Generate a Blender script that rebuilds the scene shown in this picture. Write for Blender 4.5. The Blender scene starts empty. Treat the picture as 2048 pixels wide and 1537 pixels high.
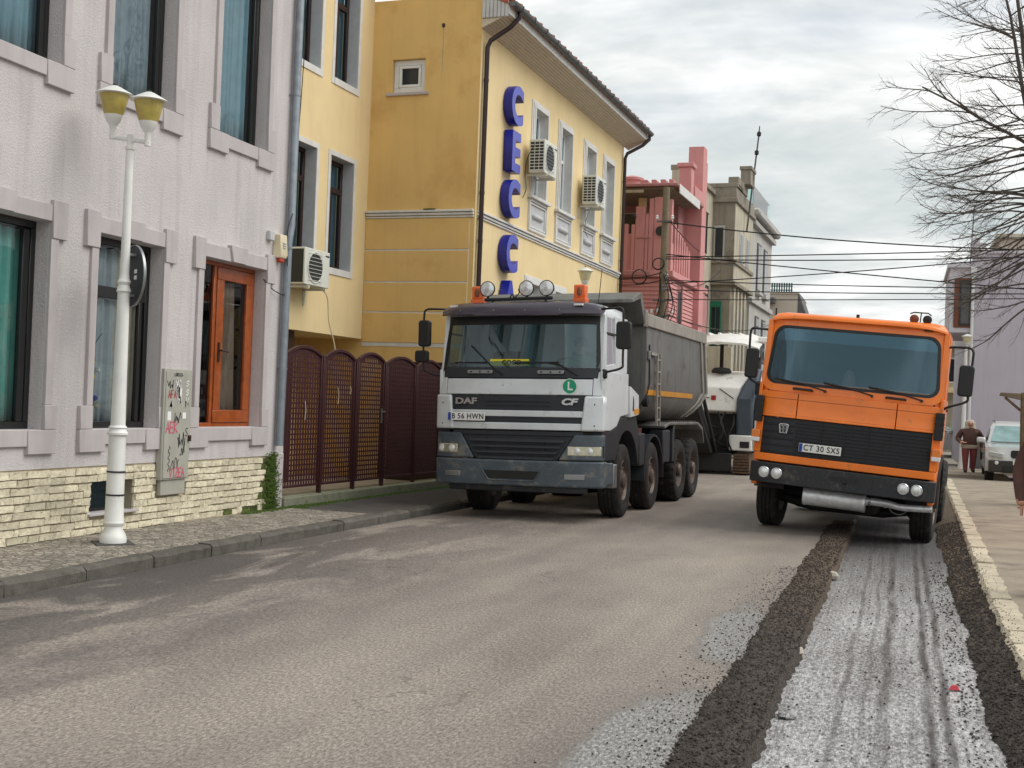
import bpy, bmesh, math, random
from mathutils import Vector, Matrix
random.seed(7)
sc = bpy.context.scene
COL = sc.collection
RAD = math.radians

# ---------------------------------------------------------------- camera
def cam_axes():
    f, cx, cy = 2450.0, 1024.0, 768.5
    d = lambda u, v: Vector(((u - cx) / f, -(v - cy) / f, -1.0))
    Y = d(1805, 838).normalized()
    e = d(2805, 838 + 38)
    X = (e - Y * e.dot(Y)).normalized()
    return Matrix((X, Y, X.cross(Y)))
cam = bpy.data.cameras.new('camera')
cam.sensor_width = 36.0
cam.lens = 2450.0 / 2048.0 * 36.0
cam.clip_end = 4000
cam.clip_start = 0.05
cam_ob = bpy.data.objects.new('camera', cam)
COL.objects.link(cam_ob)
cam_ob.matrix_world = Matrix.Translation((0, 0, 1.6)) @ cam_axes().to_4x4()
sc.camera = cam_ob

# ---------------------------------------------------------------- sky, sun, exposure
SUN = Vector((0.72, 0.16, 0.86)).normalized()
w = bpy.data.worlds.new('World'); sc.world = w; w.use_nodes = True
nt = w.node_tree; nt.nodes.clear()
def N(t, kind, **kw):
    n = t.nodes.new(kind)
    for k, v in kw.items(): setattr(n, k, v)
    return n
def math_n(t, op, a, b=None, clamp=False):
    n = N(t, 'ShaderNodeMath', operation=op, use_clamp=clamp)
    for i, x in enumerate((a, b)):
        if x is None: continue
        if isinstance(x, (int, float)): n.inputs[i].default_value = x
        else: t.links.new(x, n.inputs[i])
    return n.outputs[0]
def mixc(t, fac, a, b, blend='MIX'):
    n = N(t, 'ShaderNodeMix', data_type='RGBA', blend_type=blend)
    for i, x in ((0, fac), (6, a), (7, b)):
        if isinstance(x, (int, float)): n.inputs[i].default_value = x
        elif isinstance(x, (tuple, list)): n.inputs[i].default_value = (*x[:3], 1)
        else: t.links.new(x, n.inputs[i])
    return n.outputs[2]
def ramp(t, fac, stops, interp='LINEAR'):
    n = N(t, 'ShaderNodeValToRGB'); n.color_ramp.interpolation = interp
    el = n.color_ramp.elements
    while len(el) < len(stops): el.new(0.5)
    for e, (p, c) in zip(el, stops):
        e.position = p
        e.color = (c, c, c, 1) if isinstance(c, (int, float)) else (*c, 1)
    t.links.new(fac, n.inputs[0])
    return n.outputs[0]
def noise(t, vec, scale, detail=4, rough=0.55, dist=0.0):
    n = N(t, 'ShaderNodeTexNoise'); n.inputs['Scale'].default_value = scale
    n.inputs['Detail'].default_value = detail; n.inputs['Roughness'].default_value = rough
    n.inputs['Distortion'].default_value = dist
    if vec is not None: t.links.new(vec, n.inputs['Vector'])
    return n.outputs[0]
def mapping(t, vec, scale=(1, 1, 1), loc=(0, 0, 0), rot=(0, 0, 0)):
    n = N(t, 'ShaderNodeMapping'); n.inputs['Scale'].default_value = scale
    n.inputs['Location'].default_value = loc; n.inputs['Rotation'].default_value = rot
    t.links.new(vec, n.inputs['Vector']); return n.outputs[0]

sky = N(nt, 'ShaderNodeTexSky', sky_type='NISHITA', sun_disc=False)
sky.sun_elevation = math.asin(SUN.z); sky.sun_rotation = math.atan2(SUN.x, SUN.y)
sky.dust_density = 2.0
tc = N(nt, 'ShaderNodeTexCoord')
sep = N(nt, 'ShaderNodeSeparateXYZ'); nt.links.new(tc.outputs['Generated'], sep.inputs[0])
zz = math_n(nt, 'ADD', math_n(nt, 'MAXIMUM', sep.outputs[2], 0.0), 0.16)
cmb = N(nt, 'ShaderNodeCombineXYZ')
nt.links.new(math_n(nt, 'DIVIDE', sep.outputs[0], zz), cmb.inputs[0])
nt.links.new(math_n(nt, 'DIVIDE', sep.outputs[1], zz), cmb.inputs[1])
cl_vec = mapping(nt, cmb.outputs[0], (0.8, 1.0, 1.0), (3.1, 1.7, 0.4))
n1 = noise(nt, cl_vec, 0.9, 6, 0.55, 0.5)
n2 = noise(nt, cl_vec, 2.6, 5, 0.6, 0.3)
shade = ramp(nt, math_n(nt, 'ADD', math_n(nt, 'MULTIPLY', n1, 0.62), math_n(nt, 'MULTIPLY', n2, 0.38)),
             [(0.37, (4.5, 5.05, 5.15)), (0.49, (6.3, 6.6, 6.55)), (0.60, (9.4, 9.4, 9.2))])
n3 = noise(nt, mapping(nt, cmb.outputs[0], (0.55, 1.1, 1.0), (7.3, 0.2, 0.0)), 1.1, 5, 0.6, 0.4)
cover = ramp(nt, n3, [(0.30, 0.62), (0.46, 1.0)])
skyc = mixc(nt, cover, sky.outputs[0], shade)
bg = N(nt, 'ShaderNodeBackground'); bg.inputs[1].default_value = 0.086
nt.links.new(skyc, bg.inputs[0])
wo = N(nt, 'ShaderNodeOutputWorld'); nt.links.new(bg.outputs[0], wo.inputs[0])

sun = bpy.data.lights.new('sun', 'SUN'); sun.energy = 1.5; sun.angle = RAD(45); sun.color = (1.0, 0.965, 0.92)
sun_ob = bpy.data.objects.new('sun', sun); COL.objects.link(sun_ob)
sun_ob.rotation_euler = (-SUN).to_track_quat('-Z', 'Y').to_euler()
sc.view_settings.view_transform = 'Standard'; sc.view_settings.look = 'None'
sc.view_settings.gamma = 1.0; sc.view_settings.use_curve_mapping = False
sc.view_settings.exposure = 0.58

# ---------------------------------------------------------------- helpers
def C(r, g, b):
    def l(v):
        v /= 255.0
        return v / 12.92 if v <= 0.04045 else ((v + 0.055) / 1.055) ** 2.4
    return (l(r), l(g), l(b))
M = {}
def mk(name, col, rough=0.6, metal=0.0, var=0.12, vs=3.0, bump=0.0, bs=80.0, spec=0.5, coat=0.0, rnd=0.0,
       streak=0.0, speck=0.0, dirt=None, spat=None):
    m = bpy.data.materials.new(name); m.use_nodes = True
    t = m.node_tree; b = t.nodes['Principled BSDF']
    g = N(t, 'ShaderNodeNewGeometry'); pos = g.outputs['Position']
    c = col
    if var:
        f = noise(t, pos, vs, 5, 0.6)
        f = ramp(t, f, [(0.3, 0.0), (0.7, 1.0)])
        c = mixc(t, f, tuple(x * (1 - var) for x in col), tuple(min(1, x * (1 + var)) for x in col))
    if speck:
        f2 = ramp(t, noise(t, pos, 260, 2, 0.6), [(0.35, 1 - speck), (0.65, 1 + speck)])
        c = mixc(t, 1.0, c, f2, 'MULTIPLY')
    if streak:
        f3 = ramp(t, noise(t, mapping(t, pos, (5, 5, 0.35)), 1.2, 5, 0.65), [(0.48, 1.0), (0.72, 1 - streak)])
        c = mixc(t, 1.0, c, f3, 'MULTIPLY')
    if dirt:
        f4 = ramp(t, noise(t, pos, dirt[1], 5, 0.65), [(dirt[2], 0.0), (dirt[2] + 0.15, 1.0)])
        c = mixc(t, f4, c, dirt[0])
    if spat:
        f5 = math_n(t, 'MULTIPLY', ramp(t, noise(t, pos, 55, 3, 0.7), [(spat[1], 0.0), (spat[1] + 0.05, 0.8)]), ramp(t, noise(t, pos, 1.7, 3, 0.6), [(0.35, 0.15), (0.62, 1.0)]))
        c = mixc(t, f5, c, spat[0])
    if rnd:
        oi = N(t, 'ShaderNodeObjectInfo')
        v = math_n(t, 'ADD', math_n(t, 'MULTIPLY', oi.outputs['Random'], 2 * rnd), 1 - rnd)
        cc = N(t, 'ShaderNodeCombineColor')
        for i in range(3): t.links.new(v, cc.inputs[i])
        c = mixc(t, 1.0, c, cc.outputs[0], 'MULTIPLY')
    if isinstance(c, tuple): b.inputs['Base Color'].default_value = (*c, 1)
    else: t.links.new(c, b.inputs['Base Color'])
    b.inputs['Roughness'].default_value = rough
    b.inputs['Metallic'].default_value = metal
    b.inputs['Specular IOR Level'].default_value = spec
    b.inputs['Coat Weight'].default_value = coat
    b.inputs['Coat Roughness'].default_value = 0.08
    if bump:
        bn = N(t, 'ShaderNodeBump'); bn.inputs['Strength'].default_value = 1.0; bn.inputs['Distance'].default_value = bump
        t.links.new(noise(t, pos, bs, 4, 0.6), bn.inputs['Height']); t.links.new(bn.outputs[0], b.inputs['Normal'])
    M[name] = m
    return m
def glass(name, tint=(0.8, 0.85, 0.85), ior=1.5, rough=0.0, wob=0.0, extra=0.0, refl=(1, 1, 1)):
    m = bpy.data.materials.new(name); m.use_nodes = True
    t = m.node_tree; t.nodes.clear()
    o = N(t, 'ShaderNodeOutputMaterial')
    tr = N(t, 'ShaderNodeBsdfTransparent'); tr.inputs[0].default_value = (*tint, 1)
    gl = N(t, 'ShaderNodeBsdfGlossy'); gl.inputs['Roughness'].default_value = rough; gl.inputs[0].default_value = (*refl, 1)
    fr = N(t, 'ShaderNodeFresnel'); fr.inputs[0].default_value = ior
    fac = math_n(t, 'ADD', fr.outputs[0], extra, True)
    if wob:
        g = N(t, 'ShaderNodeNewGeometry')
        bn = N(t, 'ShaderNodeBump'); bn.inputs['Distance'].default_value = wob
        t.links.new(noise(t, g.outputs['Position'], 1.6, 2, 0.5), bn.inputs['Height'])
        t.links.new(bn.outputs[0], gl.inputs['Normal'])
    mx = N(t, 'ShaderNodeMixShader')
    t.links.new(fac, mx.inputs[0]); t.links.new(tr.outputs[0], mx.inputs[1]); t.links.new(gl.outputs[0], mx.inputs[2])
    t.links.new(mx.outputs[0], o.inputs[0])
    M[name] = m
    return m

class MB:
    def __init__(s): s.v = []; s.f = []
    def add(s, vs, fs):
        o = len(s.v); s.v.extend([tuple(p) for p in vs]); s.f.extend([tuple(i + o for i in f) for f in fs]); return s
    def quad(s, *p): return s.add(p, [tuple(range(len(p)))])
    def box(s, x0, x1, y0, y1, z0, z1, fn=None):
        vs = [(x, y, z) for x in (x0, x1) for y in (y0, y1) for z in (z0, z1)]
        if fn: vs = [fn(*p) for p in vs]
        return s.add(vs, [(0, 1, 3, 2), (4, 6, 7, 5), (0, 4, 5, 1), (2, 3, 7, 6), (0, 2, 6, 4), (1, 5, 7, 3)])
    def fbox(s, fn, u0, u1, z0, z1, d0, d1):
        return s.box(u0, u1, z0, z1, d0, d1, fn)
    def hexa(s, a, b):   # two quads of four points each
        return s.add(list(a) + list(b), [(0, 1, 2, 3), (7, 6, 5, 4), (0, 4, 5, 1), (1, 5, 6, 2), (2, 6, 7, 3), (3, 7, 4, 0)])
    def prism(s, poly, a0, a1, fn):
        n = len(poly)
        vs = [fn(p, q, a0) for p, q in poly] + [fn(p, q, a1) for p, q in poly]
        fs = [tuple(range(n)), tuple(range(2 * n - 1, n - 1, -1))] + [(i, (i + 1) % n, n + (i + 1) % n, n + i) for i in range(n)]
        return s.add(vs, fs)
    def loft(s, rings, cap=True):
        n = len(rings[0]); vs = [p for r in rings for p in r]
        fs = [(k * n + i, k * n + (i + 1) % n, (k + 1) * n + (i + 1) % n, (k + 1) * n + i) for k in range(len(rings) - 1) for i in range(n)]
        if cap: fs += [tuple(range(n)), tuple(range(len(vs) - 1, len(vs) - n - 1, -1))]
        return s.add(vs, fs)
    def tube(s, pts, r, n=8, cap=True):
        pts = [Vector(p) for p in pts]; k = len(pts)
        rs = r if isinstance(r, (list, tuple)) else [r] * k
        rings = []; up = None
        for i, p in enumerate(pts):
            d = (pts[min(i + 1, k - 1)] - pts[max(i - 1, 0)])
            if d.length < 1e-9: d = Vector((0, 0, 1))
            d.normalize()
            if up is None:
                a = Vector((0, 0, 1)) if abs(d.z) < 0.9 else Vector((1, 0, 0))
                up = (a - d * a.dot(d)).normalized()
            else:
                up = up - d * up.dot(d)
                up = up.normalized() if up.length > 1e-6 else d.orthogonal().normalized()
            sd = d.cross(up)
            rings.append([p + (up * math.cos(6.28318531 * j / n) + sd * math.sin(6.28318531 * j / n)) * rs[i] for j in range(n)])
        return s.loft(rings, cap)
    def lathe(s, prof, n=24, c=(0, 0, 0), axis='z', cap=True, mod=None):
        rings = []
        for k, (r, h) in enumerate(prof):
            ring = []
            for j in range(n):
                a = 6.28318531 * j / n; rr = r * (mod(k, j) if mod else 1)
                p, q = rr * math.cos(a), rr * math.sin(a)
                v = {'z': (p, q, h), 'x': (h, p, q), 'y': (p, h, q)}[axis]
                ring.append((v[0] + c[0], v[1] + c[1], v[2] + c[2]))
            rings.append(ring)
        return s.loft(rings, cap)
    def grid(s, nu, nv, fn):
        vs = [fn(i / nu, j / nv) for j in range(nv + 1) for i in range(nu + 1)]
        fs = [(j * (nu + 1) + i, j * (nu + 1) + i + 1, (j + 1) * (nu + 1) + i + 1, (j + 1) * (nu + 1) + i) for j in range(nv) for i in range(nu)]
        return s.add(vs, fs)
    def xf(s, fn): s.v = [tuple(fn(*p)) for p in s.v]; return s
    def mesh(s, name, mat, smooth=None, recalc=True):
        me = bpy.data.meshes.new(name); me.from_pydata(s.v, [], s.f)
        if recalc:
            bm = bmesh.new(); bm.from_mesh(me); bmesh.ops.recalc_face_normals(bm, faces=bm.faces); bm.to_mesh(me); bm.free()
        if mat: me.materials.append(M[mat] if isinstance(mat, str) else mat)
        if smooth is not None:
            me.shade_smooth(); me.set_sharp_from_angle(angle=RAD(smooth))
        return me
    def build(s, name, mat, parent=None, bevel=0.0, smooth=None, seg=2, recalc=True, thick=0.0, sub=0):
        o = bpy.data.objects.new(name, s.mesh(name, mat, smooth, recalc)); COL.objects.link(o)
        if parent is not None: o.parent = parent
        if thick:
            md = o.modifiers.new('t', 'SOLIDIFY'); md.thickness = thick; md.offset = 0
        if sub:
            md = o.modifiers.new('s', 'SUBSURF'); md.levels = sub; md.render_levels = sub
        if bevel:
            md = o.modifiers.new('b', 'BEVEL'); md.width = bevel; md.segments = seg; md.limit_method = 'ANGLE'; md.angle_limit = RAD(40)
            if smooth is None:
                o.data.shade_smooth(); o.data.set_sharp_from_angle(angle=RAD(30))
        return o
def tag(o, label, cat, group=None, kind=None):
    if label: o['label'] = label
    if cat: o['category'] = cat
    if group: o['group'] = group
    if kind: o['kind'] = kind
    return o
def thing(name, label, cat, loc=(0, 0, 0), rot=(0, 0, 0), group=None):
    o = bpy.data.objects.new(name, None); COL.objects.link(o); o.empty_display_size = 0.2
    o.location = loc; o.rotation_euler = rot
    return tag(o, label, cat, group)
def struct(o): o['kind'] = 'structure'; return o
def copy_obj(o, parent=None, loc=None):
    c = o.copy(); COL.objects.link(c); c.parent = parent
    if loc is not None: c.location = loc
    return c
def copy_tree(o, parent=None):
    c = copy_obj(o, parent)
    for ch in [x for x in CH.get(o.name, [])]: copy_tree(ch, c)
    return c
CH = {}
def rrect(x0, x1, y0, y1, r, n=4):
    out = []
    for cx, cy, a0 in ((x1 - r, y1 - r, 0), (x0 + r, y1 - r, 90), (x0 + r, y0 + r, 180), (x1 - r, y0 + r, 270)):
        for k in range(n + 1):
            a = RAD(a0 + 90 * k / n); out.append((cx + r * math.cos(a), cy + r * math.sin(a)))
    return out
def wall(mb, u0, u1, z0, z1, holes, depth, fn):
    us = sorted({u0, u1, *[h[0] for h in holes], *[h[1] for h in holes]}); us = [u for u in us if u0 <= u <= u1]
    zs = sorted({z0, z1, *[h[2] for h in holes], *[h[3] for h in holes]}); zs = [z for z in zs if z0 <= z <= z1]
    for a, b in zip(us, us[1:]):
        for c, d in zip(zs, zs[1:]):
            m, k = (a + b) / 2, (c + d) / 2
            if any(h[0] < m < h[1] and h[2] < k < h[3] for h in holes): continue
            mb.quad(fn(a, c, 0), fn(b, c, 0), fn(b, d, 0), fn(a, d, 0))
    for a, b, c, d in [h[:4] for h in holes]:
        for (p, q), (r, s_) in (((a, c), (b, c)), ((b, c), (b, d)), ((b, d), (a, d)), ((a, d), (a, c))):
            mb.quad(fn(p, q, 0), fn(r, s_, 0), fn(r, s_, depth), fn(p, q, depth))
    return mb
def frame_ring(mb, fn, u0, u1, z0, z1, w, d0, d1):
    mb.fbox(fn, u0, u1, z0, z0 + w, d0, d1); mb.fbox(fn, u0, u1, z1 - w, z1, d0, d1)
    mb.fbox(fn, u0, u0 + w, z0 + w, z1 - w, d0, d1); mb.fbox(fn, u1 - w, u1, z0 + w, z1 - w, d0, d1)
    return mb
def text_mesh(body, size, extrude=0.01, offset=0.0, sx=1.0, shear=0.0, align='CENTER', res=4, space=1.0):
    cu = bpy.data.curves.new('t', 'FONT'); cu.body = body; cu.size = size; cu.extrude = extrude; cu.offset = offset
    cu.space_character = space; cu.align_x = align; cu.align_y = 'CENTER'; cu.shear = shear; cu.resolution_u = res
    o = bpy.data.objects.new('t', cu); COL.objects.link(o)
    dg = bpy.context.evaluated_depsgraph_get(); dg.update()
    me = bpy.data.meshes.new_from_object(o.evaluated_get(dg))
    bpy.data.objects.remove(o); bpy.data.curves.remove(cu)
    for v in me.vertices: v.co.x *= sx
    return me
def text_ob(name, body, size, mat, parent, loc, rot, **kw):
    me = text_mesh(body, size, **kw); me.materials.clear(); me.materials.append(M[mat])
    for p in me.polygons: p.material_index = 0
    o = bpy.data.objects.new(name, me); COL.objects.link(o); o.parent = parent; o.location = loc; o.rotation_euler = rot
    return o
FRONT = (RAD(90), 0, 0)             # text facing -y
SIDE = (RAD(90), 0, RAD(90))        # text facing +x
# ---------------------------------------------------------------- materials
mk('stucco', C(198, 192, 192), 0.9, var=0.07, vs=1.3, bump=0.010, bs=52, streak=0.16, speck=0.16)
mk('trim_grey', C(184, 177, 177), 0.85, var=0.07, vs=3, bump=0.002, bs=140, streak=0.12)
mk('stone_clad', C(212, 203, 178), 0.9, var=0.24, vs=22, bump=0.012, bs=38, rnd=0.18, dirt=(C(120, 104, 78), 14, 0.60))
mk('mortar', C(172, 160, 138), 0.95, var=0.2, vs=12, bump=0.004)
mk('moss', C(70, 92, 30), 1.0, var=0.5, vs=25, bump=0.02, bs=120)
mk('moss_stone', C(98, 105, 52), 0.95, var=0.4, vs=16, bump=0.015, bs=60, rnd=0.25, dirt=(C(52, 74, 22), 20, 0.42))
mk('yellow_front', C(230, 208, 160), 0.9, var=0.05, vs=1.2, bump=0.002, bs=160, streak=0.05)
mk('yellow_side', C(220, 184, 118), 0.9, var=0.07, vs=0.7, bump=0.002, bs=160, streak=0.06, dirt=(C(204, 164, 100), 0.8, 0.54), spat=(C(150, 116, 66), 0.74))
mk('white_trim', C(214, 214, 212), 0.75, var=0.08, vs=5, streak=0.12)
mk('white_plastic', C(222, 224, 224), 0.45, var=0.05, vs=5)
mk('panel_grey', C(188, 190, 192), 0.8, var=0.08, vs=6)
mk('black_frame', C(26, 27, 28), 0.4, var=0.1)
mk('brown_frame', C(52, 32, 28), 0.45, var=0.15, vs=8)
mk('orange_wood', C(152, 74, 26), 0.32, var=0.28, vs=9, coat=0.4)
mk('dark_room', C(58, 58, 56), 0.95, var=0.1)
mk('teal_curtain', C(150, 214, 206), 0.95, var=0.1, vs=6)
mk('blue_curtain', C(178, 210, 220), 0.95, var=0.1, vs=6)
mk('grey_curtain', C(196, 204, 210), 0.95, var=0.1, vs=6)
mk('cream_curtain', C(226, 216, 200), 0.95, var=0.1, vs=6)
mk('zinc', C(142, 150, 158), 0.5, metal=0.55, var=0.16, vs=8, streak=0.15)
mk('brown_pipe', C(44, 26, 26), 0.35, var=0.1)
mk('maroon', C(62, 30, 33), 0.5, var=0.12, vs=4, spec=0.4)
mk('white_paint', C(226, 226, 222), 0.42, var=0.06, vs=5, dirt=(C(150, 142, 128), 14, 0.70), streak=0.10)
mk('lamp_bowl', C(176, 158, 84), 0.35, var=0.2, vs=10)
mk('lamp_bowl_pale', C(206, 198, 160), 0.35, var=0.15, vs=10)
mk('sign_back', C(34, 42, 46), 0.6, metal=0.0, var=0.15)
mk('metal_grey', C(150, 152, 154), 0.4, metal=0.8, var=0.12)
mk('cabinet', C(166, 164, 154), 0.65, var=0.08, vs=5, streak=0.12)
mk('ink_black', C(22, 22, 24), 0.7, var=0)
mk('ink_pink', C(205, 80, 108), 0.7, var=0)
mk('ink_red', C(170, 40, 44), 0.7, var=0)
mk('ink_white', C(232, 232, 230), 0.7, var=0)
mk('blue_letter', C(26, 44, 176), 0.35, var=0.06, coat=0.3)
mk('blue_letter_side', C(20, 30, 140), 0.4, var=0.06)
mk('ac_white', C(214, 216, 208), 0.5, var=0.05, streak=0.1)
mk('ac_dark', C(40, 44, 46), 0.6)
mk('siren', C(222, 210, 178), 0.5, var=0.08)
mk('red_lens', C(180, 60, 30), 0.3, var=0.05)
mk('roof_tile', C(156, 84, 66), 0.8, var=0.2, vs=6, rnd=0.1)
mk('soffit', C(196, 186, 168), 0.7, var=0.08, vs=5)
mk('gutter_grey', C(98, 102, 102), 0.5, metal=0.3, var=0.1)
mk('cable', C(24, 24, 25), 0.7, var=0)
mk('hose', C(206, 190, 160), 0.6, var=0.1)
# trucks
mk('truck_white', C(206, 211, 214), 0.30, var=0.06, vs=3, coat=0.3, dirt=(C(158, 154, 144), 5.5, 0.60), spat=(C(120, 112, 98), 0.66))
mk('truck_bluegrey', C(72, 82, 90), 0.5, var=0.2, vs=5, dirt=(C(118, 114, 104), 5.0, 0.54), spat=(C(140, 132, 118), 0.62))
mk('truck_dark', C(36, 40, 46), 0.55, var=0.15, vs=6)
mk('visor', C(62, 54, 66), 0.22, var=0.08, coat=0.4)
mk('black_plastic', C(22, 23, 25), 0.5, var=0.15, vs=8)
mk('rubber', C(32, 31, 30), 0.85, var=0.25, vs=14, bump=0.003, bs=90, dirt=(C(74, 68, 60), 9, 0.56))
mk('rim', C(112, 100, 92), 0.55, metal=0.5, var=0.3, vs=14, dirt=(C(98, 66, 44), 11, 0.56))
mk('dump_grey', C(112, 113, 111), 0.55, var=0.12, vs=1.8, metal=0.2, streak=0.34, dirt=(C(84, 76, 66), 2.4, 0.55), spat=(C(146, 138, 124), 0.66))
mk('dump_rail', C(150, 146, 138), 0.6, var=0.14, vs=3, streak=0.2, dirt=(C(110, 98, 82), 4, 0.6))
mk('stripe_orange', C(206, 146, 50), 0.5, var=0.1)
mk('lamp_lens', C(176, 170, 146), 0.12, metal=0.3, var=0.25, vs=24, coat=1.0)
mk('lamp_glass', C(222, 224, 224), 0.12, metal=0.35, var=0.1, vs=25, coat=1.0)
mk('beacon', C(232, 102, 24), 0.25, var=0.1, coat=0.6)
mk('chrome', C(198, 200, 202), 0.25, metal=0.9, var=0.06)
mk('orange_paint', C(240, 122, 24), 0.34, var=0.10, vs=2.6, coat=0.35, dirt=(C(190, 108, 50), 6.5, 0.60), spat=(C(130, 84, 50), 0.67))
mk('bumper_black', C(32, 35, 39), 0.5, var=0.15, vs=4, dirt=(C(78, 75, 70), 7, 0.57), spat=(C(116, 108, 96), 0.63))
mk('muffler', C(212, 214, 216), 0.40, metal=0.45, var=0.2, vs=12, dirt=(C(132, 126, 118), 9, 0.58))
mk('plate_white', C(226, 226, 222), 0.5, var=0.04)
mk('plate_blue', C(28, 62, 150), 0.5, var=0)
mk('green_disc', C(24, 150, 112), 0.45, var=0.03)
mk('yellow_sign', C(232, 214, 40), 0.5, var=0.03)
mk('amber', C(222, 122, 40), 0.25, var=0.1, coat=0.6)
mk('cab_inner', C(46, 50, 52), 0.9, var=0.1)
mk('seat_cloth', C(54, 52, 56), 0.95, var=0.1)
mk('skin', C(190, 140, 118), 0.6, var=0.06)
mk('skin_face', C(190, 140, 118), 0.6, var=0.06)
mk('hair', C(58, 50, 44), 0.9, var=0.2, vs=30)
mk('shirt_green', C(46, 120, 88), 0.9, var=0.12)
mk('jacket_brown', C(84, 56, 50), 0.85, var=0.18, vs=9, bump=0.012, bs=12)
mk('trousers_red', C(128, 66, 66), 0.9, var=0.15, vs=8)
mk('trousers_dark', C(46, 46, 52), 0.9, var=0.15)
mk('cloth_beige', C(186, 170, 150), 0.9, var=0.1)
mk('hood_fur', C(196, 186, 172), 0.95, var=0.2, vs=25, bump=0.02, bs=60)
mk('shoe', C(30, 28, 28), 0.7)
mk('mill_white', C(232, 231, 226), 0.45, var=0.08, vs=3, dirt=(C(160, 152, 138), 3, 0.62))
mk('mill_grey', C(70, 80, 92), 0.5, var=0.12)
mk('mill_dark', C(30, 30, 31), 0.7, var=0.25, vs=6)
mk('track_brown', C(92, 72, 58), 0.85, var=0.3, vs=12, bump=0.006)
# distant buildings
mk('pink', C(204, 144, 142), 0.88, var=0.06, vs=1.5, bump=0.003, bs=60, streak=0.10)
mk('pink_dark', C(176, 126, 124), 0.9, var=0.08, vs=2)
mk('red_soffit', C(160, 74, 66), 0.7, var=0.1)
mk('concrete_old', C(146, 138, 124), 0.95, var=0.16, vs=1.2, bump=0.006, bs=40, streak=0.32, dirt=(C(104, 97, 86), 1.4, 0.55))
mk('concrete_cream', C(188, 180, 160), 0.95, var=0.12, vs=1.5, streak=0.3)
mk('plaster_grey', C(182, 180, 174), 0.92, var=0.08, vs=1.5, streak=0.2)
mk('plaster_beige', C(190, 178, 164), 0.92, var=0.07, vs=1)
mk('green_door', C(20, 112, 82), 0.5, var=0.15, vs=6)
mk('brick_brown', C(150, 104, 80), 0.9, var=0.2, vs=8)
mk('lilac', C(190, 184, 194), 0.92, var=0.05, vs=0.8, bump=0.004, bs=30, streak=0.08)
mk('lilac_trim', C(204, 200, 206), 0.85, var=0.06)
mk('rust_frame', C(120, 70, 48), 0.7, var=0.2)
mk('dark_pane', C(40, 44, 48), 0.15, var=0.2, vs=2)
mk('slate', C(96, 96, 96), 0.8, var=0.15)
mk('wood_pole', C(126, 114, 96), 0.95, var=0.22, vs=6, bump=0.006, bs=40, streak=0.3)
mk('bark', C(84, 78, 72), 0.95, var=0.3, vs=12, bump=0.01, bs=40)
mk('bark_trunk', C(116, 100, 80), 0.95, var=0.3, vs=9, bump=0.02, bs=26, streak=0.3)
mk('balustrade_green', C(34, 78, 74), 0.6, var=0.2)
mk('suv_grey', C(206, 206, 204), 0.25, metal=0.25, var=0.05, coat=0.8)
mk('suv_dark', C(58, 54, 52), 0.5, var=0.1)
mk('car_silver', C(178, 182, 184), 0.25, metal=0.5, var=0.04, coat=0.8)
mk('litter_red', C(205, 70, 80), 0.6, var=0.1)
mk('chunk_pale', C(170, 162, 150), 0.9, var=0.2, vs=20, bump=0.004)
glass('win_glass', (0.82, 0.86, 0.86), 1.5, wob=0.004)
glass('win_glass_blue', (0.76, 0.85, 0.88), 1.55, wob=0.006)
glass('door_glass', (0.55, 0.52, 0.50), 1.5)
glass('screen_glass', (0.50, 0.62, 0.64), 1.55, extra=0.07, refl=(0.72, 0.92, 1.0))
mk('car_glass', C(128, 156, 156), 0.1, var=0.3, vs=2)
glass('side_glass', (0.34, 0.38, 0.38), 1.5)
glass('screen_orange', (0.40, 0.56, 0.64), 1.6, extra=0.06, refl=(0.50, 0.80, 0.98))
mk('drape_green', C(60, 74, 64), 0.95, var=0.1)
glass('strip_film', (0.72, 0.86, 0.86), 1.4, extra=0.12, refl=(0.7, 0.9, 0.95))
glass('rail_glass', (0.74, 0.88, 0.86), 1.45)

def pos_xyz(t):
    g = N(t, 'ShaderNodeNewGeometry'); s = N(t, 'ShaderNodeSeparateXYZ'); t.links.new(g.outputs['Position'], s.inputs[0])
    return g.outputs['Position'], s.outputs[0], s.outputs[1], s.outputs[2]
def bump_to(t, b, h, dist):
    bn = N(t, 'ShaderNodeBump'); bn.inputs['Strength'].default_value = 1; bn.inputs['Distance'].default_value = dist
    t.links.new(h, bn.inputs['Height']); t.links.new(bn.outputs[0], b.inputs['Normal'])
def lin(t, col, b): t.links.new(col, b.inputs['Base Color'])
def ell(t, x, y, cx, cy, rx, ry, rot=0.0):
    dx = math_n(t, 'SUBTRACT', x, cx); dy = math_n(t, 'SUBTRACT', y, cy)
    c, s = math.cos(rot), math.sin(rot)
    u = math_n(t, 'ADD', math_n(t, 'MULTIPLY', dx, c / rx), math_n(t, 'MULTIPLY', dy, s / rx))
    v = math_n(t, 'ADD', math_n(t, 'MULTIPLY', dx, -s / ry), math_n(t, 'MULTIPLY', dy, c / ry))
    return math_n(t, 'SQRT', math_n(t, 'ADD', math_n(t, 'MULTIPLY', u, u), math_n(t, 'MULTIPLY', v, v)))

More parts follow.
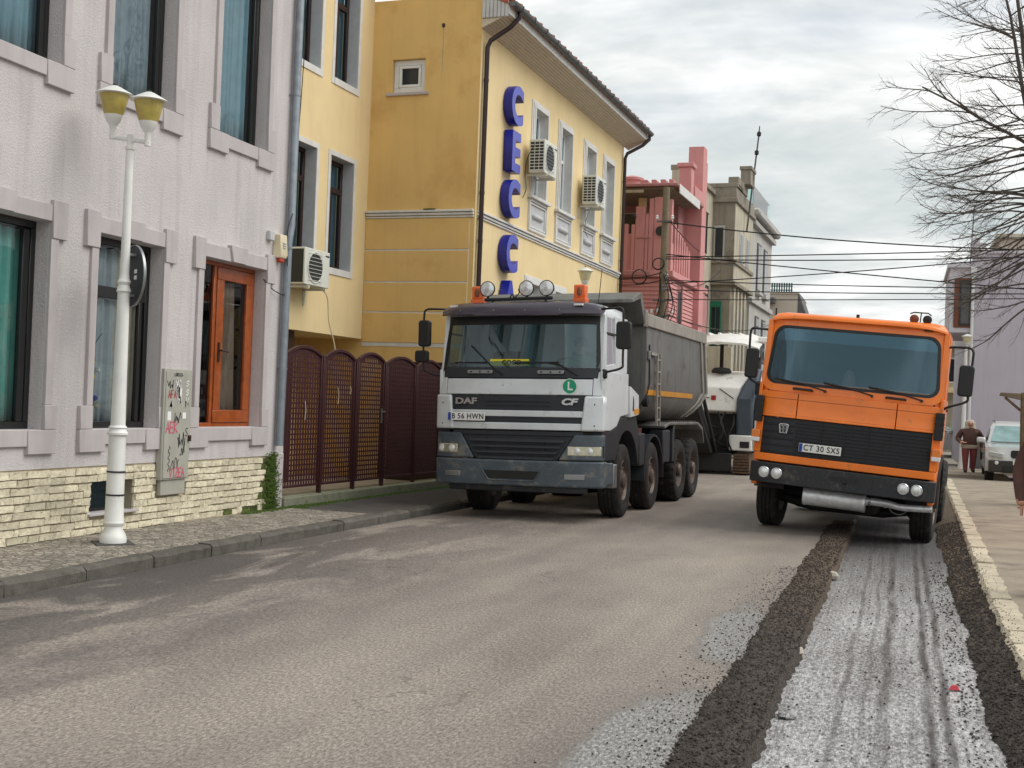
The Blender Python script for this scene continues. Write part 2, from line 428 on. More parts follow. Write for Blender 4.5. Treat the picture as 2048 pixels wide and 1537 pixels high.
def road_material():
    m = bpy.data.materials.new('asphalt'); m.use_nodes = True; t = m.node_tree; b = t.nodes['Principled BSDF']
    pos, x, y, z = pos_xyz(t)
    big = ramp(t, noise(t, mapping(t, pos, (1.0, 0.35, 1)), 0.8, 5, 0.6), [(0.32, C(127, 118, 110)), (0.52, C(150, 140, 130)), (0.72, C(166, 155, 143))])
    fine = ramp(t, noise(t, mapping(t, pos, (1, 0.42, 1)), 62, 3, 0.85), [(0.33, 0.42), (0.5, 1.0), (0.66, 1.72)])
    col = mixc(t, 1.0, big, fine, 'MULTIPLY')
    fl = ramp(t, noise(t, mapping(t, pos, (1, 0.4, 1)), 24, 2, 0.6), [(0.72, 0.0), (0.75, 1.0)])
    col = mixc(t, math_n(t, 'MULTIPLY', fl, 0.6), col, C(188, 180, 170))
    # dark oily and tarred patches towards the left kerb
    patch = ramp(t, noise(t, mapping(t, pos, (1.0, 0.33, 1), (1.3, 5.1, 0)), 1.35, 5, 0.62, 0.6), [(0.40, 0.0), (0.50, 1.0)])
    left = ramp(t, math_n(t, 'MULTIPLY', math_n(t, 'ADD', x, 6.6), 0.3125), [(0.25, 1.0), (1.0, 0.0)])
    near = ramp(t, math_n(t, 'MULTIPLY', y, 0.04), [(0.22, 0.85), (0.40, 1.0), (0.8, 0.3)])
    dk = math_n(t, 'MULTIPLY', math_n(t, 'MULTIPLY', patch, left), near)
    gut = ramp(t, math_n(t, 'ADD', math_n(t, 'MULTIPLY', math_n(t, 'ADD', x, 6.5), 1.4), math_n(t, 'MULTIPLY', noise(t, pos, 3.0, 4, 0.6), 0.5)), [(0.20, 1.0), (0.62, 0.0)])
    dk = math_n(t, 'MAXIMUM', math_n(t, 'MULTIPLY', dk, 0.85), math_n(t, 'MULTIPLY', gut, 0.7))
    col = mixc(t, dk, col, mixc(t, 1.0, C(60, 56, 55), fine, 'MULTIPLY'))
    # tyre polished bands running along the street
    band = ramp(t, noise(t, mapping(t, pos, (1.7, 0.04, 1)), 1.0, 3, 0.5), [(0.40, 0.0), (0.62, 1.0)])
    col = mixc(t, math_n(t, 'MULTIPLY', band, 0.25), col, C(108, 100, 100))
    cr = N(t, 'ShaderNodeTexVoronoi', feature='DISTANCE_TO_EDGE'); cr.inputs['Scale'].default_value = 0.55
    wv = N(t, 'ShaderNodeVectorMath', operation='ADD'); t.links.new(mapping(t, pos, (1, 0.6, 1)), wv.inputs[0])
    nz = N(t, 'ShaderNodeTexNoise'); nz.inputs['Scale'].default_value = 1.7; nz.inputs['Detail'].default_value = 5; t.links.new(pos, nz.inputs['Vector']); t.links.new(nz.outputs['Color'], wv.inputs[1]); t.links.new(wv.outputs[0], cr.inputs['Vector'])
    crk = math_n(t, 'MULTIPLY', ramp(t, cr.outputs['Distance'], [(0.003, 1.0), (0.010, 0.0)]), ramp(t, noise(t, pos, 0.6, 3, 0.6), [(0.52, 0.0), (0.62, 0.35)]))
    col = mixc(t, crk, col, C(52, 48, 45))
    # wet film beside the planed strip, its sky reflection painted as pale speckle
    e = math_n(t, 'MINIMUM', ell(t, x, y, -1.10, 9.05, 0.27, 1.5, 0.05), ell(t, x, y, -1.10, 5.6, 0.36, 1.7, 0.03))
    e = math_n(t, 'ADD', e, math_n(t, 'MULTIPLY', math_n(t, 'SUBTRACT', noise(t, mapping(t, pos, (1, 0.5, 1)), 3.5, 5, 0.6), 0.5), 1.0))
    wet = ramp(t, e, [(0.55, 1.0), (1.02, 0.0)])
    halo = ramp(t, e, [(0.9, 1.0), (1.5, 0.0)])
    sheen_speckle = ramp(t, noise(t, mapping(t, pos, (1, 0.4, 1)), 60, 3, 0.85), [(0.34, C(84, 80, 77)), (0.50, C(150, 148, 146)), (0.64, C(214, 214, 214))])
    col = mixc(t, math_n(t, 'MULTIPLY', halo, 0.45), col, C(92, 84, 76))
    col = mixc(t, math_n(t, 'MULTIPLY', wet, 0.88), col, sheen_speckle)
    lin(t, col, b)
    rg = mixc(t, wet, mixc(t, dk, (0.78, 0.78, 0.78), (0.55, 0.55, 0.55)), (0.28, 0.28, 0.28))
    t.links.new(rg, b.inputs['Roughness'])
    h = math_n(t, 'ADD', noise(t, pos, 120, 3, 0.7), math_n(t, 'MULTIPLY', noise(t, pos, 14, 3, 0.6), 0.8))
    bump_to(t, b, h, 0.009)
    M['asphalt'] = m
road_material()
def milled_material():
    m = bpy.data.materials.new('milled_asphalt'); m.use_nodes = True; t = m.node_tree; b = t.nodes['Principled BSDF']
    pos, x, y, z = pos_xyz(t)
    grain = noise(t, mapping(t, pos, (1, 0.38, 1)), 52, 3, 0.85)
    big = noise(t, mapping(t, pos, (1, 0.4, 1)), 1.6, 4, 0.6)
    groove = noise(t, mapping(t, pos, (26, 0.5, 1)), 1.0, 4, 0.6)
    v = math_n(t, 'ADD', math_n(t, 'ADD', math_n(t, 'MULTIPLY', grain, 1.2), math_n(t, 'MULTIPLY', big, 0.22)), math_n(t, 'MULTIPLY', groove, 0.20))
    col = ramp(t, v, [(0.58, C(70, 67, 66)), (0.74, C(132, 130, 129)), (0.88, C(178, 177, 177)), (1.0, C(212, 211, 211))])
    wob = math_n(t, 'MULTIPLY', math_n(t, 'SUBTRACT', noise(t, mapping(t, pos, (0, 0.5, 0)), 1.0, 2, 0.5), 0.5), 0.10)
    xs = math_n(t, 'ADD', x, wob)
    trk = None
    for cx, wd, st in ((-0.05, 0.035, 0.9), (0.20, 0.03, 1.0), (0.295, 0.028, 1.0), (-0.30, 0.022, 0.6), (-0.16, 0.016, 0.5)):
        d = math_n(t, 'ABSOLUTE', math_n(t, 'SUBTRACT', xs, cx))
        k = math_n(t, 'MULTIPLY', ramp(t, math_n(t, 'MULTIPLY', d, 4.0), [(wd * 1.6, 1.0), (wd * 5.5, 0.0)]), st)
        trk = k if trk is None else math_n(t, 'MAXIMUM', trk, k)
    trk = math_n(t, 'MULTIPLY', trk, ramp(t, noise(t, mapping(t, pos, (6, 0.8, 1)), 2.0, 4, 0.6), [(0.3, 0.3), (0.6, 1.0)]))
    col = mixc(t, trk, col, mixc(t, grain, C(30, 27, 25), C(92, 86, 82)))
    far = ramp(t, math_n(t, 'ADD', math_n(t, 'MULTIPLY', y, 0.05), math_n(t, 'MULTIPLY', big, 0.12)), [(0.62, 0.0), (0.86, 1.0)])  # darker wet floor towards the orange truck, with the truck's shade painted in
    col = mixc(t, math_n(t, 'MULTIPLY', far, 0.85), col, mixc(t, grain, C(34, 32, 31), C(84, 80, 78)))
    lin(t, col, b)
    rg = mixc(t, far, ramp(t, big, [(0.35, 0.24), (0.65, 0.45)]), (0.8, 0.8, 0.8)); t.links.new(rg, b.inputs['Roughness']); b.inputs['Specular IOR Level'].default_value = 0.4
    bump_to(t, b, math_n(t, 'ADD', grain, math_n(t, 'MULTIPLY', groove, 1.2)), 0.010)
    M['milled_asphalt'] = m
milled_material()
def millings_material():
    m = bpy.data.materials.new('millings'); m.use_nodes = True; t = m.node_tree; b = t.nodes['Principled BSDF']
    pos, x, y, z = pos_xyz(t)
    f = noise(t, pos, 75, 3, 0.75); g = noise(t, pos, 1.3, 3, 0.5)
    c1 = ramp(t, f, [(0.32, C(24, 20, 18)), (0.55, C(72, 62, 54)), (0.70, C(124, 114, 104))])
    c2 = ramp(t, f, [(0.30, C(60, 48, 36)), (0.55, C(104, 88, 70)), (0.75, C(140, 124, 104))])
    lin(t, mixc(t, ramp(t, math_n(t, 'ADD', math_n(t, 'MULTIPLY', y, 0.05), math_n(t, 'MULTIPLY', g, 0.2)), [(0.5, 0.0), (0.75, 1.0)]), c1, c2), b)
    b.inputs['Roughness'].default_value = 0.8
    bump_to(t, b, f, 0.02)
    M['millings'] = m
millings_material()
mk('crumb_dark', C(58, 50, 45), 0.85, var=0.5, vs=30)
def pavers_material():
    m = bpy.data.materials.new('pavers'); m.use_nodes = True; t = m.node_tree; b = t.nodes['Principled BSDF']
    pos, x, y, z = pos_xyz(t)
    vo = N(t, 'ShaderNodeTexVoronoi', feature='DISTANCE_TO_EDGE'); vo.inputs['Scale'].default_value = 1
    t.links.new(mapping(t, pos, (13, 15, 1)), vo.inputs['Vector'])
    vc = N(t, 'ShaderNodeTexVoronoi'); vc.inputs['Scale'].default_value = 1; t.links.new(mapping(t, pos, (13, 15, 1)), vc.inputs['Vector'])
    hsv = N(t, 'ShaderNodeSeparateColor'); t.links.new(vc.outputs['Color'], hsv.inputs[0])
    base = ramp(t, math_n(t, 'ADD', math_n(t, 'MULTIPLY', noise(t, pos, 5, 4, 0.65), 0.8), math_n(t, 'MULTIPLY', hsv.outputs[0], 0.3)), [(0.35, C(112, 106, 97)), (0.55, C(150, 142, 130)), (0.8, C(180, 171, 157))])
    joint = ramp(t, vo.outputs['Distance'], [(0.02, 0.0), (0.10, 1.0)])
    col = mixc(t, joint, C(112, 104, 92), base)
    fine = ramp(t, noise(t, pos, 110, 3, 0.7), [(0.3, 0.75), (0.7, 1.2)])
    lin(t, mixc(t, 1.0, col, fine, 'MULTIPLY'), b); b.inputs['Roughness'].default_value = 0.85
    bump_to(t, b, math_n(t, 'ADD', joint, math_n(t, 'MULTIPLY', noise(t, pos, 60, 3, 0.6), 0.6)), 0.010)
    M['pavers'] = m
pavers_material()
mk('pavement_old', C(150, 138, 122), 0.9, var=0.22, vs=1.6, bump=0.006, bs=60, speck=0.22, dirt=(C(112, 102, 90), 2.2, 0.56))
mk('pavement_dark', C(80, 75, 72), 0.9, var=0.2, vs=2, bump=0.008, bs=90, speck=0.28, dirt=(C(58, 54, 50), 3, 0.58))
mk('kerb_dark', C(90, 86, 79), 0.9, var=0.25, vs=7, bump=0.008, bs=45, rnd=0.12, dirt=(C(70, 66, 56), 5, 0.54))
mk('kerb_pale', C(192, 180, 158), 0.9, var=0.18, vs=9, bump=0.008, bs=45, rnd=0.10, dirt=(C(112, 100, 84), 8, 0.60))
mk('plinth', C(128, 128, 110), 0.95, var=0.25, vs=5, bump=0.01, bs=40, dirt=(C(84, 98, 56), 5, 0.52))
mk('ground_far', C(128, 120, 110), 0.95, var=0.15, vs=0.4)

# ---------------------------------------------------------------- the ground, road and pavements
def kerb_x(y): return -6.47 + (max(0, y - 12.5) * 0.030)
def rkerb_x(y): return 0.76 + max(0, y - 12) * 0.014
def road_z(x): return -0.018 * max(0.0, min(1.0, (-3.8 - x) / 2.6))
rng = random.Random(3)
def jag(y, k=0.0): return 0.010 * math.sin(y * 2.3 + k) + 0.007 * math.sin(y * 5.9 + 1.3 + 2 * math.sin(y * 1.1)) + 0.006 * math.sin(y * 13.7 + 3 * math.sin(y * 1.7)) + 0.010 * math.sin(y * 29.0 + k)
mb = MB(); mb.quad((-1500, -600, -0.30), (1500, -600, -0.30), (1500, 3000, -0.30), (-1500, 3000, -0.30))
struct(mb.build('ground', 'ground_far'))
ys = [-14 + i * 1.0 for i in range(15)] + [1 + i * 0.1 for i in range(240)] + [25 + i * 2.0 for i in range(20)] + [70 + i * 15 for i in range(16)]
TL = -0.68
mb = MB()
nx = 10
rows = []
for y in ys:
    e = TL + jag(y); a = kerb_x(y) + 0.02
    rows.append([(a + (e - a) * (i / nx), y, road_z(a + (e - a) * (i / nx))) for i in range(nx + 1)] + [(e + 0.012 + 0.01 * math.sin(y * 17), y, -0.085)])
vs = [p for r in rows for p in r]; n = nx + 2
mb.add(vs, [(j * n + i, j * n + i + 1, (j + 1) * n + i + 1, (j + 1) * n + i) for j in range(len(rows) - 1) for i in range(n - 1)])
struct(mb.build('road', 'asphalt', smooth=40))
mb = MB()
ysm = [y for y in ys if y < 62]
rows = [[(TL - 0.03 + i * 0.16, y, -0.09 + 0.004 * math.sin(y * 3 + i)) for i in range(10)] for y in ysm]
vs = [p for r in rows for p in r]; n = 10
mb.add(vs, [(j * n + i, j * n + i + 1, (j + 1) * n + i + 1, (j + 1) * n + i) for j in range(len(rows) - 1) for i in range(n - 1)])
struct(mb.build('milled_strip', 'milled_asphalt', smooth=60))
# left pavement: pavers by the grey house, then dark asphalt by the fence
def pave(name, mat, y0, y1, x_in, z, skew=0.0, step=0.5):
    mb = MB(); k = max(2, int((y1 - y0) / step))
    for i in range(k):
        a, b = y0 + (y1 - y0) * i / k, y0 + (y1 - y0) * (i + 1) / k
        mb.quad((x_in, a, z), (kerb_x(a) - 0.15, a + skew * 0, z), (kerb_x(b) - 0.15, b, z), (x_in, b, z))
    return struct(mb.build(name, mat))
pave('left_pavement', 'pavers', -12, 14.75, -7.93, 0.095)
pave('asphalt_pavement', 'pavement_dark', 14.752, 60, -7.95, 0.091)
mb = MB()
for i in range(60):
    a, b = -12 + i * 0.78, -12 + (i + 1) * 0.78
    mb.quad((rkerb_x(a) + 0.2, a, 0.055), (4.5, a, 0.075), (4.5, b, 0.075), (rkerb_x(b) + 0.2, b, 0.055))
struct(mb.build('right_pavement', 'pavement_old'))
mb = MB(); mb.quad((1.0, 34.804, -0.02), (30, 34.804, -0.02), (30, 40.5, -0.02), (1.0, 40.5, -0.02))
struct(mb.build('side_street', 'asphalt'))
mb = MB(); mb.box(1.05, 30, 40.5, 41.9, -0.2, 0.10); struct(mb.build('far_pavement', 'pavement_old', bevel=0.02))
mb = MB(); mb.box(1.05, 2.9, 37.2, 40.5, -0.2, 0.085); struct(mb.build('corner_pavement', 'pavement_old', bevel=0.02))

# kerb stones, one by one
def kerb(name, label_y, xfun, length, wdt, z0, z1, mat, y0, y1, gap, jit, side):
    root = bpy.data.objects.new(name, None); COL.objects.link(root); struct(root)
    meshes = []
    for k in range(5):
        r = random.Random(k + 11); mbk = MB(); nseg = 5
        prof = [(0, z0), (0, z1 - 0.03), (0.03 * side, z1), (wdt * side, z1), (wdt * side, z0)]
        rings = []
        for i in range(nseg + 1):
            yy = (length - gap) * i / nseg
            rings.append([(p[0] + r.uniform(-jit, jit), yy + (r.uniform(-jit, jit) if 0 < i < nseg else 0), p[1] + (r.uniform(-jit, jit * 0.6) if p[1] > z0 else 0)) for p in prof])
        mbk.loft(rings); meshes.append(mbk.mesh('kerb_stone', mat, smooth=25))
    y = y0; i = 0
    while y < y1:
        o = bpy.data.objects.new('kerb_stone', meshes[(i * 3 + i // 4) % 5]); COL.objects.link(o); o.parent = root
        o.location = (xfun(y), y, random.uniform(-0.006, 0.006)); o.rotation_euler = (0, 0, -math.atan((xfun(y + length) - xfun(y)) / length) + random.uniform(-0.006, 0.006))
        y += length; i += 1
    return root
kerb('left_kerb', 0, kerb_x, 0.98, 0.16, -0.15, 0.102, 'kerb_dark', -4, 46, 0.012, 0.010, -1)
kerb('right_kerb', 0, rkerb_x, 0.56, 0.205, -0.2, 0.065, 'kerb_pale', 1.5, 34.0, 0.014, 0.012, 1)

# loose millings: a ridge along the cut, a bank against the right kerb, crumbs everywhere
def strip(name, f, y0, y1, ny, nx_):
    mb = MB(); mb.grid(nx_, ny, lambda a, b: f(a, y0 + (y1 - y0) * b))
    o = mb.build(name, 'millings', smooth=60); return tag(o, None, None, kind='stuff')
r1 = random.Random(5)
def ridge(a, y):
    lo, hi = -0.98 + 0.012 * math.sin(y * 1.7) + 0.010 * math.sin(y * 7.1), TL + 0.05 + jag(y)
    fade = max(0.0, min(1.0, (19.5 - y) / 2.5))
    h = (0.022 * math.sin(math.pi * min(1, a * 1.05)) ** 0.7 if 0 < a < 0.95 else 0) * fade
    return (lo + (hi - lo) * a, y, 0.003 - 0.012 * (a == 0) + h + r1.uniform(-0.006, 0.008) * (0 < a < 1) - (0.088 if a > 0.99 else 0))
tag(strip('loose_millings', ridge, 2.0, 19.5, 420, 12), 'dark crumbly ridge of asphalt millings along the cut edge', 'gravel')
def bank(a, y):
    lo, hi = 0.52 + 0.018 * math.sin(y * 1.3) + 0.014 * math.sin(y * 3.1 + math.sin(y * 1.9)) + 0.007 * math.sin(y * 9.7 + 2 * math.sin(y * 2.7)) + 0.012 * math.sin(y * 37.0 + 3 * math.sin(y * 5.0)) * math.sin(y * 3.3), rkerb_x(y) + 0.02
    return (lo + (hi - lo) * a, y, -0.092 + 0.115 * a ** 0.8 + r1.uniform(-0.008, 0.012) * (a > 0))
tag(strip('kerb_millings', bank, 1.5, 34, 620, 10), 'dark bank of asphalt millings heaped against the pale kerb', 'gravel')
def crumbs(name, spots, label):
    mb = MB(); r = random.Random(9)
    for x, y, z, s in spots:
        a = r.uniform(0, 6.28); ca, sa = math.cos(a), math.sin(a)
        p = []
        for dx, dy, dz in ((1, 0, 0), (0, 1, 0), (-1, 0, 0), (0, -1, 0), (0, 0, 0.9), (0, 0, -0.7)):
            k = s * r.uniform(0.6, 1.25)
            p.append((x + (dx * ca - dy * sa) * k, y + (dx * sa + dy * ca) * k, z + dz * k * 0.8))
        mb.add(p, [(0, 1, 4), (1, 2, 4), (2, 3, 4), (3, 0, 4), (1, 0, 5), (2, 1, 5), (3, 2, 5), (0, 3, 5)])
    return tag(mb.build(name, 'crumb_dark', recalc=False), label, 'gravel', kind='stuff')
r2 = random.Random(21); sp = []
for _ in range(9000):
    y = 4 + 15 * r2.random() ** 1.4; a = r2.random(); x, _, z = ridge(max(0.02, min(0.94, a)), y); sp.append((x, y, z + 0.004, r2.uniform(0.004, 0.013)))
for _ in range(9000):
    y = 4.5 + 16 * r2.random() ** 1.4; a = r2.random(); x, _, z = bank(max(0.02, a), y); sp.append((x, y, z + 0.004, r2.uniform(0.005, 0.017)))
for _ in range(2600):
    y = 4.2 + 9 * r2.random(); x = -0.95 - abs(r2.gauss(0, 0.17)); sp.append((x, y, 0.003, 0.002 + 0.008 * r2.random() ** 3))
for _ in range(900):
    y = 4.5 + 11 * r2.random(); x = r2.uniform(-0.66, 0.5) if r2.random() < 0.3 else 0.48 - abs(r2.gauss(0, 0.09)); sp.append((x, y, -0.086, r2.uniform(0.004, 0.013)))
for _ in range(500):
    y = 5 + 11 * r2.random(); x = rkerb_x(y) + abs(r2.gauss(0, 0.07)); sp.append((x, y, 0.068, r2.uniform(0.003, 0.008)))
for _ in range(350):
    y = 5 + 14 * r2.random(); x = r2.uniform(-6.2, -1.2); sp.append((x, y, road_z(x) + 0.002, r2.uniform(0.002, 0.005)))
crumbs('asphalt_crumbs', sp, 'dark asphalt crumbs scattered beside the milled strip')
def lump(name, label, cat, loc, s, mat, seed, group=None):
    r = random.Random(seed); mb = MB()
    mb.lathe([(0.02, -0.3), (0.8, -0.25), (1.0, 0.1), (0.7, 0.45), (0.05, 0.6)], 9, mod=lambda k, j: r.uniform(0.75, 1.2))
    mb.xf(lambda x, y, z: (x * s[0], y * s[1], z * s[2]))
    o = mb.build(name, mat, smooth=30); o.location = loc; o.rotation_euler = (0, 0, r.uniform(0, 3)); return tag(o, label, cat, group)
lump('asphalt_chunk', 'pale broken chunk on the cut edge, bigger one halfway down the ridge', 'rubble', (-0.66, 8.75, -0.05), (0.085, 0.07, 0.09), 'chunk_pale', 1)
lump('asphalt_chunk', 'small pale broken chunk on the cut edge close to the orange truck', 'rubble', (-0.64, 13.1, -0.05), (0.07, 0.08, 0.09), 'chunk_pale', 2)
lump('asphalt_chunk', 'flat grey chunk lying on the milled strip beside the ridge', 'rubble', (-0.56, 7.0, -0.075), (0.05, 0.06, 0.035), 'milled_asphalt', 3)
mb = MB(); mb.loft([[(-0.035, -0.02, 0), (0.035, -0.025, 0.004), (0.02, 0.03, 0)], [(-0.02, -0.015, 0.03), (0.02, -0.01, 0.035), (0.005, 0.015, 0.03)]])
o = mb.build('litter_scrap', 'litter_red', bevel=0.003); o.location = (0.36, 8.2, -0.085); tag(o, 'crumpled red and pink scrap lying on the milled strip', 'litter')
# ---------------------------------------------------------------- grey corner house
house = thing('grey_house', 'grey stucco house with stone plinth and block window surrounds beside the lamp post', 'house', (-7.9, 0, 0))
fx = lambda u, z, d: (-d, u, z)
GW = [(8.45, 9.87, 1.18, 3.19), (10.61, 11.77, 1.18, 3.19), (12.59, 14.06, 1.18, 3.20)]
UW = [(8.70, 9.92, 4.72, 6.9), (10.70, 11.84, 4.72, 6.9), (12.78, 13.94, 4.72, 6.9)]
mb = MB(); wall(mb, 3.0, 14.75, 0.80, 8.2, GW + UW, 0.21, fx)
mb.quad((0, 14.75, 0.05), (-9, 14.75, 0.05), (-9, 14.75, 8.2), (0, 14.75, 8.2))
mb.quad((0, 3, 8.2), (0, 14.75, 8.2), (-9, 14.75, 8.2), (-9, 3, 8.2))
mb.quad((0, 3.0, 0.0), (-9, 3.0, 0.0), (-9, 3.0, 8.2), (0, 3.0, 8.2))
mb.build('wall', 'stucco', house)
mb = MB(); mb.box(-0.2, 0.01, 14.55, 14.752, 0.05, 0.82); mb.build('corner_pier', 'trim_grey', house, bevel=0.006)
mb = MB(); mb.box(-0.28, -0.012, 3.0, 10.64, 0.0, 0.80); mb.box(-0.28, -0.012, 11.42, 14.55, 0.0, 0.80)
mb.box(-0.28, -0.012, 10.64, 11.42, 0.0, 0.30); mb.box(-0.28, -0.012, 10.64, 11.42, 0.68, 0.80)
mb.build('plinth_backing', 'mortar', house)
# stones of the plinth, laid one by one
rs = random.Random(12)
row_h = 0.0765; nrow = 9; base0 = 0.098
vent = (10.66, 11.40, 0.30, 0.67); cab_hole = (11.80, 12.36, 0.43, 0.85)
stone_meshes = {}
def stone_mesh(kind, w_, h_):
    key = (kind, round(w_ / 0.03), round(h_ / 0.01))
    if key in stone_meshes: return stone_meshes[key]
    ww, hh = key[1] * 0.03, key[2] * 0.01
    r = random.Random(hash(key) % 9999); d = 0.015
    mbk = MB(); nu, nv = 3, 2
    front = [[(d + r.uniform(-0.005, 0.006), ww * i / nu * 0.96 + ww * 0.02 + (r.uniform(-.006, .006)), hh * j / nv * 0.9 + hh * 0.05 + r.uniform(-.003, .003)) for i in range(nu + 1)] for j in range(nv + 1)]
    vs = [p for row in front for p in row]
    fs = [(j * 4 + i, j * 4 + i + 1, (j + 1) * 4 + i + 1, (j + 1) * 4 + i) for j in range(nv) for i in range(nu)]
    ring = [0, 1, 2, 3, 7, 11, 10, 9, 8, 4]
    back = len(vs)
    vs += [(-0.012, vs[k][1] * 1.0 + (0.004 if vs[k][1] > ww / 2 else -0.004), vs[k][2]) for k in ring]
    fs += [(ring[k], back + k, back + (k + 1) % 10, ring[(k + 1) % 10]) for k in range(10)]
    mbk.add(vs, fs)
    stone_meshes[key] = mbk.mesh('stone', 'stone_clad' if kind == 's' else 'moss_stone', smooth=28)
    return stone_meshes[key]
cnt = 0
for rI in range(nrow):
    z0 = base0 + rI * row_h; y = 8.05 + rs.uniform(-0.2, 0)
    while y < 14.50:
        small = y > 12.40
        L = rs.choice((0.12, 0.15, 0.18, 0.21)) if small else rs.choice((0.15, 0.21, 0.24, 0.30, 0.33))
        if y + L > 14.55: L = 14.55 - y
        if L < 0.06: break
        a, b = y, y + L
        zc = z0 + row_h / 2
        def inside(h): return b > h[0] + 0.01 and a < h[1] - 0.01 and h[2] - 0.02 < zc < h[3]
        skip = False
        for h in (vent, cab_hole):
            if inside(h):
                if a < h[0] - 0.05: b = h[0]; L = b - a
                elif b > h[1] + 0.06: a = h[1]; L = b - a
                else: skip = True
        if not skip and L > 0.05:
            moss = a > 14.08 + rs.uniform(-0.12, 0.15) or (rI == 0 and a > 13.2 and rs.random() < 0.6)
            hh = row_h * (rs.uniform(0.86, 1.0))
            o = bpy.data.objects.new('stone', stone_mesh('m' if moss else 's', L, hh)); COL.objects.link(o); o.parent = house
            o.location = (0.0, a, z0 + rs.uniform(-0.004, 0.004)); o.rotation_euler = (rs.uniform(-0.012, 0.012), 0, 0); cnt += 1
        y = y + L if not skip else max(b, y + L)
# basement vent
mb = MB(); mb.box(-0.26, -0.22, 10.66, 11.40, 0.31, 0.67); mb.build('vent_recess', 'dark_room', house)
mb = MB(); frame_ring(mb, fx, 10.70, 11.36, 0.315, 0.655, 0.03, 0.12, 0.16); mb.fbox(fx, 10.73, 11.33, 0.38, 0.52, 0.15, 0.158)
vt = mb.build('vent_window', 'black_frame', house)
mb = MB(); mb.fbox(fx, 10.73, 11.33, 0.345, 0.625, 0.135, 0.14); mb.build('pane', 'screen_orange', vt)
mb = MB(); mb.fbox(fx, 10.62, 11.46, 0.285, 0.312, -0.05, 0.2); mb.build('vent_sill', 'trim_grey', house, bevel=0.005)

def surround(holes, upper):
    for (a, b, c, d) in holes:
        p = -0.035
        def blk(u0, u1, z0, z1, pr=p):
            m_ = MB(); m_.fbox(fx, u0, u1, z0, z1, pr, 0.02); m_.build('surround_block', 'trim_grey', house, bevel=0.006, seg=1)
        # jamb strips
        blk(a - 0.11, a - 0.002, c + (0.24 if not upper else 0.30), d - 0.16 if not upper else d)
        blk(b + 0.002, b + 0.11, c + (0.24 if not upper else 0.30), d - 0.16 if not upper else d)
        # bottom corner blocks and sill
        blk(a - 0.20, a + 0.22, c - 0.235, c - 0.001, p - 0.01); blk(b - 0.22, b + 0.18, c - 0.235, c - 0.001, p - 0.01)
        blk(a - 0.20, a - 0.002, c + 0.001, c + (0.24 if not upper else 0.30), p - 0.01); blk(b + 0.002, b + 0.18, c + 0.001, c + (0.24 if not upper else 0.30), p - 0.01)
        blk(a + 0.222, b - 0.222, c - 0.16, c - 0.001)
        if not upper:
            # lintel: corner ears, voussoirs and a keystone
            blk(a - 0.22, a - 0.002, d - 0.16, d + 0.215, p - 0.012); blk(b + 0.002, b + 0.22, d - 0.16, d + 0.215, p - 0.012)
            w_ = (b - a)
            m1, m2 = a + w_ * 0.40, a + w_ * 0.60
            blk(a + 0.001, m1 - 0.003, d + 0.001, d + 0.165); blk(m2 + 0.003, b - 0.001, d + 0.001, d + 0.165)
            m_ = MB(); m_.prism([(m1, d + 0.001), (m2, d + 0.001), (m2 + 0.05, d + 0.205), (m1 - 0.05, d + 0.205)], p - 0.03, 0.02, fx); m_.build('keystone', 'trim_grey', house, bevel=0.006, seg=1)
surround(GW, False); surround(UW, True)
mk('reveal', C(168, 156, 152), 0.9, var=0.08, vs=3, streak=0.1)
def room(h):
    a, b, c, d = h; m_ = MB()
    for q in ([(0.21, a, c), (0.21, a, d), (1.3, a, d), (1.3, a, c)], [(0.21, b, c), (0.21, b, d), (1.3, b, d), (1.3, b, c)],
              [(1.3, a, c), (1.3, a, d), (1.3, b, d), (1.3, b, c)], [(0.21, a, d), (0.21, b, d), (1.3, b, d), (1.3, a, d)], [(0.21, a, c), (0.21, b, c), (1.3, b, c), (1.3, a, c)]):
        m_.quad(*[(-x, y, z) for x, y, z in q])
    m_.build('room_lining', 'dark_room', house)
def win(h, fw, gmat, bars=(), fmat='black_frame', d=0.15, name='window'):
    a, b, c, d1 = h; m_ = MB(); frame_ring(m_, fx, a + 0.001, b - 0.001, c + 0.001, d1 - 0.001, fw, d, d + 0.06)
    for bar in bars: m_.fbox(fx, *bar, d + 0.005, d + 0.055)
    f = m_.build(name, fmat, house, bevel=0.004, seg=1)
    m_ = MB(); m_.quad(*[fx(u, z, d + 0.03) for u, z in ((a + fw, c + fw), (b - fw, c + fw), (b - fw, d1 - fw), (a + fw, d1 - fw))]); m_.build('pane', gmat, f)
    room(h); return f
win(GW[0], 0.07, 'win_glass', [(9.70, 9.79, 1.25, 3.1)])
win(GW[1], 0.07, 'win_glass', [(10.68, 11.70, 2.56, 2.68), (11.60, 11.66, 1.25, 2.56)])
for h in UW: win(h, 0.06, 'win_glass_blue', [(h[1] - 0.13, h[1] - 0.06, h[2], h[3])])
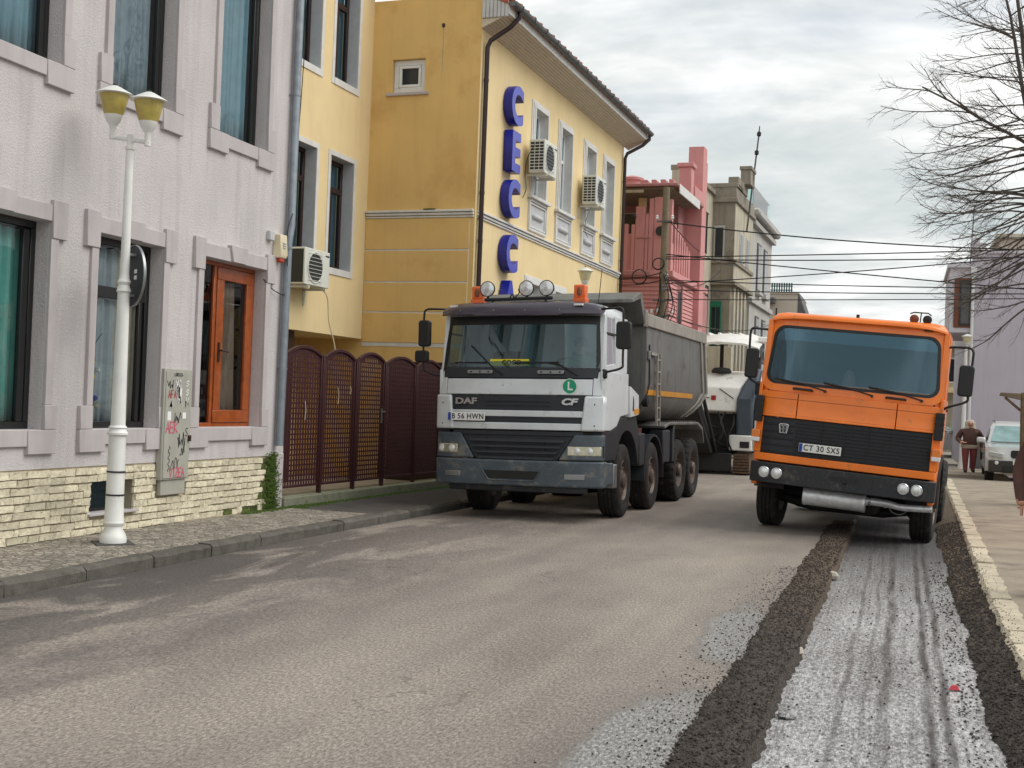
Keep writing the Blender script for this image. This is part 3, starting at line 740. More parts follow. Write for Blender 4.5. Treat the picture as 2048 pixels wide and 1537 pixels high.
# wooden door-window with a fixed side light
a, b, c, d1 = GW[2]
m_ = MB(); frame_ring(m_, fx, a + 0.001, b - 0.001, c + 0.001, d1 - 0.001, 0.05, 0.14, 0.20); m_.fbox(fx, a + 0.5, a + 0.56, c + 0.05, d1 - 0.05, 0.142, 0.198)
fr = m_.build('door_frame', 'orange_wood', house, bevel=0.004, seg=1)
m_ = MB(); m_.quad(*[fx(u, z, 0.17) for u, z in ((a + 0.05, c + 0.05), (a + 0.5, c + 0.05), (a + 0.5, d1 - 0.05), (a + 0.05, d1 - 0.05))]); m_.build('pane', 'door_glass', fr)
m_ = MB(); frame_ring(m_, fx, a + 0.565, b - 0.052, c + 0.055, d1 - 0.055, 0.155, 0.125, 0.182); dr = m_.build('door', 'orange_wood', house, bevel=0.008)
m_ = MB(); m_.quad(*[fx(u, z, 0.155) for u, z in ((a + 0.71, c + 0.2), (b - 0.2, c + 0.2), (b - 0.2, d1 - 0.2), (a + 0.71, d1 - 0.2))]); m_.build('pane', 'door_glass', dr)
m_ = MB(); m_.fbox(fx, a + 0.61, a + 0.65, 1.98, 2.22, 0.11, 0.126); m_.tube([fx(a + 0.63, 2.12, 0.12), fx(a + 0.63, 2.12, 0.07), fx(a + 0.78, 2.11, 0.07)], 0.011); m_.build('handle', 'brown_frame', dr, smooth=40)
m_ = MB(); m_.fbox(fx, a, b, c - 0.02, c + 0.004, 0.07, 0.20); m_.build('sill', 'trim_grey', fr)
room(GW[2])
def curtain(name, label, y0, y1, z0, z1, x, mat, folds, amp=0.03, tilt=0.0):
    m_ = MB(); r = random.Random(int(y0 * 100)); ph = [r.uniform(0, 6) for _ in range(3)]
    def f(a, b):
        s = y0 + (y1 - y0) * a + tilt * (1 - b) * (a - 0.5)
        return (x + amp * math.sin(a * folds * 6.28 + ph[0]) * (0.7 + 0.3 * b) + amp * 0.5 * math.sin(a * folds * 2.7 * 6.28 + ph[1]), s, z0 + (z1 - z0) * b)
    m_.grid(folds * 10, 6, f)
    o = m_.build(name, mat, smooth=180, thick=0.004); o.location = (-7.9, 0, 0)
    return tag(o, label, 'curtain', 'curtains in the grey house')
curtain('window_curtain', 'green teal curtain behind the wide ground floor window of the grey house', 8.5, 9.84, 1.25, 3.1, -0.27, 'teal_curtain', 9)
curtain('window_curtain', 'pale grey curtain in the window behind the street lamp', 10.66, 11.50, 1.22, 3.1, -0.27, 'grey_curtain', 5)
curtain('window_curtain', 'cream curtain gathered on one side of the window behind the street lamp', 11.3, 11.72, 1.22, 3.1, -0.27, 'cream_curtain', 5, 0.02)
curtain('window_curtain', 'cream curtain hanging inside the orange wooden door', 13.25, 13.78, 1.25, 3.1, -0.27, 'cream_curtain', 4, 0.03, 0.3)
curtain('window_curtain', 'pale blue curtain in the upper window over the wide ground floor window', 8.72, 9.88, 4.78, 6.9, -0.27, 'blue_curtain', 9)
curtain('window_curtain', 'grey curtain in the upper window above the street lamp', 10.72, 11.74, 4.78, 6.9, -0.27, 'grey_curtain', 7)
curtain('window_curtain', 'teal blue curtain in the upper window above the orange door', 12.80, 13.86, 4.78, 6.9, -0.27, 'blue_curtain', 8)
# hanging mobile in the middle window
mob = thing('hanging_mobile', 'blue and yellow hanging mobile behind the window by the street lamp', 'mobile', (-8.13, 10.94, 2.2))
m_ = MB(); m_.tube([(0, -0.10, -0.25), (0, 0.12, -0.02)], 0.004); m_.tube([(0, 0, -0.12), (0, 0.01, -0.95)], 0.003); m_.build('rod', 'black_frame', mob)
rm = random.Random(4)
for k, mt in enumerate(('chrome', 'blue_letter', 'yellow_sign', 'white_plastic', 'yellow_sign', 'lamp_bowl', 'white_plastic', 'blue_letter', 'lamp_bowl_pale', 'chrome')):
    m_ = MB(); m_.lathe([(0.004, -0.03), (0.034, -0.015), (0.034, 0.015), (0.004, 0.03)], 10, (rm.uniform(-.02, .02), rm.uniform(-0.06, 0.07), -0.18 - 0.075 * k)); m_.build('bead', mt, mob, smooth=40)
# downpipe on the corner
dp = thing('downpipe', 'zinc downpipe on the corner of the grey house', 'downpipe', (-7.9, 14.52, 0))
m_ = MB(); m_.tube([(0.075, -0.02, 0.93), (0.075, 0, 3.55), (0.075, 0, 3.62), (0.075, 0.06, 3.85), (0.075, 0.06, 8.0)], 0.052, 12); m_.build('pipe', 'zinc', dp, smooth=40)
for z in (1.95, 3.55, 5.6): m_ = MB(); m_.lathe([(0.058, -0.012), (0.058, 0.012)], 12, (0.075, 0.0 + (0.06 if z > 3.8 else -0.008), z)); m_.box(0, 0.03, -0.01, 0.01, z - 0.01, z + 0.01); m_.build('bracket', 'zinc', dp, smooth=30)
# moss growing under the pipe
m_ = MB(); r = random.Random(8)
for k in range(900):
    z = 0.12 + 0.72 * r.random() ** 1.3; hw = 0.10 + 0.22 * max(0, (0.9 - z)) ; y = 14.42 + r.gauss(0, hw * 0.5)
    if y > 14.74: y = 14.74
    s = r.uniform(0.008, 0.022); x = 0.03 + r.uniform(-0.01, 0.008)
    m_.add([(x, y - s, z), (x, y + s, z), (x + 0.012, y, z + s), (x + 0.02, y, z)], [(0, 1, 3), (1, 2, 3), (2, 0, 3)])
for k in range(500):
    y = 13.6 + 1.6 * r.random(); s = r.uniform(0.01, 0.03); x = 0.05 + abs(r.gauss(0, 0.05)); z = 0.095
    m_.add([(x - s, y - s, z), (x + s, y - s, z), (x, y + s, z), (x, y, z + s * 0.8)], [(0, 1, 3), (1, 2, 3), (2, 0, 3)])
o = m_.build('moss_patch', 'moss', recalc=False); o.location = (-7.9, 0, 0); tag(o, 'bright green moss under the zinc downpipe', 'moss', kind='stuff')
# siren and junction box
sr = thing('alarm_siren', 'cream alarm siren with an orange lens on the grey house corner', 'alarm', (-7.9, 14.33, 3.5))
m_ = MB(); m_.prism([(0.0, 0.20), (0.11, 0.20), (0.13, -0.06), (0.11, -0.11), (0.0, -0.11)], -0.09, 0.09, lambda p, q, a_: (p, a_, q)); m_.build('case', 'siren', sr, bevel=0.012)
m_ = MB(); m_.box(0.02, 0.10, -0.06, 0.06, -0.165, -0.10); m_.build('lens', 'red_lens', sr, bevel=0.015)
for k in range(3): m_ = MB(); m_.box(0.12, 0.134, -0.04, 0.04, 0.02 + k * 0.03, 0.035 + k * 0.03); m_.build('slot', 'panel_grey', sr)
m_ = MB(); m_.box(0, 0.06, -0.06, 0.06, -0.06, 0.06); jb = m_.build('junction_box', 'panel_grey', bevel=0.008); jb.location = (-7.9, 14.12, 3.66); tag(jb, 'small grey junction box beside the alarm siren', 'junction box')
def wire_ob(name, label, pts, r=0.008, mat='cable', cat='cable', group=None, n=6):
    m_ = MB(); m_.tube(pts, r, n); o = m_.build(name, mat, smooth=60); return tag(o, label, cat, group)
def catmull(pts, k=8):
    P = [Vector(p) for p in pts]; P = [P[0]] + P + [P[-1]]; out = []
    for i in range(1, len(P) - 2):
        for j in range(k):
            t_ = j / k; a, b, c, d = P[i - 1], P[i], P[i + 1], P[i + 2]
            out.append(0.5 * ((2 * b) + (c - a) * t_ + (2 * a - 5 * b + 4 * c - d) * t_ ** 2 + (3 * b - a - 3 * c + d) * t_ ** 3))
    out.append(P[-2]); return out
wire_ob('facade_cable', 'thin black cable looping down beside the zinc downpipe', catmull([(-7.83, 14.66, 7.9), (-7.80, 14.70, 6.5), (-7.82, 14.72, 5.9), (-7.80, 14.62, 4.9), (-7.79, 14.62, 4.2), (-7.80, 14.44, 3.75), (-7.81, 14.50, 3.0), (-7.86, 14.3, 2.95), (-7.88, 14.0, 3.08)]), 0.007)
# graffiti cabinet
gc = thing('utility_cabinet', 'grey utility cabinet covered in graffiti between window and orange door', 'cabinet', (-7.9, 12.07, 0.43))
m_ = MB(); m_.box(0, 0.075, -0.27, 0.28, 0.17, 1.42); m_.build('case', 'cabinet', gc, bevel=0.008)
m_ = MB(); m_.box(0.076, 0.084, -0.245, 0.255, 0.19, 1.39); dr = m_.build('door', 'cabinet', gc, bevel=0.003)
m_ = MB(); m_.box(0, 0.055, -0.23, 0.25, 0.0, 0.168); m_.build('cable_duct', 'cabinet', gc, bevel=0.005)
m_ = MB(); m_.box(0.08, 0.11, 0.225, 0.265, 0.60, 0.67); m_.build('latch', 'brown_frame', gc, bevel=0.005)
stroke_n = [0]
def strokes(name, mat, lines, wd):
    for ln in lines:
        rings = []; m_ = MB(); stroke_n[0] += 1; x = 0.0862 + 0.00004 * stroke_n[0]
        for k, (a0, b0) in enumerate(ln):
            p, q = ln[max(0, k - 1)], ln[min(len(ln) - 1, k + 1)]
            d = Vector((q[0] - p[0], q[1] - p[1])); d = d.normalized() if d.length > 1e-6 else Vector((1, 0))
            rings.append([(x, a0 - d.y * wd, b0 + d.x * wd), (x, a0 + d.y * wd, b0 - d.x * wd)])
        vs = [p for r in rings for p in r]
        m_.add(vs, [(2 * k, 2 * k + 1, 2 * k + 3, 2 * k + 2) for k in range(len(rings) - 1)]); m_.build(name, mat, gc, recalc=False)
def scrib(cx, cz, w_, h_, n_, seed):
    r = random.Random(seed); p = []
    for i in range(n_): p.append((cx - w_ / 2 + w_ * (i + r.uniform(-.8, .8)) / n_, cz + h_ * 0.5 * r.uniform(-1, 1)))
    return [(v.x, v.y) for v in catmull([(a, b, 0) for a, b in p], 4)]
GL = {'A': [[(0, 0), (.5, 1), (1, 0)], [(.2, .4), (.8, .4)]], 'E': [[(1, 0), (0, 0), (0, 1), (1, 1)], [(0, .5), (.8, .5)]], 'K': [[(0, 0), (0, 1)], [(1, 1), (0, .5), (1, 0)]],
      'F': [[(0, 0), (0, 1), (1, 1)], [(0, .5), (.8, .5)]], 'V': [[(0, 1), (.5, 0), (1, 1)]], 'I': [[(.5, 0), (.5, 1)]], 'O': [[(.5, 0), (0, .3), (0, .7), (.5, 1), (1, .7), (1, .3), (.5, 0)]], 'R': [[(0, 0), (0, 1), (.8, .9), (.8, .6), (0, .5), (1, 0)]],
      'S': [[(1, .9), (.4, 1), (0, .75), (.9, .3), (.5, 0), (0, .1)]], 'M': [[(0, 0), (.1, 1), (.5, .4), (.9, 1), (1, 0)]], 'L': [[(0, 1), (0, 0), (.9, 0)]], 'Z': [[(0, 1), (1, 1), (0, 0), (1, 0)]]}
def word(s_, u, z, w_, h_, gap=0.25):
    out = []
    for k, ch in enumerate(s_):
        for ln in GL[ch]: out.append([(u + k * w_ * (1 + gap) + p * w_, z + q * h_) for p, q in ln])
    return out
strokes('graffiti', 'ink_black', word('LORIZA', -0.09, 1.34, 0.022, 0.035) + [scrib(-0.15, 1.25, 0.14, 0.10, 9, 1), scrib(0.01, 0.86, 0.14, 0.14, 9, 2), scrib(0.18, 1.02, 0.07, 0.13, 7, 6)] + word('S', 0.17, 0.66, 0.05, 0.09), 0.005)
strokes('graffiti', 'ink_black', [scrib(0.10, 0.62, 0.16, 0.20, 12, 3), scrib(0.13, 0.52, 0.1, 0.18, 8, 7), scrib(-0.02, 0.34, 0.18, 0.16, 12, 4), [(-0.14 + 0.02 * math.sin(k * 1.9), 0.55 - k * 0.022) for k in range(14)]], 0.005)
strokes('graffiti', 'ink_pink', word('AEK', -0.22, 0.70, 0.07, 0.12, 0.15) + word('VIZEA', -0.12, 0.20, 0.055, 0.10, 0.1), 0.008)
strokes('graffiti', 'ink_red', word('AFA', -0.20, 1.09, 0.045, 0.09), 0.006)
strokes('graffiti', 'ink_white', [scrib(0.0, 1.20, 0.10, 0.24, 12, 5), scrib(0.02, 1.12, 0.08, 0.2, 10, 9), scrib(-0.14, 1.02, 0.05, 0.08, 8, 10)], 0.013)
strokes('graffiti', 'ink_white', word('S', 0.15, 1.23, 0.06, 0.06) + word('S', 0.15, 1.13, 0.06, 0.06) + word('V', 0.15, 1.04, 0.06, 0.06), 0.006)
for a_, b_, w_, h_ in ((-0.20, 0.84, 0.07, 0.10), (0.10, 0.86, 0.07, 0.07)):
    m_ = MB(); m_.quad((0.0855, a_, b_), (0.0855, a_ + w_, b_), (0.0855, a_ + w_, b_ + h_), (0.0855, a_, b_ + h_)); m_.build('sticker', 'ink_white', gc)

# ---------------------------------------------------------------- street lamp with two heads, and the round sign on it
def lamp_head(root, x, y, z, bowl):
    m_ = MB(); m_.lathe([(0.03, -0.14), (0.03, -0.02), (0.042, 0.0), (0.065, 0.03), (0.086, 0.08), (0.09, 0.095)], 20, (x, y, z)); m_.build('lamp_cup', 'white_paint', root, smooth=35)
    m_ = MB(); m_.lathe([(0.088, 0.095), (0.108, 0.15), (0.140, 0.285), (0.140, 0.295)], 24, (x, y, z)); b_ = m_.build('lamp_bowl', bowl, root, smooth=35)
    m_ = MB(); m_.lathe([(0.165, 0.295), (0.182, 0.300), (0.17, 0.312), (0.11, 0.345), (0.06, 0.372), (0.03, 0.385), (0.01, 0.39)], 28, (x, y, z)); m_.build('lamp_cap', 'white_paint', root, smooth=35)
    m_ = MB(); m_.lathe([(0.022, 0.385), (0.022, 0.40), (0.01, 0.408)], 10, (x, y, z)); m_.build('cap_knob', 'black_frame', root, smooth=35)
lp = thing('street_lamp', 'white two-headed street lamp on a fluted pole by the grey house', 'street lamp', (-7.28, 10.22, 0.095))
flute = lambda k, j: 1.0 if j % 2 else 0.94
m_ = MB(); m_.lathe([(0.088, 0.40), (0.082, 1.05)], 24, mod=flute); m_.lathe([(0.072, 1.12), (0.066, 1.6), (0.058, 2.45)], 24, mod=flute); m_.lathe([(0.046, 2.62), (0.038, 3.85)], 16, mod=flute); m_.build('shaft', 'white_paint', lp, smooth=50)
m_ = MB(); m_.lathe([(0.125, 0.0), (0.128, 0.05), (0.115, 0.09), (0.088, 0.135), (0.084, 0.17), (0.098, 0.185), (0.102, 0.205), (0.092, 0.225), (0.086, 0.40)], 28); m_.build('base', 'white_paint', lp, smooth=35)
m_ = MB(); m_.lathe([(0.08, 1.05), (0.10, 1.06), (0.10, 1.08), (0.086, 1.095), (0.08, 1.115), (0.09, 1.13), (0.072, 1.15)], 24); m_.build('collar', 'white_paint', lp, smooth=35)
m_ = MB(); m_.lathe([(0.057, 2.44), (0.072, 2.46), (0.062, 2.49), (0.052, 2.52), (0.066, 2.55), (0.048, 2.585), (0.045, 2.63)], 24); m_.build('collar', 'white_paint', lp, smooth=35)
m_ = MB(); m_.lathe([(0.038, 3.84), (0.048, 3.85), (0.048, 3.875), (0.032, 3.89), (0.032, 3.99), (0.01, 4.0)], 16); m_.tube([(-0.225, 0, 3.98), (0.225, 0, 3.91)], 0.02, 8); m_.build('crossarm', 'white_paint', lp, smooth=35)
lamp_head(lp, -0.205, 0, 4.10, 'lamp_bowl'); lamp_head(lp, 0.195, 0, 4.02, 'lamp_bowl')
for z in (0.70, 0.475): m_ = MB(); m_.lathe([(0.090, z - 0.008), (0.090, z + 0.008)], 24); m_.build('strap', 'black_frame', lp, smooth=30)
m_ = MB(); m_.lathe([(0.26, 0.0), (0.25, 0.012)], 4); m_.build('footing', 'pavement_dark', lp)
sg = thing('round_sign', 'round traffic sign seen from behind, strapped to the street lamp', 'traffic sign', (-7.28, 10.36, 2.72), (0, 0, RAD(-34)))
m_ = MB(); m_.lathe([(0.295, -0.008), (0.30, 0.0), (0.295, 0.008)], 36, (0, 0, 0), 'y'); m_.build('disc', 'sign_back', sg, smooth=30)
m_ = MB(); m_.lathe([(0.30, -0.012), (0.308, -0.012), (0.308, 0.012), (0.30, 0.012)], 36, (0, 0, 0), 'y', cap=False); m_.build('rim', 'metal_grey', sg, smooth=30)
for z in (-0.2, 0.2): m_ = MB(); m_.box(-0.09, 0.09, -0.09, -0.008, z - 0.012, z + 0.012); m_.build('clamp', 'metal_grey', sg)
m_ = MB(); m_.box(0.05, 0.12, -0.0105, -0.009, 0.02, 0.06); m_.box(0.05, 0.12, -0.0105, -0.009, -0.04, 0.0); m_.build('sticker', 'ink_white', sg)
# ---------------------------------------------------------------- maroon perforated fence with its gate
TH = RAD(2.2)
def perf_panel(y0, y1, z0, z1, rise, cols, rows):
    """one sheet with real slots, arched on top"""
    mb = MB(); us = []; w_ = (y1 - y0)
    for i in range(cols):
        c = y0 + w_ * (i + 0.5) / cols; us += [c - 0.013, c + 0.013]
    us = [y0] + us + [y1]
    zs = []; h = (z1 + rise - z0)
    for j in range(rows):
        c = z0 + h * (j + 0.5) / rows; zs += [c - 0.024, c + 0.024]
    zs = [z0] + zs + [z1 + rise]
    top = lambda u: z1 + rise * (1 - ((u - (y0 + y1) / 2) / (w_ / 2)) ** 2)
    idx = {}
    def vid(i, j):
        if (i, j) not in idx:
            idx[(i, j)] = len(mb.v); mb.v.append((0, us[i], min(zs[j], top(us[i]))))
        return idx[(i, j)]
    for i in range(len(us) - 1):
        for j in range(len(zs) - 1):
            m = (us[i] + us[i + 1]) / 2
            if zs[j] >= max(top(us[i]), top(us[i + 1])) - 1e-6: continue
            hole = i % 2 == 1 and j % 2 == 1 and zs[j + 1] < min(top(us[i]), top(us[i + 1])) - 0.05
            if hole: continue
            mb.f.append((vid(i, j), vid(i + 1, j), vid(i + 1, j + 1), vid(i, j + 1)))
    return mb
def arch_bar(y0, y1, z1, rise, z_b):
    w_ = y1 - y0; top = lambda u: z1 + rise * (1 - ((u - (y0 + y1) / 2) / (w_ / 2)) ** 2)
    m_ = MB(); rings = []
    for k in range(17):
        u = y0 + w_ * k / 16; z = top(u); rings.append([(-0.022, u, z - 0.03), (0.022, u, z - 0.03), (0.022, u, z + 0.015), (-0.022, u, z + 0.015)])
    m_.loft(rings)
    m_.box(-0.02, 0.02, y0, y0 + 0.035, z_b, z1); m_.box(-0.02, 0.02, y1 - 0.035, y1, z_b, z1); m_.box(-0.02, 0.02, y0 + 0.036, y1 - 0.036, z_b, z_b + 0.035)
    return m_
FL = [(0.02, 1.02), (1.10, 2.04), (3.14, 4.24), (4.32, 5.30), (5.38, 6.42)]
fence = thing('perforated_fence', 'maroon perforated metal fence with arched panels beside the grey house', 'fence', (-7.95, 14.8, 0), (0, 0, -TH))
mb = MB(); mb.prism([(-0.12, 0.05), (0.10, 0.05), (0.10, 0.22), (-0.12, 0.24)], -0.04, 6.5, lambda p, q, a: (p, a, q)); mb.build('plinth', 'plinth', fence, bevel=0.012)
def fence_panel(root, y0, y1, z0=0.34, z1=2.17, rise=0.12):
    o = perf_panel(y0 + 0.03, y1 - 0.03, z0 + 0.02, z1 - 0.01, rise, 13, 27).build('panel', 'maroon', root, thick=0.003)
    arch_bar(y0, y1, z1, rise, z0).build('panel_frame', 'maroon', root, bevel=0.004, seg=1)
for a, b in FL: fence_panel(fence, a, b)
for y in (1.06, 2.10, 3.09, 4.28, 5.34): mb = MB(); mb.box(-0.028, 0.028, y - 0.028, y + 0.028, 0.15, 2.19); mb.build('post', 'maroon', fence, bevel=0.004, seg=1)
gate = thing('perforated_gate', 'maroon perforated garden gate with a silver lever handle', 'gate', (-7.95, 14.8, 0), (0, 0, -TH))
fence_panel(gate, 2.15, 3.04, 0.34, 2.19, 0.11)
mb = MB(); mb.box(0.02, 0.034, 2.945, 2.985, 1.22, 1.45); mb.tube([(0.03, 2.965, 1.40), (0.08, 2.965, 1.40), (0.08, 2.86, 1.40)], 0.011); mb.build('handle', 'metal_grey', gate, smooth=40)
for k, (y, z, l) in enumerate(((0.55, 1.27, 0.26), (1.5, 1.50, 0.24), (1.88, 1.65, 0.13))):
    mb = MB(); mb.tube([(0.024, y, z), (0.03, y + 0.01, z + l * 0.5), (0.024, y - 0.01, z + l)], 0.006, 5); mb.build('cable_tie', 'hose', fence)
# moss along the fence foot
m_ = MB(); r = random.Random(77)
for k in range(1100):
    s = r.uniform(0.008, 0.028); y = r.uniform(0, 5.5) if r.random() < 0.75 else abs(r.gauss(0, 0.5)); x = 0.11 + abs(r.gauss(0, 0.05 + 0.05 * max(0, 1 - y / 2)))
    m_.add([(x - s, y - s, 0.091), (x + s, y - s, 0.091), (x, y + s, 0.091), (x, y, 0.091 + s * 0.9)], [(0, 1, 3), (1, 2, 3), (2, 0, 3)])
o = m_.build('fence_moss', 'moss', recalc=False); o.location = (-7.95, 14.8, 0); o.rotation_euler = (0, 0, -TH); tag(o, 'green moss along the foot of the maroon fence', 'moss', kind='stuff')

# ---------------------------------------------------------------- yellow office building
YT = RAD(2.0)
yb = thing('yellow_building', 'yellow office building with white window trim and wide eaves behind the white truck', 'building', (-7.65, 21.3, 0), (0, 0, -YT))
fs = lambda u, z, d: (u, d, z)            # wall facing the camera, depth goes +y
WX = -2.23
UPW = [(3.13, 3.92), (4.95, 5.74), (6.95, 7.72), (8.67, 9.44)]
up_h = [(a, b, 5.97, 7.80) for a, b in UPW]; lo_h = [(a, b, 1.6, 4.12) for a, b in [(3.05, 3.84), (4.86, 5.62), (6.85, 7.62), (8.57, 9.34)]]
mb = MB(); wall(mb, 0, 10.5, 0, 8.62, up_h + lo_h, 0.22, fx); mb.build('front_wall', 'yellow_front', yb)
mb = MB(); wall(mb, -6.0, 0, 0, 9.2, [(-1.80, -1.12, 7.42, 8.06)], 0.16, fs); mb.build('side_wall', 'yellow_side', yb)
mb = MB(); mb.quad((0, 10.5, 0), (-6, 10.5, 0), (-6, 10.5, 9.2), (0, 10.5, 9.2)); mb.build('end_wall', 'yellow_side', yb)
mb = MB(); mb.quad((0, 0, 8.62), (0, 0, 9.2), (-0.02, 0.02, 9.2), (-0.02, 0.02, 8.62)); mb.build('wall_edge', 'yellow_side', yb)
# rendered courses on the lower side wall, each panel proud of a pale joint
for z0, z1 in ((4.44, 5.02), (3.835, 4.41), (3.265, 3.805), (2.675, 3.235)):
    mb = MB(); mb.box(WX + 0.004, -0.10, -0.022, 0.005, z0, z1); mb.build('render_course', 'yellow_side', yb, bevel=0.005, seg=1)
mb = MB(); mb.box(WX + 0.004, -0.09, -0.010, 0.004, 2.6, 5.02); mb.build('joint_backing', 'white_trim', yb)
def cornice(x0, x1, y0, y1, axis):
    for k, (z0, z1, p) in enumerate(((5.03, 5.06, 0.03), (5.075, 5.12, 0.05), (5.13, 5.17, 0.08))):
        mb = MB()
        if axis == 'x': mb.box(0.0 - 0.01, p, y0, y1, z0, z1)
        else: mb.box(x0, x1, -p, 0.01, z0, z1)
        mb.build('cornice_band', 'white_trim', yb, bevel=0.004, seg=1)
cornice(0, 0, 0.10, 10.45, 'x'); cornice(WX + 0.01, -0.02, 0, 0, 'y')
# small white tilt window in the side wall
mb = MB(); frame_ring(mb, fs, -1.795, -1.125, 7.425, 8.055, 0.10, 0.08, 0.15); f = mb.build('window', 'white_plastic', yb, bevel=0.006)
mb = MB(); frame_ring(mb, fs, -1.68, -1.235, 7.535, 7.945, 0.05, 0.055, 0.11); mb.build('sash', 'white_plastic', f, bevel=0.006)
mb = MB(); mb.quad(*[fs(u, z, 0.09) for u, z in ((-1.64, 7.575), (-1.27, 7.575), (-1.27, 7.905), (-1.64, 7.905))]); mb.build('pane', 'dark_pane', f)
mb = MB(); mb.fbox(fs, -1.90, -1.03, 7.36, 7.415, -0.05, 0.1); mb.build('sill', 'trim_grey', f, bevel=0.006)
# rust streak under an old bracket
mb = MB(); mb.box(-0.80, -0.75, -0.03, 0.0, 8.62, 8.68); mb.build('bracket_stub', 'brown_frame', yb)
mb = MB(); mb.prism([(-0.785, 8.62), (-0.765, 8.62), (-0.772, 7.6), (-0.778, 7.6)], -0.0015, 0.002, lambda p, q, a: (p, a, q)); mb.build('rust_streak', 'mortar', yb)
# windows of the front
def fwin(u0, u1, z0, z1, k, upper):
    # stepped white architrave
    for j, (e, p) in enumerate(((0.17, 0.025), (0.115, 0.045), (0.06, 0.06))):
        mb = MB(); ex = 0.16 - j * 0.05
        mb.fbox(fx, u0 - e, u0 - e + 0.05, z0, z1 + e, -p, 0.01); mb.fbox(fx, u1 + e - 0.05, u1 + e, z0, z1 + e, -p, 0.01); mb.fbox(fx, u0 - e + 0.05, u1 + e - 0.05, z1 + e - 0.05, z1 + e, -p, 0.01)
        mb.build('architrave', 'white_trim', yb, bevel=0.004, seg=1)
    mb = MB(); frame_ring(mb, fx, u0 + 0.002, u1 - 0.002, z0 + 0.002, z1 - 0.002, 0.06, 0.13, 0.19); mb.fbox(fx, (u0 + u1) / 2 - 0.035, (u0 + u1) / 2 + 0.035, z0 + 0.06, z0 + 1.15, 0.128, 0.188); mb.fbox(fx, u0 + 0.06, u1 - 0.06, z0 + 1.15, z0 + 1.23, 0.126, 0.19)
    f = mb.build('window', 'white_plastic', yb, bevel=0.005, seg=1)
    mb = MB()
    for (p, q) in (((u0, z0), (u0, z1)), ((u1, z0), (u1, z1)), ((u0, z1), (u1, z1)), ((u0, z0), (u1, z0))):
        i = lambda a, lo, hi: a + 0.003 if a == lo else a - 0.003
        P_ = [(i(a, u0, u1), i(b, z0, z1)) for a, b in (p, q)]; mb.quad(fx(*P_[0], -0.002), fx(*P_[1], -0.002), fx(*P_[1], 0.21), fx(*P_[0], 0.21))
    mb.build('reveal', 'white_trim', f)
    mb = MB(); mb.quad(*[fx(u, z, 0.165) for u, z in ((u0 + .06, z0 + .06), (u1 - .06, z0 + .06), (u1 - .06, z1 - .06), (u0 + .06, z1 - .06))]); mb.build('pane', 'screen_orange', f)
    mb = MB(); mb.quad(*[fx(u, z, 0.215) for u, z in ((u0, z0), (u1, z0), (u1, z1), (u0, z1))]); mb.build('blind', 'grey_curtain', f)
    if upper:
        mb = MB(); mb.fbox(fx, u0 - 0.24, u1 + 0.24, z0 - 0.075, z0 - 0.005, -0.11, 0.01); mb.build('sill', 'white_trim', f, bevel=0.01)
        mb = MB(); frame_ring(mb, fx, u0 - 0.19, u1 + 0.19, z0 - 0.74, z0 - 0.08, 0.05, -0.05, 0.01); frame_ring(mb, fx, u0 - 0.12, u1 + 0.12, z0 - 0.67, z0 - 0.15, 0.035, -0.035, 0.01); mb.build('apron_panel', 'white_trim', f, bevel=0.005, seg=1)
        mb = MB(); mb.fbox(fx, u0 - 0.14, u1 + 0.14, z0 - 0.69, z0 - 0.13, -0.006, 0.005); mb.build('apron_field', 'panel_grey', f)
        mb = MB(); mb.lathe([(0.02, u0 + 0.06), (0.06, u0 + 0.1), (0.06, u1 - 0.1), (0.02, u1 - 0.06)], 10, (0.005, 0, z0 - 0.41), 'y'); mb.build('apron_roll', 'panel_grey', f, smooth=40)
for k, (a, b) in enumerate(UPW): fwin(a, b, 5.97, 7.80, k, True)
for k, h in enumerate(lo_h): fwin(h[0], h[1], h[2], h[3], k, False)
# eaves, gutter, roof
mb = MB(); mb.quad((0.0, -0.02, 8.55), (0.52, -0.02, 8.78), (0.52, 10.92, 8.78), (0.0, 10.92, 8.55)); mb.quad((0, -0.02, 8.55), (0.52, -0.02, 8.78), (0.52, -0.02, 8.80), (0, -0.02, 9.05))
eave = mb.build('eaves', 'soffit', yb)
for k in range(9):      # soffit boards along the eave
    p = 0.02 + k * 0.055; mb = MB(); zz0 = 8.55 + 0.23 * p / 0.52
    mb.prism([(p, zz0 - 0.012), (p + 0.046, zz0 + 0.009), (p + 0.046, zz0 + 0.03), (p, zz0 + 0.01)], -0.03, 10.93, lambda a, b, c: (a, c, b)); mb.build('soffit_board', 'soffit', eave)
for k in range(7):
    mb = MB(); mb.box(0.005 + k * 0.075, 0.072 + k * 0.075, -0.05, -0.025, 8.72, 9.06 - 0.004 * k); mb.build('eave_board', 'panel_grey', eave, bevel=0.006, seg=1)
mb = MB(); mb.box(0.505, 0.535, -0.03, 10.93, 8.775, 8.93); mb.build('fascia', 'white_trim', eave)
mb = MB(); mb.prism([(0.54 + 0.075 + 0.075 * math.cos(RAD(a)), 8.98 + 0.085 * math.sin(RAD(a))) for a in range(180, 361, 20)], -0.06, 10.98, lambda a, b, c: (a, c, b)); g_ = mb.build('gutter', 'gutter_grey', yb, smooth=40)
for k in range(15): mb = MB(); mb.box(0.53, 0.70, 0.3 + k * 0.72, 0.335 + k * 0.72, 8.985, 9.0); mb.box(0.682, 0.70, 0.3 + k * 0.72, 0.335 + k * 0.72, 8.91, 9.0); mb.build('gutter_clip', 'gutter_grey', g_)
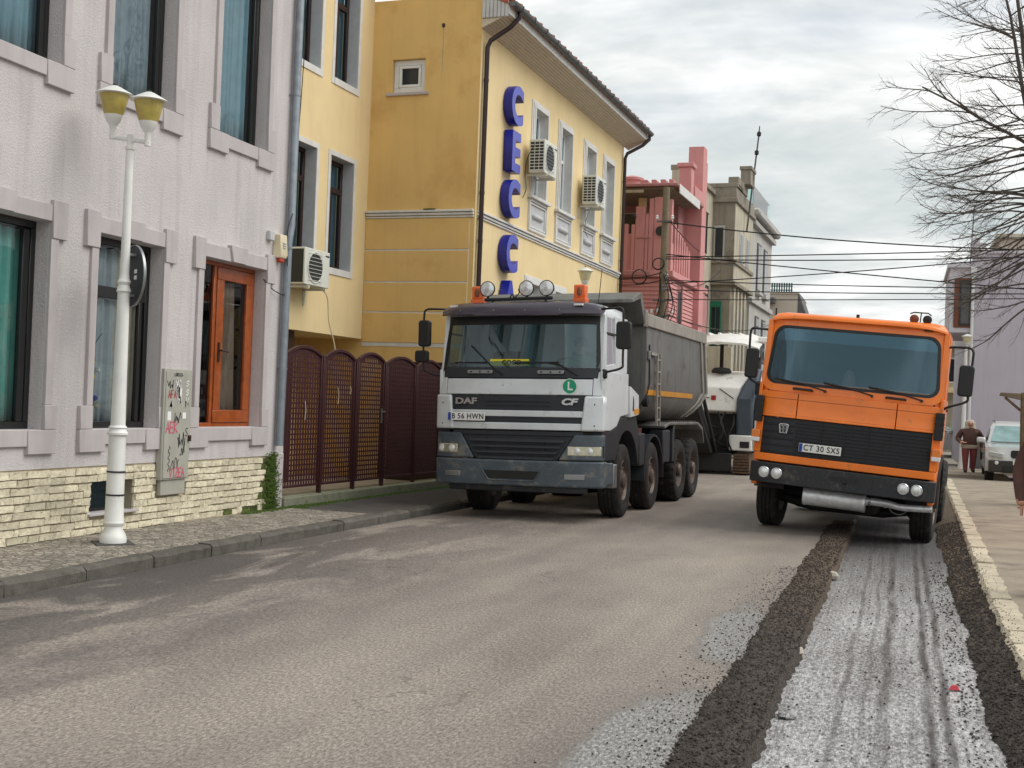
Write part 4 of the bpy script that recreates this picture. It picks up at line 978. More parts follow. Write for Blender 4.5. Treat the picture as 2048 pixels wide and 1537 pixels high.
mb = MB(); mb.hexa([(0.52, -0.06, 8.94), (0.52, 10.95, 8.94), (-4, 10.95, 11.0), (-4, -0.06, 11.0)], [(0.52, -0.06, 9.03), (0.52, 10.95, 9.03), (-4, 10.95, 11.1), (-4, -0.06, 11.1)]); rf = mb.build('roof', 'roof_tile', yb)
for k in range(28):
    mb = MB(); y0 = -0.06 + k * 0.395; mb.tube([(0.60, y0 + 0.1, 9.03), (-1.2, y0 + 0.1, 9.86)], 0.06, 6); mb.build('ridge_tile', 'roof_tile', rf)
# brown downpipes
for y, zl in ((0.13, 0.0), (10.40, 0.0)):
    gy = 0.35 if y < 1 else 10.85
    mb = MB(); mb.tube([(0.60, gy, 8.93), (0.60, gy, 8.80), (0.45, gy - (gy - y) * 0.25, 8.62), (0.12, y + 0.02, 8.35), (0.07, y, 8.22), (0.07, y, 0.1)], 0.045, 10); p_ = mb.build('downpipe', 'brown_pipe', yb, smooth=40)
    for z in (7.6, 5.5, 4.6, 3.0): mb = MB(); mb.lathe([(0.052, -0.03), (0.052, 0.03)], 10, (0.07, y, z)); mb.build('pipe_collar', 'brown_pipe', p_)
# the wing over the yard
WIN = [(-5.10, -4.18), (-2.95, -2.02), (-1.50, -0.60)]
wh = [(a, b, 3.94, 5.96) for a, b in WIN] + [(a, b, 7.36, 9.4) for a, b in WIN]
fw = lambda u, z, d: (WX - d, u, z)
mb = MB(); wall(mb, -9, -0.002, 2.73, 11.5, wh, 0.30, fw)
mb.quad((WX, -9, 2.73), (WX, -0.002, 2.73), (-8, -0.002, 2.73), (-8, -9, 2.73)); mb.build('wing_wall', 'yellow_front', yb)
for (a, b, z0, z1) in wh:
    mb = MB(); 
    mb.fbox(fw, a - 0.09, a - 0.001, z0 - 0.12, z1 + 0.09, -0.012, 0.005); mb.fbox(fw, b + 0.001, b + 0.09, z0 - 0.12, z1 + 0.09, -0.012, 0.005); mb.fbox(fw, a, b, z1 + 0.001, z1 + 0.09, -0.012, 0.005); mb.fbox(fw, a, b, z0 - 0.12, z0 - 0.001, -0.02, 0.005)
    mb.build('window_border', 'white_trim', yb)
    mb = MB(); wall_ = [(a, z0), (b, z0), (b, z1), (a, z1)]
    for (p, q) in zip(wall_, wall_[1:] + wall_[:1]): mb.quad(fw(*[p[0] + (0.004 if p[0] == a else -0.004), p[1] + (0.004 if p[1] == z0 else -0.004)], 0.003), fw(q[0] + (0.004 if q[0] == a else -0.004), q[1] + (0.004 if q[1] == z0 else -0.004), 0.003), fw(q[0] + (0.004 if q[0] == a else -0.004), q[1] + (0.004 if q[1] == z0 else -0.004), 0.30), fw(p[0] + (0.004 if p[0] == a else -0.004), p[1] + (0.004 if p[1] == z0 else -0.004), 0.30))
    mb.build('reveal', 'panel_grey', yb)
    mb = MB(); frame_ring(mb, fw, a + 0.005, b - 0.005, z0 + 0.005, z1 - 0.005, 0.075, 0.22, 0.29); mb.fbox(fw, a + 0.08, b - 0.08, z0 + 1.42, z0 + 1.52, 0.215, 0.285); mb.fbox(fw, (a + b) / 2 - 0.05, (a + b) / 2 + 0.05, z0 + 0.08, z0 + 1.42, 0.216, 0.286)
    f = mb.build('window', 'brown_frame', yb, bevel=0.005, seg=1)
    mb = MB(); mb.quad(*[fw(u, z, 0.25) for u, z in ((a + .07, z0 + .07), (b - .07, z0 + .07), (b - .07, z1 - .07), (a + .07, z1 - .07))]); mb.build('pane', 'screen_orange', f)
    mb = MB(); mb.quad(*[fw(u, z, 0.34) for u, z in ((a, z0), (b, z0), (b, z1), (a, z1))]); mb.build('blind', 'grey_curtain', f)
# recessed ground floor below the wing, with posts and a dark doorway
mb = MB(); mb.quad((-3.6, -9, 0), (-3.6, 0, 0), (-3.6, 0, 2.73), (-3.6, -9, 2.73)); mb.build('yard_wall', 'yellow_front', yb)
mb = MB(); mb.box(-1.62, -0.35, -0.03, 0.003, 0.0, 2.32); mb.build('yard_door', 'brown_frame', yb, bevel=0.01)
for y in (-5.2, -2.35): mb = MB(); mb.box(-2.62, -2.40, y - 0.11, y + 0.11, 0.0, 2.72); mb.build('wing_post', 'brown_frame', yb)
mb = MB(); mb.box(-6, -0.2, -9, -0.1, 0.02, 0.10); struct(mb.build('yard_floor', 'pavement_old')).location = (-7.65, 21.3, 0)
# stain on the cornice
mb = MB(); mb.box(-1.02, -0.78, -0.095, -0.02, 5.171, 5.195); mb.build('debris', 'moss_stone', yb, bevel=0.01)

# letters on the facade, each its own object
for k, (ch, zc, h, nm) in enumerate((('C', 7.435, 0.73, 'topmost'), ('E', 6.515, 0.77, ''), ('C', 5.60, 0.72, ''), ('C', 4.515, 0.71, ''), ('A', 3.60, 0.72, ''), ('R', 2.7, 0.72, ''))):
    lab = {0: 'blue capital letter C at the top of the vertical sign on the yellow wall', 1: 'blue capital letter E on the yellow wall, between two letters C', 2: 'blue capital letter C under the letter E on the yellow wall',
           3: 'blue capital letter C below the white cornice of the yellow wall', 4: 'blue capital letter A half hidden behind the roof lamps of the white truck', 5: 'blue capital letter R at the foot of the vertical sign'}[k]
    if k == 5: continue
    ob = thing('sign_letter', lab, 'letter', (-7.65 + 0.02, 21.3, 0), (0, 0, -YT), 'blue letters of the vertical sign')
    p = text_ob('letter_face', ch, h * 1.36, 'blue_letter', ob, (0.175, 1.56, zc), SIDE, extrude=0.004, offset=0.040, sx=0.98)
    q = text_ob('letter_return', ch, h * 1.36, 'blue_letter_side', ob, (0.085, 1.56, zc), SIDE, extrude=0.085, offset=0.039, sx=0.98)
    mb = MB(); mb.tube([(-0.03, 1.40, zc + h * 0.3), (0.02, 1.40, zc + h * 0.3)], 0.012, 5); mb.tube([(-0.03, 1.40, zc - h * 0.3), (0.02, 1.40, zc - h * 0.3)], 0.012, 5); mb.build('fixing', 'metal_grey', ob)

# air conditioners
def ac_unit(label, root_loc, rot, w_, h_, d_, grille, pipe=None):
    """unit with its back to x=0 (wall), running along y"""
    t = thing('air_conditioner', label, 'air conditioner', root_loc, rot, 'air conditioning units on the yellow building')
    mb = MB(); mb.box(0.12, 0.12 + d_, 0, w_, 0, h_); mb.build('case', 'ac_white', t, bevel=0.012)
    x1 = 0.12 + d_
    # front fan opening and its guard
    mb = MB(); R0 = h_ * 0.40; cy = w_ * 0.42
    mb.lathe([(R0, 0.0), (R0 + 0.03, 0.012), (R0 + 0.012, 0.02), (R0 - 0.01, 0.012)], 28, (x1 - 0.006, cy, h_ / 2), 'x', cap=False); mb.build('fan_ring', 'ac_white', t, smooth=40)
    mb = MB(); mb.lathe([(0.005, 0.0), (R0, 0.0), (R0, 0.005)], 28, (x1 + 0.0015, cy, h_ / 2), 'x'); mb.build('fan_opening', 'ac_dark', t)
    for k in range(8):
        mb = MB(); mb.box(x1 + 0.012, x1 + 0.018, cy - R0, cy + R0, h_ / 2 - R0 * 0.9 + k * R0 * 1.8 / 7 - 0.004, h_ / 2 - R0 * 0.9 + k * R0 * 1.8 / 7 + 0.004)
        mb.build('guard_bar', 'ac_white' if not grille else 'metal_grey', t)
    mb = MB(); mb.box(x1 - 0.003, x1 + 0.004, w_ * 0.82, w_ * 0.97, h_ * 0.86, h_ * 0.9); mb.build('badge', 'ink_black', t)
    if grille:   # cooling grille in the end that faces down the street
        mb = MB(); mb.box(0.145, x1 - 0.02, -0.004, 0.004, 0.05, h_ - 0.05); mb.build('grille_back', 'ac_dark', t)
        for k in range(10): mb = MB(); mb.box(0.14, x1 - 0.015, -0.013, -0.003, 0.045 + k * (h_ - 0.1) / 9, 0.062 + k * (h_ - 0.1) / 9); mb.build('grille_bar', 'ac_white', t)
        for k in range(4): xx = 0.14 + k * (d_ - 0.045) / 3; mb = MB(); mb.box(xx, xx + 0.012, -0.0145, -0.004, 0.045, h_ - 0.045); mb.build('grille_bar', 'ac_white', t)
    else:
        mb = MB(); mb.box(0.14, x1 - 0.03, -0.003, 0.004, 0.03, h_ - 0.03); mb.build('side_coil', 'ac_dark', t)
    for yy in (0.12, w_ - 0.16): mb = MB(); mb.box(0.0, 0.14 + d_, yy, yy + 0.035, -0.05, -0.012); mb.box(0.0, 0.03, yy, yy + 0.035, -0.3, -0.012); mb.box(0.14, 0.2, yy, yy + 0.03, -0.013, 0.002); mb.build('bracket', 'ac_white', t)
    return t
def yloc(x, y, z):
    c, s = math.cos(YT), math.sin(YT); return (-7.65 + x * c + y * s, 21.3 - x * s + y * c, z)
ac_unit('air conditioner beside the letter E on the yellow facade', yloc(0, 2.55, 6.34), (0, 0, -YT), 0.82, 0.68, 0.34, True)
ac_unit('air conditioner between the second and third upper windows of the yellow facade', yloc(0, 6.42, 6.34), (0, 0, -YT), 0.82, 0.68, 0.34, True)
a3 = ac_unit('air conditioner on the yellow wing above the maroon fence', yloc(WX, -3.02, 3.47), (0, 0, -YT), 0.86, 0.62, 0.30, False)
wire_ob('drain_hose', 'cream drain hose hanging from the air conditioner over the fence', catmull([yloc(WX + 0.35, -2.25, 3.44), yloc(WX + 0.40, -2.15, 3.3), yloc(WX + 0.42, -2.10, 2.9), yloc(WX + 0.5, -2.0, 2.45), yloc(WX + 0.5, -2.0, 2.0)]), 0.012, 'hose', 'hose')
wire_ob('drain_hose', 'thin grey hose hanging under the air conditioner by the third window of the yellow facade', catmull([yloc(0.3, 6.6, 6.3), yloc(0.2, 6.55, 6.0), yloc(0.12, 6.75, 5.75), yloc(0.1, 7.1, 5.65)]), 0.010, 'metal_grey', 'hose')
wire_ob('wall_cable', 'black cable drooping beside the air conditioner near the letter E', catmull([yloc(0.25, 2.5, 6.9), yloc(0.15, 2.38, 6.6), yloc(0.1, 2.4, 6.3), yloc(0.1, 2.5, 6.0), yloc(0.05, 2.45, 5.8)]), 0.008)
# lamp in front of the yellow facade
l2 = thing('street_lamp', 'white street lamp standing behind the white truck, in front of the yellow facade', 'street lamp', (-6.62, 25.6, 0.091))
m_ = MB(); m_.lathe([(0.14, 0), (0.12, 0.3), (0.11, 1.0), (0.075, 1.1), (0.06, 2.6), (0.05, 4.0)], 14); m_.build('shaft', 'white_paint', l2, smooth=40)
m_ = MB(); m_.tube([(-0.2, 0, 3.95), (0.2, 0, 3.95)], 0.02, 8); m_.build('crossarm', 'white_paint', l2)
lamp_head(l2, 0, 0, 4.13, 'lamp_bowl_pale')
# ---------------------------------------------------------------- trucks: shared makers
def cpanel(zs, xl, xr, fy, th=0.03, nx_=16):
    """curved front panel between xl(z) and xr(z), face at y=fy(x,z), closed with thickness"""
    mb = MB(); A = []; B = []
    for z in zs:
        a, b = xl(z), xr(z)
        for i in range(nx_ + 1):
            x = a + (b - a) * i / nx_; y = fy(x, z); A.append((x, y, z)); B.append((x, y + th, z))
    n = nx_ + 1; k = len(zs); o = len(A); f = []
    for j in range(k - 1):
        for i in range(nx_):
            f.append((j * n + i, j * n + i + 1, (j + 1) * n + i + 1, (j + 1) * n + i)); f.append((o + j * n + i, o + (j + 1) * n + i, o + (j + 1) * n + i + 1, o + j * n + i + 1))
    for i in range(nx_): f += [(i, o + i, o + i + 1, i + 1), ((k - 1) * n + i, (k - 1) * n + i + 1, o + (k - 1) * n + i + 1, o + (k - 1) * n + i)]
    for j in range(k - 1): f += [(j * n, (j + 1) * n, o + (j + 1) * n, o + j * n), (j * n + nx_, o + j * n + nx_, o + (j + 1) * n + nx_, (j + 1) * n + nx_)]
    return mb.add(A + B, f)
K = lambda v: (lambda z: v)
tyre_cache = {}
def wheel(root, x, y, z, r, wd, side, block=False, steer=0.0, dish=0.06):
    """outer face towards side; hub mesh carries tyre and rim"""
    key = (r, wd, block, dish)
    if key not in tyre_cache:
        t_ = MB(); h = wd / 2
        prof = [(r * 0.56, -h * 0.86), (r * 0.66, -h * 0.98), (r * 0.82, -h), (r * 0.93, -h * 0.95), (r * 0.985, -h * 0.82)]
        m = [(r, -h * 0.72), (r, -h * 0.42), (r - 0.014, -h * 0.38), (r - 0.014, -h * 0.32), (r, -h * 0.28), (r, -h * 0.05), (r - 0.014, -h * 0.03), (r - 0.014, h * 0.03), (r, h * 0.05), (r, h * 0.28), (r - 0.014, h * 0.32), (r - 0.014, h * 0.38), (r, h * 0.42), (r, h * 0.72)]
        prof = prof + m + [(a, -b) for a, b in reversed(prof)]
        n = 96 if block else 56
        md = (lambda k, j: (0.968 if (j % 4 == 0 and (k >= 3 and k <= len(prof) - 4)) else 1.0)) if block else None
        t_.lathe(prof, n, (0, 0, 0), 'x', cap=False, mod=md)
        rm = MB(); rr = r * 0.565
        rm.lathe([(rr, -h * 0.86), (rr, h * 0.8), (rr * 0.96, h * 0.88), (rr * 0.93, h * 0.80), (rr * 0.88, h * 0.45), (rr * 0.80, h * 0.80 - dish), (rr * 0.55, h * 0.80 - dish * 0.6), (rr * 0.50, h * 0.80 - dish * 0.4), (rr * 0.02, h * 0.80 - dish * 0.4)], 32, (0, 0, 0), 'x')
        hb = MB(); hb.lathe([(rr * 0.36, h * 0.5), (rr * 0.36, h * 0.95), (rr * 0.30, h * 1.02), (rr * 0.02, h * 1.04)], 20, (0, 0, 0), 'x')
        for k in range(10):
            a = k * 0.6283; hb.lathe([(0.018, h * 0.7), (0.018, h * 0.80 - dish * 0.2), (0.002, h * 0.82)], 6, (0, rr * 0.62 * math.cos(a), rr * 0.62 * math.sin(a)), 'x')
        hol = MB()
        for k in range(8):
            a = k * 0.7854 + 0.2; hol.lathe([(0.034, h * 0.80 - dish * 0.9 - 0.002), (0.034, h * 0.80 - dish * 0.72), (0.002, h * 0.80 - dish * 0.72)], 8, (0, rr * 0.74 * math.cos(a), rr * 0.74 * math.sin(a)), 'x')
        tyre_cache[key] = (t_.mesh('tyre', 'rubber', 32), rm.mesh('rim', 'rim', 32), hb.mesh('wheel', 'rim', 32), hol.mesh('rim_hole', 'black_plastic', 32))
    ms = tyre_cache[key]
    hub = bpy.data.objects.new('wheel', ms[2]); COL.objects.link(hub); hub.parent = root; hub.location = (x, y, z)
    hub.rotation_euler = (0, 0, (0 if side > 0 else math.pi) + steer)
    for nm, me in (('tyre', ms[0]), ('rim', ms[1]), ('rim_holes', ms[3])):
        o = bpy.data.objects.new(nm, me); COL.objects.link(o); o.parent = hub
        if nm == 'rim_holes': o['kind'] = 'stuff'
    return hub
def plate(root, x, y, z, w_, h_, txt, rz=0.0):
    t_ = MB(); t_.box(-w_ / 2, w_ / 2, -0.006, 0.006, -h_ / 2, h_ / 2); p = t_.build('number_plate', 'plate_white', root, bevel=0.004, seg=1); p.location = (x, y, z); p.rotation_euler = (0, 0, rz)
    t_ = MB(); t_.box(-w_ / 2 + 0.004, -w_ / 2 + 0.048, -0.0085, -0.002, -h_ / 2 + 0.004, h_ / 2 - 0.004); t_.build('country_band', 'plate_blue', p)
    tx = text_ob('plate_text', txt, h_ * 0.92, 'ink_black', p, (0.022, -0.0072, 0.0), FRONT, extrude=0.0012, offset=0.0015, space=1.12)
    xs = [v.co.x for v in tx.data.vertices]; k = (w_ - 0.085) / (max(xs) - min(xs)); mid = (max(xs) + min(xs)) / 2
    for v in tx.data.vertices: v.co.x = (v.co.x - mid) * k
    return p
def mirror(root, x, y, z, w_, h_, arm, lens=True):
    t_ = MB(); t_.prism(rrect(x - w_ / 2, x + w_ / 2, z - h_ / 2, z + h_ / 2, min(w_, h_) * 0.22, 3), y - 0.04, y + 0.05, lambda p, q, a: (p, a, q)); m_ = t_.build('mirror', 'black_plastic', root, bevel=0.02, seg=3)
    if arm: t_ = MB(); t_.tube(arm, 0.016, 8); t_.build('mirror_arm', 'black_plastic', m_, smooth=50)
    return m_
def seat(root, x, y, z):
    t_ = MB(); t_.box(x - 0.26, x + 0.26, y - 0.25, y + 0.25, z, z + 0.14); t_.hexa([(x - 0.25, y + 0.18, z + 0.12), (x + 0.25, y + 0.18, z + 0.12), (x + 0.25, y + 0.30, z + 0.12), (x - 0.25, y + 0.30, z + 0.12)], [(x - 0.22, y + 0.30, z + 0.80), (x + 0.22, y + 0.30, z + 0.80), (x + 0.22, y + 0.40, z + 0.80), (x - 0.22, y + 0.40, z + 0.80)])
    return t_.build('seat', 'seat_cloth', root, bevel=0.03)
def steering(root, x, y, z):
    t_ = MB(); pts = [(0.21 * math.cos(a * 0.3142), 0.21 * math.sin(a * 0.3142), 0) for a in range(21)]
    t_.tube(pts, 0.014, 7); t_.tube([(-0.2, 0, 0), (0.2, 0, 0)], 0.014, 6); t_.tube([(0, 0, 0), (0, 0.0, -0.35)], 0.025, 6)
    o = t_.build('steering_wheel', 'black_plastic', root, smooth=50); o.location = (x, y, z); o.rotation_euler = (RAD(-28), 0, 0); return o
def driver(label, parent_root, x, y, z, shirt, world):
    """seated figure, one skin for head, neck and hands, clothing as children"""
    t = thing('person', label, 'person', world[0], world[1])
    sk = bpy.data.meshes.new('body'); 
    P = {'pelvis': (0, 0.05, 0.10), 'belly': (0, 0.06, 0.28), 'chest': (0, 0.05, 0.46), 'neckb': (0, 0.04, 0.58), 'neck': (0, 0.03, 0.645), 'head': (0, 0.015, 0.74), 'top': (0, 0.03, 0.83),
         'shL': (-0.19, 0.05, 0.52), 'elL': (-0.25, -0.09, 0.27), 'wrL': (-0.16, -0.33, 0.33), 'haL': (-0.14, -0.40, 0.355), 'shR': (0.19, 0.05, 0.52), 'elR': (0.25, -0.09, 0.27), 'wrR': (0.16, -0.33, 0.33), 'haR': (0.14, -0.40, 0.355),
         'knL': (-0.14, -0.42, 0.14), 'ftL': (-0.14, -0.48, -0.28), 'knR': (0.14, -0.42, 0.14), 'ftR': (0.14, -0.48, -0.28)}
    RR = {'pelvis': .15, 'belly': .145, 'chest': .16, 'neckb': .09, 'neck': .058, 'head': .098, 'top': .07, 'shL': .075, 'elL': .05, 'wrL': .034, 'haL': .042, 'shR': .075, 'elR': .05, 'wrR': .034, 'haR': .042, 'knL': .07, 'ftL': .045, 'knR': .07, 'ftR': .045}
    nm = list(P); E_ = [('pelvis', 'belly'), ('belly', 'chest'), ('chest', 'neckb'), ('neckb', 'neck'), ('neck', 'head'), ('head', 'top'), ('chest', 'shL'), ('shL', 'elL'), ('elL', 'wrL'), ('wrL', 'haL'), ('chest', 'shR'), ('shR', 'elR'), ('elR', 'wrR'), ('wrR', 'haR'), ('pelvis', 'knL'), ('knL', 'ftL'), ('pelvis', 'knR'), ('knR', 'ftR')]
    o = skin_body('body', [P[k] for k in nm], [(nm.index(a), nm.index(b)) for a, b in E_], [RR[k] for k in nm], 0, t)
    me = o.data; me.materials.clear(); me.materials.append(M['skin']); me.materials.append(M[shirt]); me.materials.append(M['trousers_dark'])
    for p in me.polygons:
        c = p.center
        p.material_index = 0 if (c.z > 0.61 or (c.y < -0.30 and c.z > 0.25)) else (1 if c.z > 0.16 and c.y > -0.33 else 2)
    hb = MB(); hb.lathe([(0.01, 0.105), (0.07, 0.085), (0.103, 0.04), (0.106, 0.0), (0.098, -0.05)], 16, (0, 0.04, 0.765), 'z', cap=False); hb.build('hair', 'hair', t, smooth=60)
    nb = MB(); nb.hexa([(-0.016, -0.085, 0.715), (0.016, -0.085, 0.715), (0.016, -0.06, 0.71), (-0.016, -0.06, 0.71)], [(-0.008, -0.085, 0.765), (0.008, -0.085, 0.765), (0.008, -0.06, 0.765), (-0.008, -0.06, 0.765)]); nb.v = [(a, b - (0.025 if abs(c - 0.715) < 0.004 and b < -0.08 else 0), c) for a, b, c in nb.v]; nb.build('nose', 'skin', t, bevel=0.005)
    for s_ in (-1, 1): nb = MB(); nb.lathe([(0.002, -0.006), (0.013, 0), (0.002, 0.006)], 8, (s_ * 0.036, -0.083, 0.775), 'y'); nb.build('eye', 'hair', t, smooth=60)
    return t
def skin_body(name, verts, edges, radii, root_i, parent, sub=2):
    me = bpy.data.meshes.new(name); me.from_pydata(verts, edges, [])
    o = bpy.data.objects.new(name, me); COL.objects.link(o)
    md = o.modifiers.new('skin', 'SKIN'); md.use_smooth_shade = True; md.branch_smoothing = 0.3
    sv = me.skin_vertices[0].data if me.skin_vertices else None
    if sv is None:
        bm = bmesh.new(); bm.from_mesh(me); bm.verts.layers.skin.verify(); bm.to_mesh(me); bm.free(); sv = me.skin_vertices[0].data
    for i, r in enumerate(radii):
        rr = r if isinstance(r, tuple) else (r, r); sv[i].radius = rr; sv[i].use_root = (i == root_i)
    s = o.modifiers.new('sub', 'SUBSURF'); s.levels = sub; s.render_levels = sub
    dg = bpy.context.evaluated_depsgraph_get(); dg.update()
    m2 = bpy.data.meshes.new_from_object(o.evaluated_get(dg)); m2.name = name
    bpy.data.objects.remove(o); m2.shade_smooth()
    o = bpy.data.objects.new(name, m2); COL.objects.link(o); o.parent = parent
    return o

# ---------------------------------------------------------------- white tipper truck
DLOC, DROT = (-5.03, 17.55, -0.022), (0, RAD(-1.2), RAD(-2.3))
daf = thing('tipper_truck', 'white four-axle tipper truck with a grey dump body parked beside the fence', 'truck', DLOC, DROT)
def base_y(z):
    pts = [(0.3, -1.33), (0.5, -1.36), (0.84, -1.365), (1.2, -1.345), (1.75, -1.33), (2.0, -1.30), (2.9, -1.14), (3.1, -1.08)]
    for (a, b), (c, d) in zip(pts, pts[1:]):
        if z <= c: return b + (d - b) * (z - a) / (c - a)
    return pts[-1][1]
fyd = lambda x, z, p=0.0: base_y(z) + 0.14 * (min(1.25, abs(x)) / 1.22) ** 5 - p
FP = lambda p: (lambda x, z: fyd(x, z, p))
cpanel([0.49, 0.55, 0.66, 0.78, 0.85], K(-1.23), K(1.25), FP(0.02), 0.20, 24).build('bumper', 'truck_bluegrey', daf, bevel=0.025, seg=3)
cpanel([0.41, 0.49], K(-1.0), K(1.02), FP(-0.02), 0.1).build('bumper_valance', 'bumper_black', daf, bevel=0.01)
cpanel([0.585, 0.70], lambda z: -0.38 - (z - 0.585) * 0.6, lambda z: 0.30 + (z - 0.585) * 0.6, FP(0.024), 0.03).build('bumper_slot', 'black_plastic', daf)
fr_ = MB()
sl = [(-0.47, 0.705), (-0.38, 0.58), (-0.3, 0.565), (0.24, 0.565), (0.31, 0.58), (0.39, 0.705)]
fr_.tube([(x, fyd(x, z, 0.024), z) for x, z in sl], 0.011, 6); fr_.build('slot_rim', 'truck_bluegrey', daf, smooth=50)
gl_ = lambda z: -0.55 - (z - 0.80) * 0.62; gr_ = lambda z: 0.58 + (z - 0.80) * 0.62
cpanel([0.86, 0.95, 1.05, 1.15, 1.215], K(-1.225), lambda z: gl_(z) - 0.015, FP(0.0), 0.10, 12).build('lamp_surround', 'truck_bluegrey', daf, bevel=0.02, seg=3)
cpanel([0.86, 0.95, 1.05, 1.15, 1.215], lambda z: gr_(z) + 0.015, K(1.235), FP(0.0), 0.10, 12).build('lamp_surround', 'truck_bluegrey', daf, bevel=0.02, seg=3)
cpanel([0.79, 0.82, 0.9, 1.05, 1.2, 1.25], lambda z: gl_(z) + (0.10 if z < 0.8 else 0.03 if z < 0.83 else 0), lambda z: gr_(z) - (0.10 if z < 0.8 else 0.03 if z < 0.83 else 0), FP(-0.035), 0.05).build('lower_grille', 'truck_dark', daf)
for z in (0.86, 0.94, 1.02, 1.10):
    cpanel([z, z + 0.014, z + 0.05], lambda q: gl_(q) + 0.06, lambda q: gr_(q) - 0.06, lambda x, q, z=z: fyd(x, q, 0.012 - (q - z) * 0.7), 0.018).build('grille_slat', 'truck_dark', daf, bevel=0.004, seg=1)
for x in (-0.42, 0.42): t_ = MB(); t_.box(x - 0.012, x + 0.012, -1.34, -1.30, 0.86, 1.14); t_.build('grille_rib', 'black_plastic', daf)
cpanel([1.19, 1.255], K(-0.95), K(0.97), FP(-0.01), 0.05).build('grille_top', 'truck_dark', daf, bevel=0.006)
for s_, a, b in ((-1, -1.20, -0.86), (1, 0.76, 1.215)):
    h = cpanel([0.925, 0.99, 1.055], K(a), K(b), FP(0.004), 0.05, 10).build('headlight', 'lamp_lens', daf, bevel=0.012)
    cpanel([0.905, 0.915, 1.065, 1.075], K(a - 0.02), K(b + 0.02 if s_ < 0 else 1.235), FP(-0.004), 0.05, 10).build('lamp_bezel', 'black_plastic', h)
    for cx in ((a + b) / 2 - 0.09, (a + b) / 2 + 0.08):
        t_ = MB(); yy = fyd(cx, 0.99, 0.006); t_.lathe([(0.048, yy), (0.05, yy - 0.004), (0.03, yy - 0.010), (0.004, yy - 0.013)], 18, (cx, 0, 0.99), 'y'); t_.build('lamp_reflector', 'lamp_glass', h, smooth=40)
for a, b in ((-1.05, -0.80), (0.73, 1.01)): cpanel([0.60, 0.675], K(a), K(b), FP(0.026), 0.03, 6).build('fog_light', 'metal_grey', daf, bevel=0.006)
for s_ in (-1, 1):
    x0, x1 = (0.985, 1.245) if s_ > 0 else (-1.245, -0.985)
    p_ = cpanel([1.265, 1.30, 1.45, 1.62, 1.72, 1.745], (lambda z: 0.985 + (1.75 - z) * -0.10) if s_ > 0 else K(x0), K(x1) if s_ > 0 else (lambda z: -0.985 + (1.75 - z) * 0.10), FP(0.03), 0.12, 8).build('corner_panel', 'truck_white', daf, bevel=0.03, seg=3)
    for z in (1.34, 1.63): t_ = MB(); xx = 1.12 * s_; yy = fyd(xx, z, 0.03); t_.lathe([(0.011, yy), (0.011, yy - 0.003)], 8, (xx, 0, z), 'y'); t_.build('bolt', 'black_plastic', p_)
ins = lambda z: 1.02 - (1.75 - z) * 0.10
cpanel([1.27, 1.36, 1.5, 1.745], lambda z: -ins(z), ins, FP(-0.012), 0.05).build('upper_grille', 'truck_dark', daf)
for z0, z1 in ((1.45, 1.535), (1.27, 1.365)): cpanel([z0, (z0 + z1) / 2, z1], lambda z: -ins(z) + 0.004, lambda z: ins(z) - 0.004, FP(0.012), 0.04).build('grille_bar', 'truck_white', daf, bevel=0.008)
for z in (1.60, 1.655): cpanel([z, z + 0.03], K(-0.45), K(0.50), FP(0.0), 0.03).build('grille_slat', 'truck_dark', daf, bevel=0.005, seg=1)
cpanel([1.755, 1.85, 1.975], lambda z: -1.075, K(1.075), FP(0.0), 0.05).build('front_panel', 'truck_white', daf, bevel=0.010)
for s_ in (-1, 1): cpanel([1.75, 1.85, 1.97, 2.08], K(1.082) if s_ > 0 else (lambda z: -1.215 + max(0, z - 1.9) * 0.1), (lambda z: 1.215 - max(0, z - 1.9) * 0.1) if s_ > 0 else K(-1.082), FP(0.0), 0.08, 5).build('cheek_panel', 'truck_white', daf, bevel=0.008)
cpanel([1.985, 2.06, 2.14], lambda z: -1.14 - (z - 1.98) * 0.1, lambda z: 1.14 + (z - 1.98) * 0.1, FP(0.004), 0.05).build('scuttle', 'truck_dark', daf, bevel=0.01)
for a, b in ((-0.74, -0.36), (0.30, 0.69)):
    t_ = MB(); y0 = fyd((a + b) / 2, 2.07, 0.02); t_.prism(rrect(a, b, 2.045, 2.095, 0.022, 4), y0 - 0.02, y0 + 0.02, lambda p, q, c: (p, c, q)); g_ = t_.build('grab_handle', 'metal_grey', daf, bevel=0.004)
    for xx in (a + 0.06, (a + b) / 2, b - 0.06): t_ = MB(); t_.lathe([(0.014, y0 - 0.020), (0.014, y0 - 0.023)], 8, (xx, 0, 2.07), 'y'); t_.build('handle_bolt', 'black_plastic', g_)
wl = lambda z: -1.155 + (z - 2.12) * 0.05; wr = lambda z: 1.155 - (z - 2.12) * 0.05
ws = MB(); zs = [2.13 + i * 0.09 for i in range(9)]; ws.grid(16, 8, lambda a, b: ((wl(zs[0] + (zs[-1] - zs[0]) * b)) + (wr(zs[0] + (zs[-1] - zs[0]) * b) - wl(zs[0] + (zs[-1] - zs[0]) * b)) * a, fyd((wl(2.3) + (wr(2.3) - wl(2.3)) * a), zs[0] + (zs[-1] - zs[0]) * b, 0.002), zs[0] + (zs[-1] - zs[0]) * b))
wsc = ws.build('windscreen', 'screen_glass', daf, smooth=60)
for s_ in (-1, 1): cpanel([2.10, 2.3, 2.6, 2.85], (lambda z: wr(z) - 0.045) if s_ > 0 else (lambda z: wl(z) - 0.012), (lambda z: wr(z) + 0.012) if s_ > 0 else (lambda z: wl(z) + 0.045), FP(0.004), 0.02, 3).build('screen_border', 'black_plastic', wsc)
cpanel([2.74, 2.86], lambda z: wl(z), lambda z: wr(z), FP(0.003), 0.02).build('screen_border', 'black_plastic', wsc)
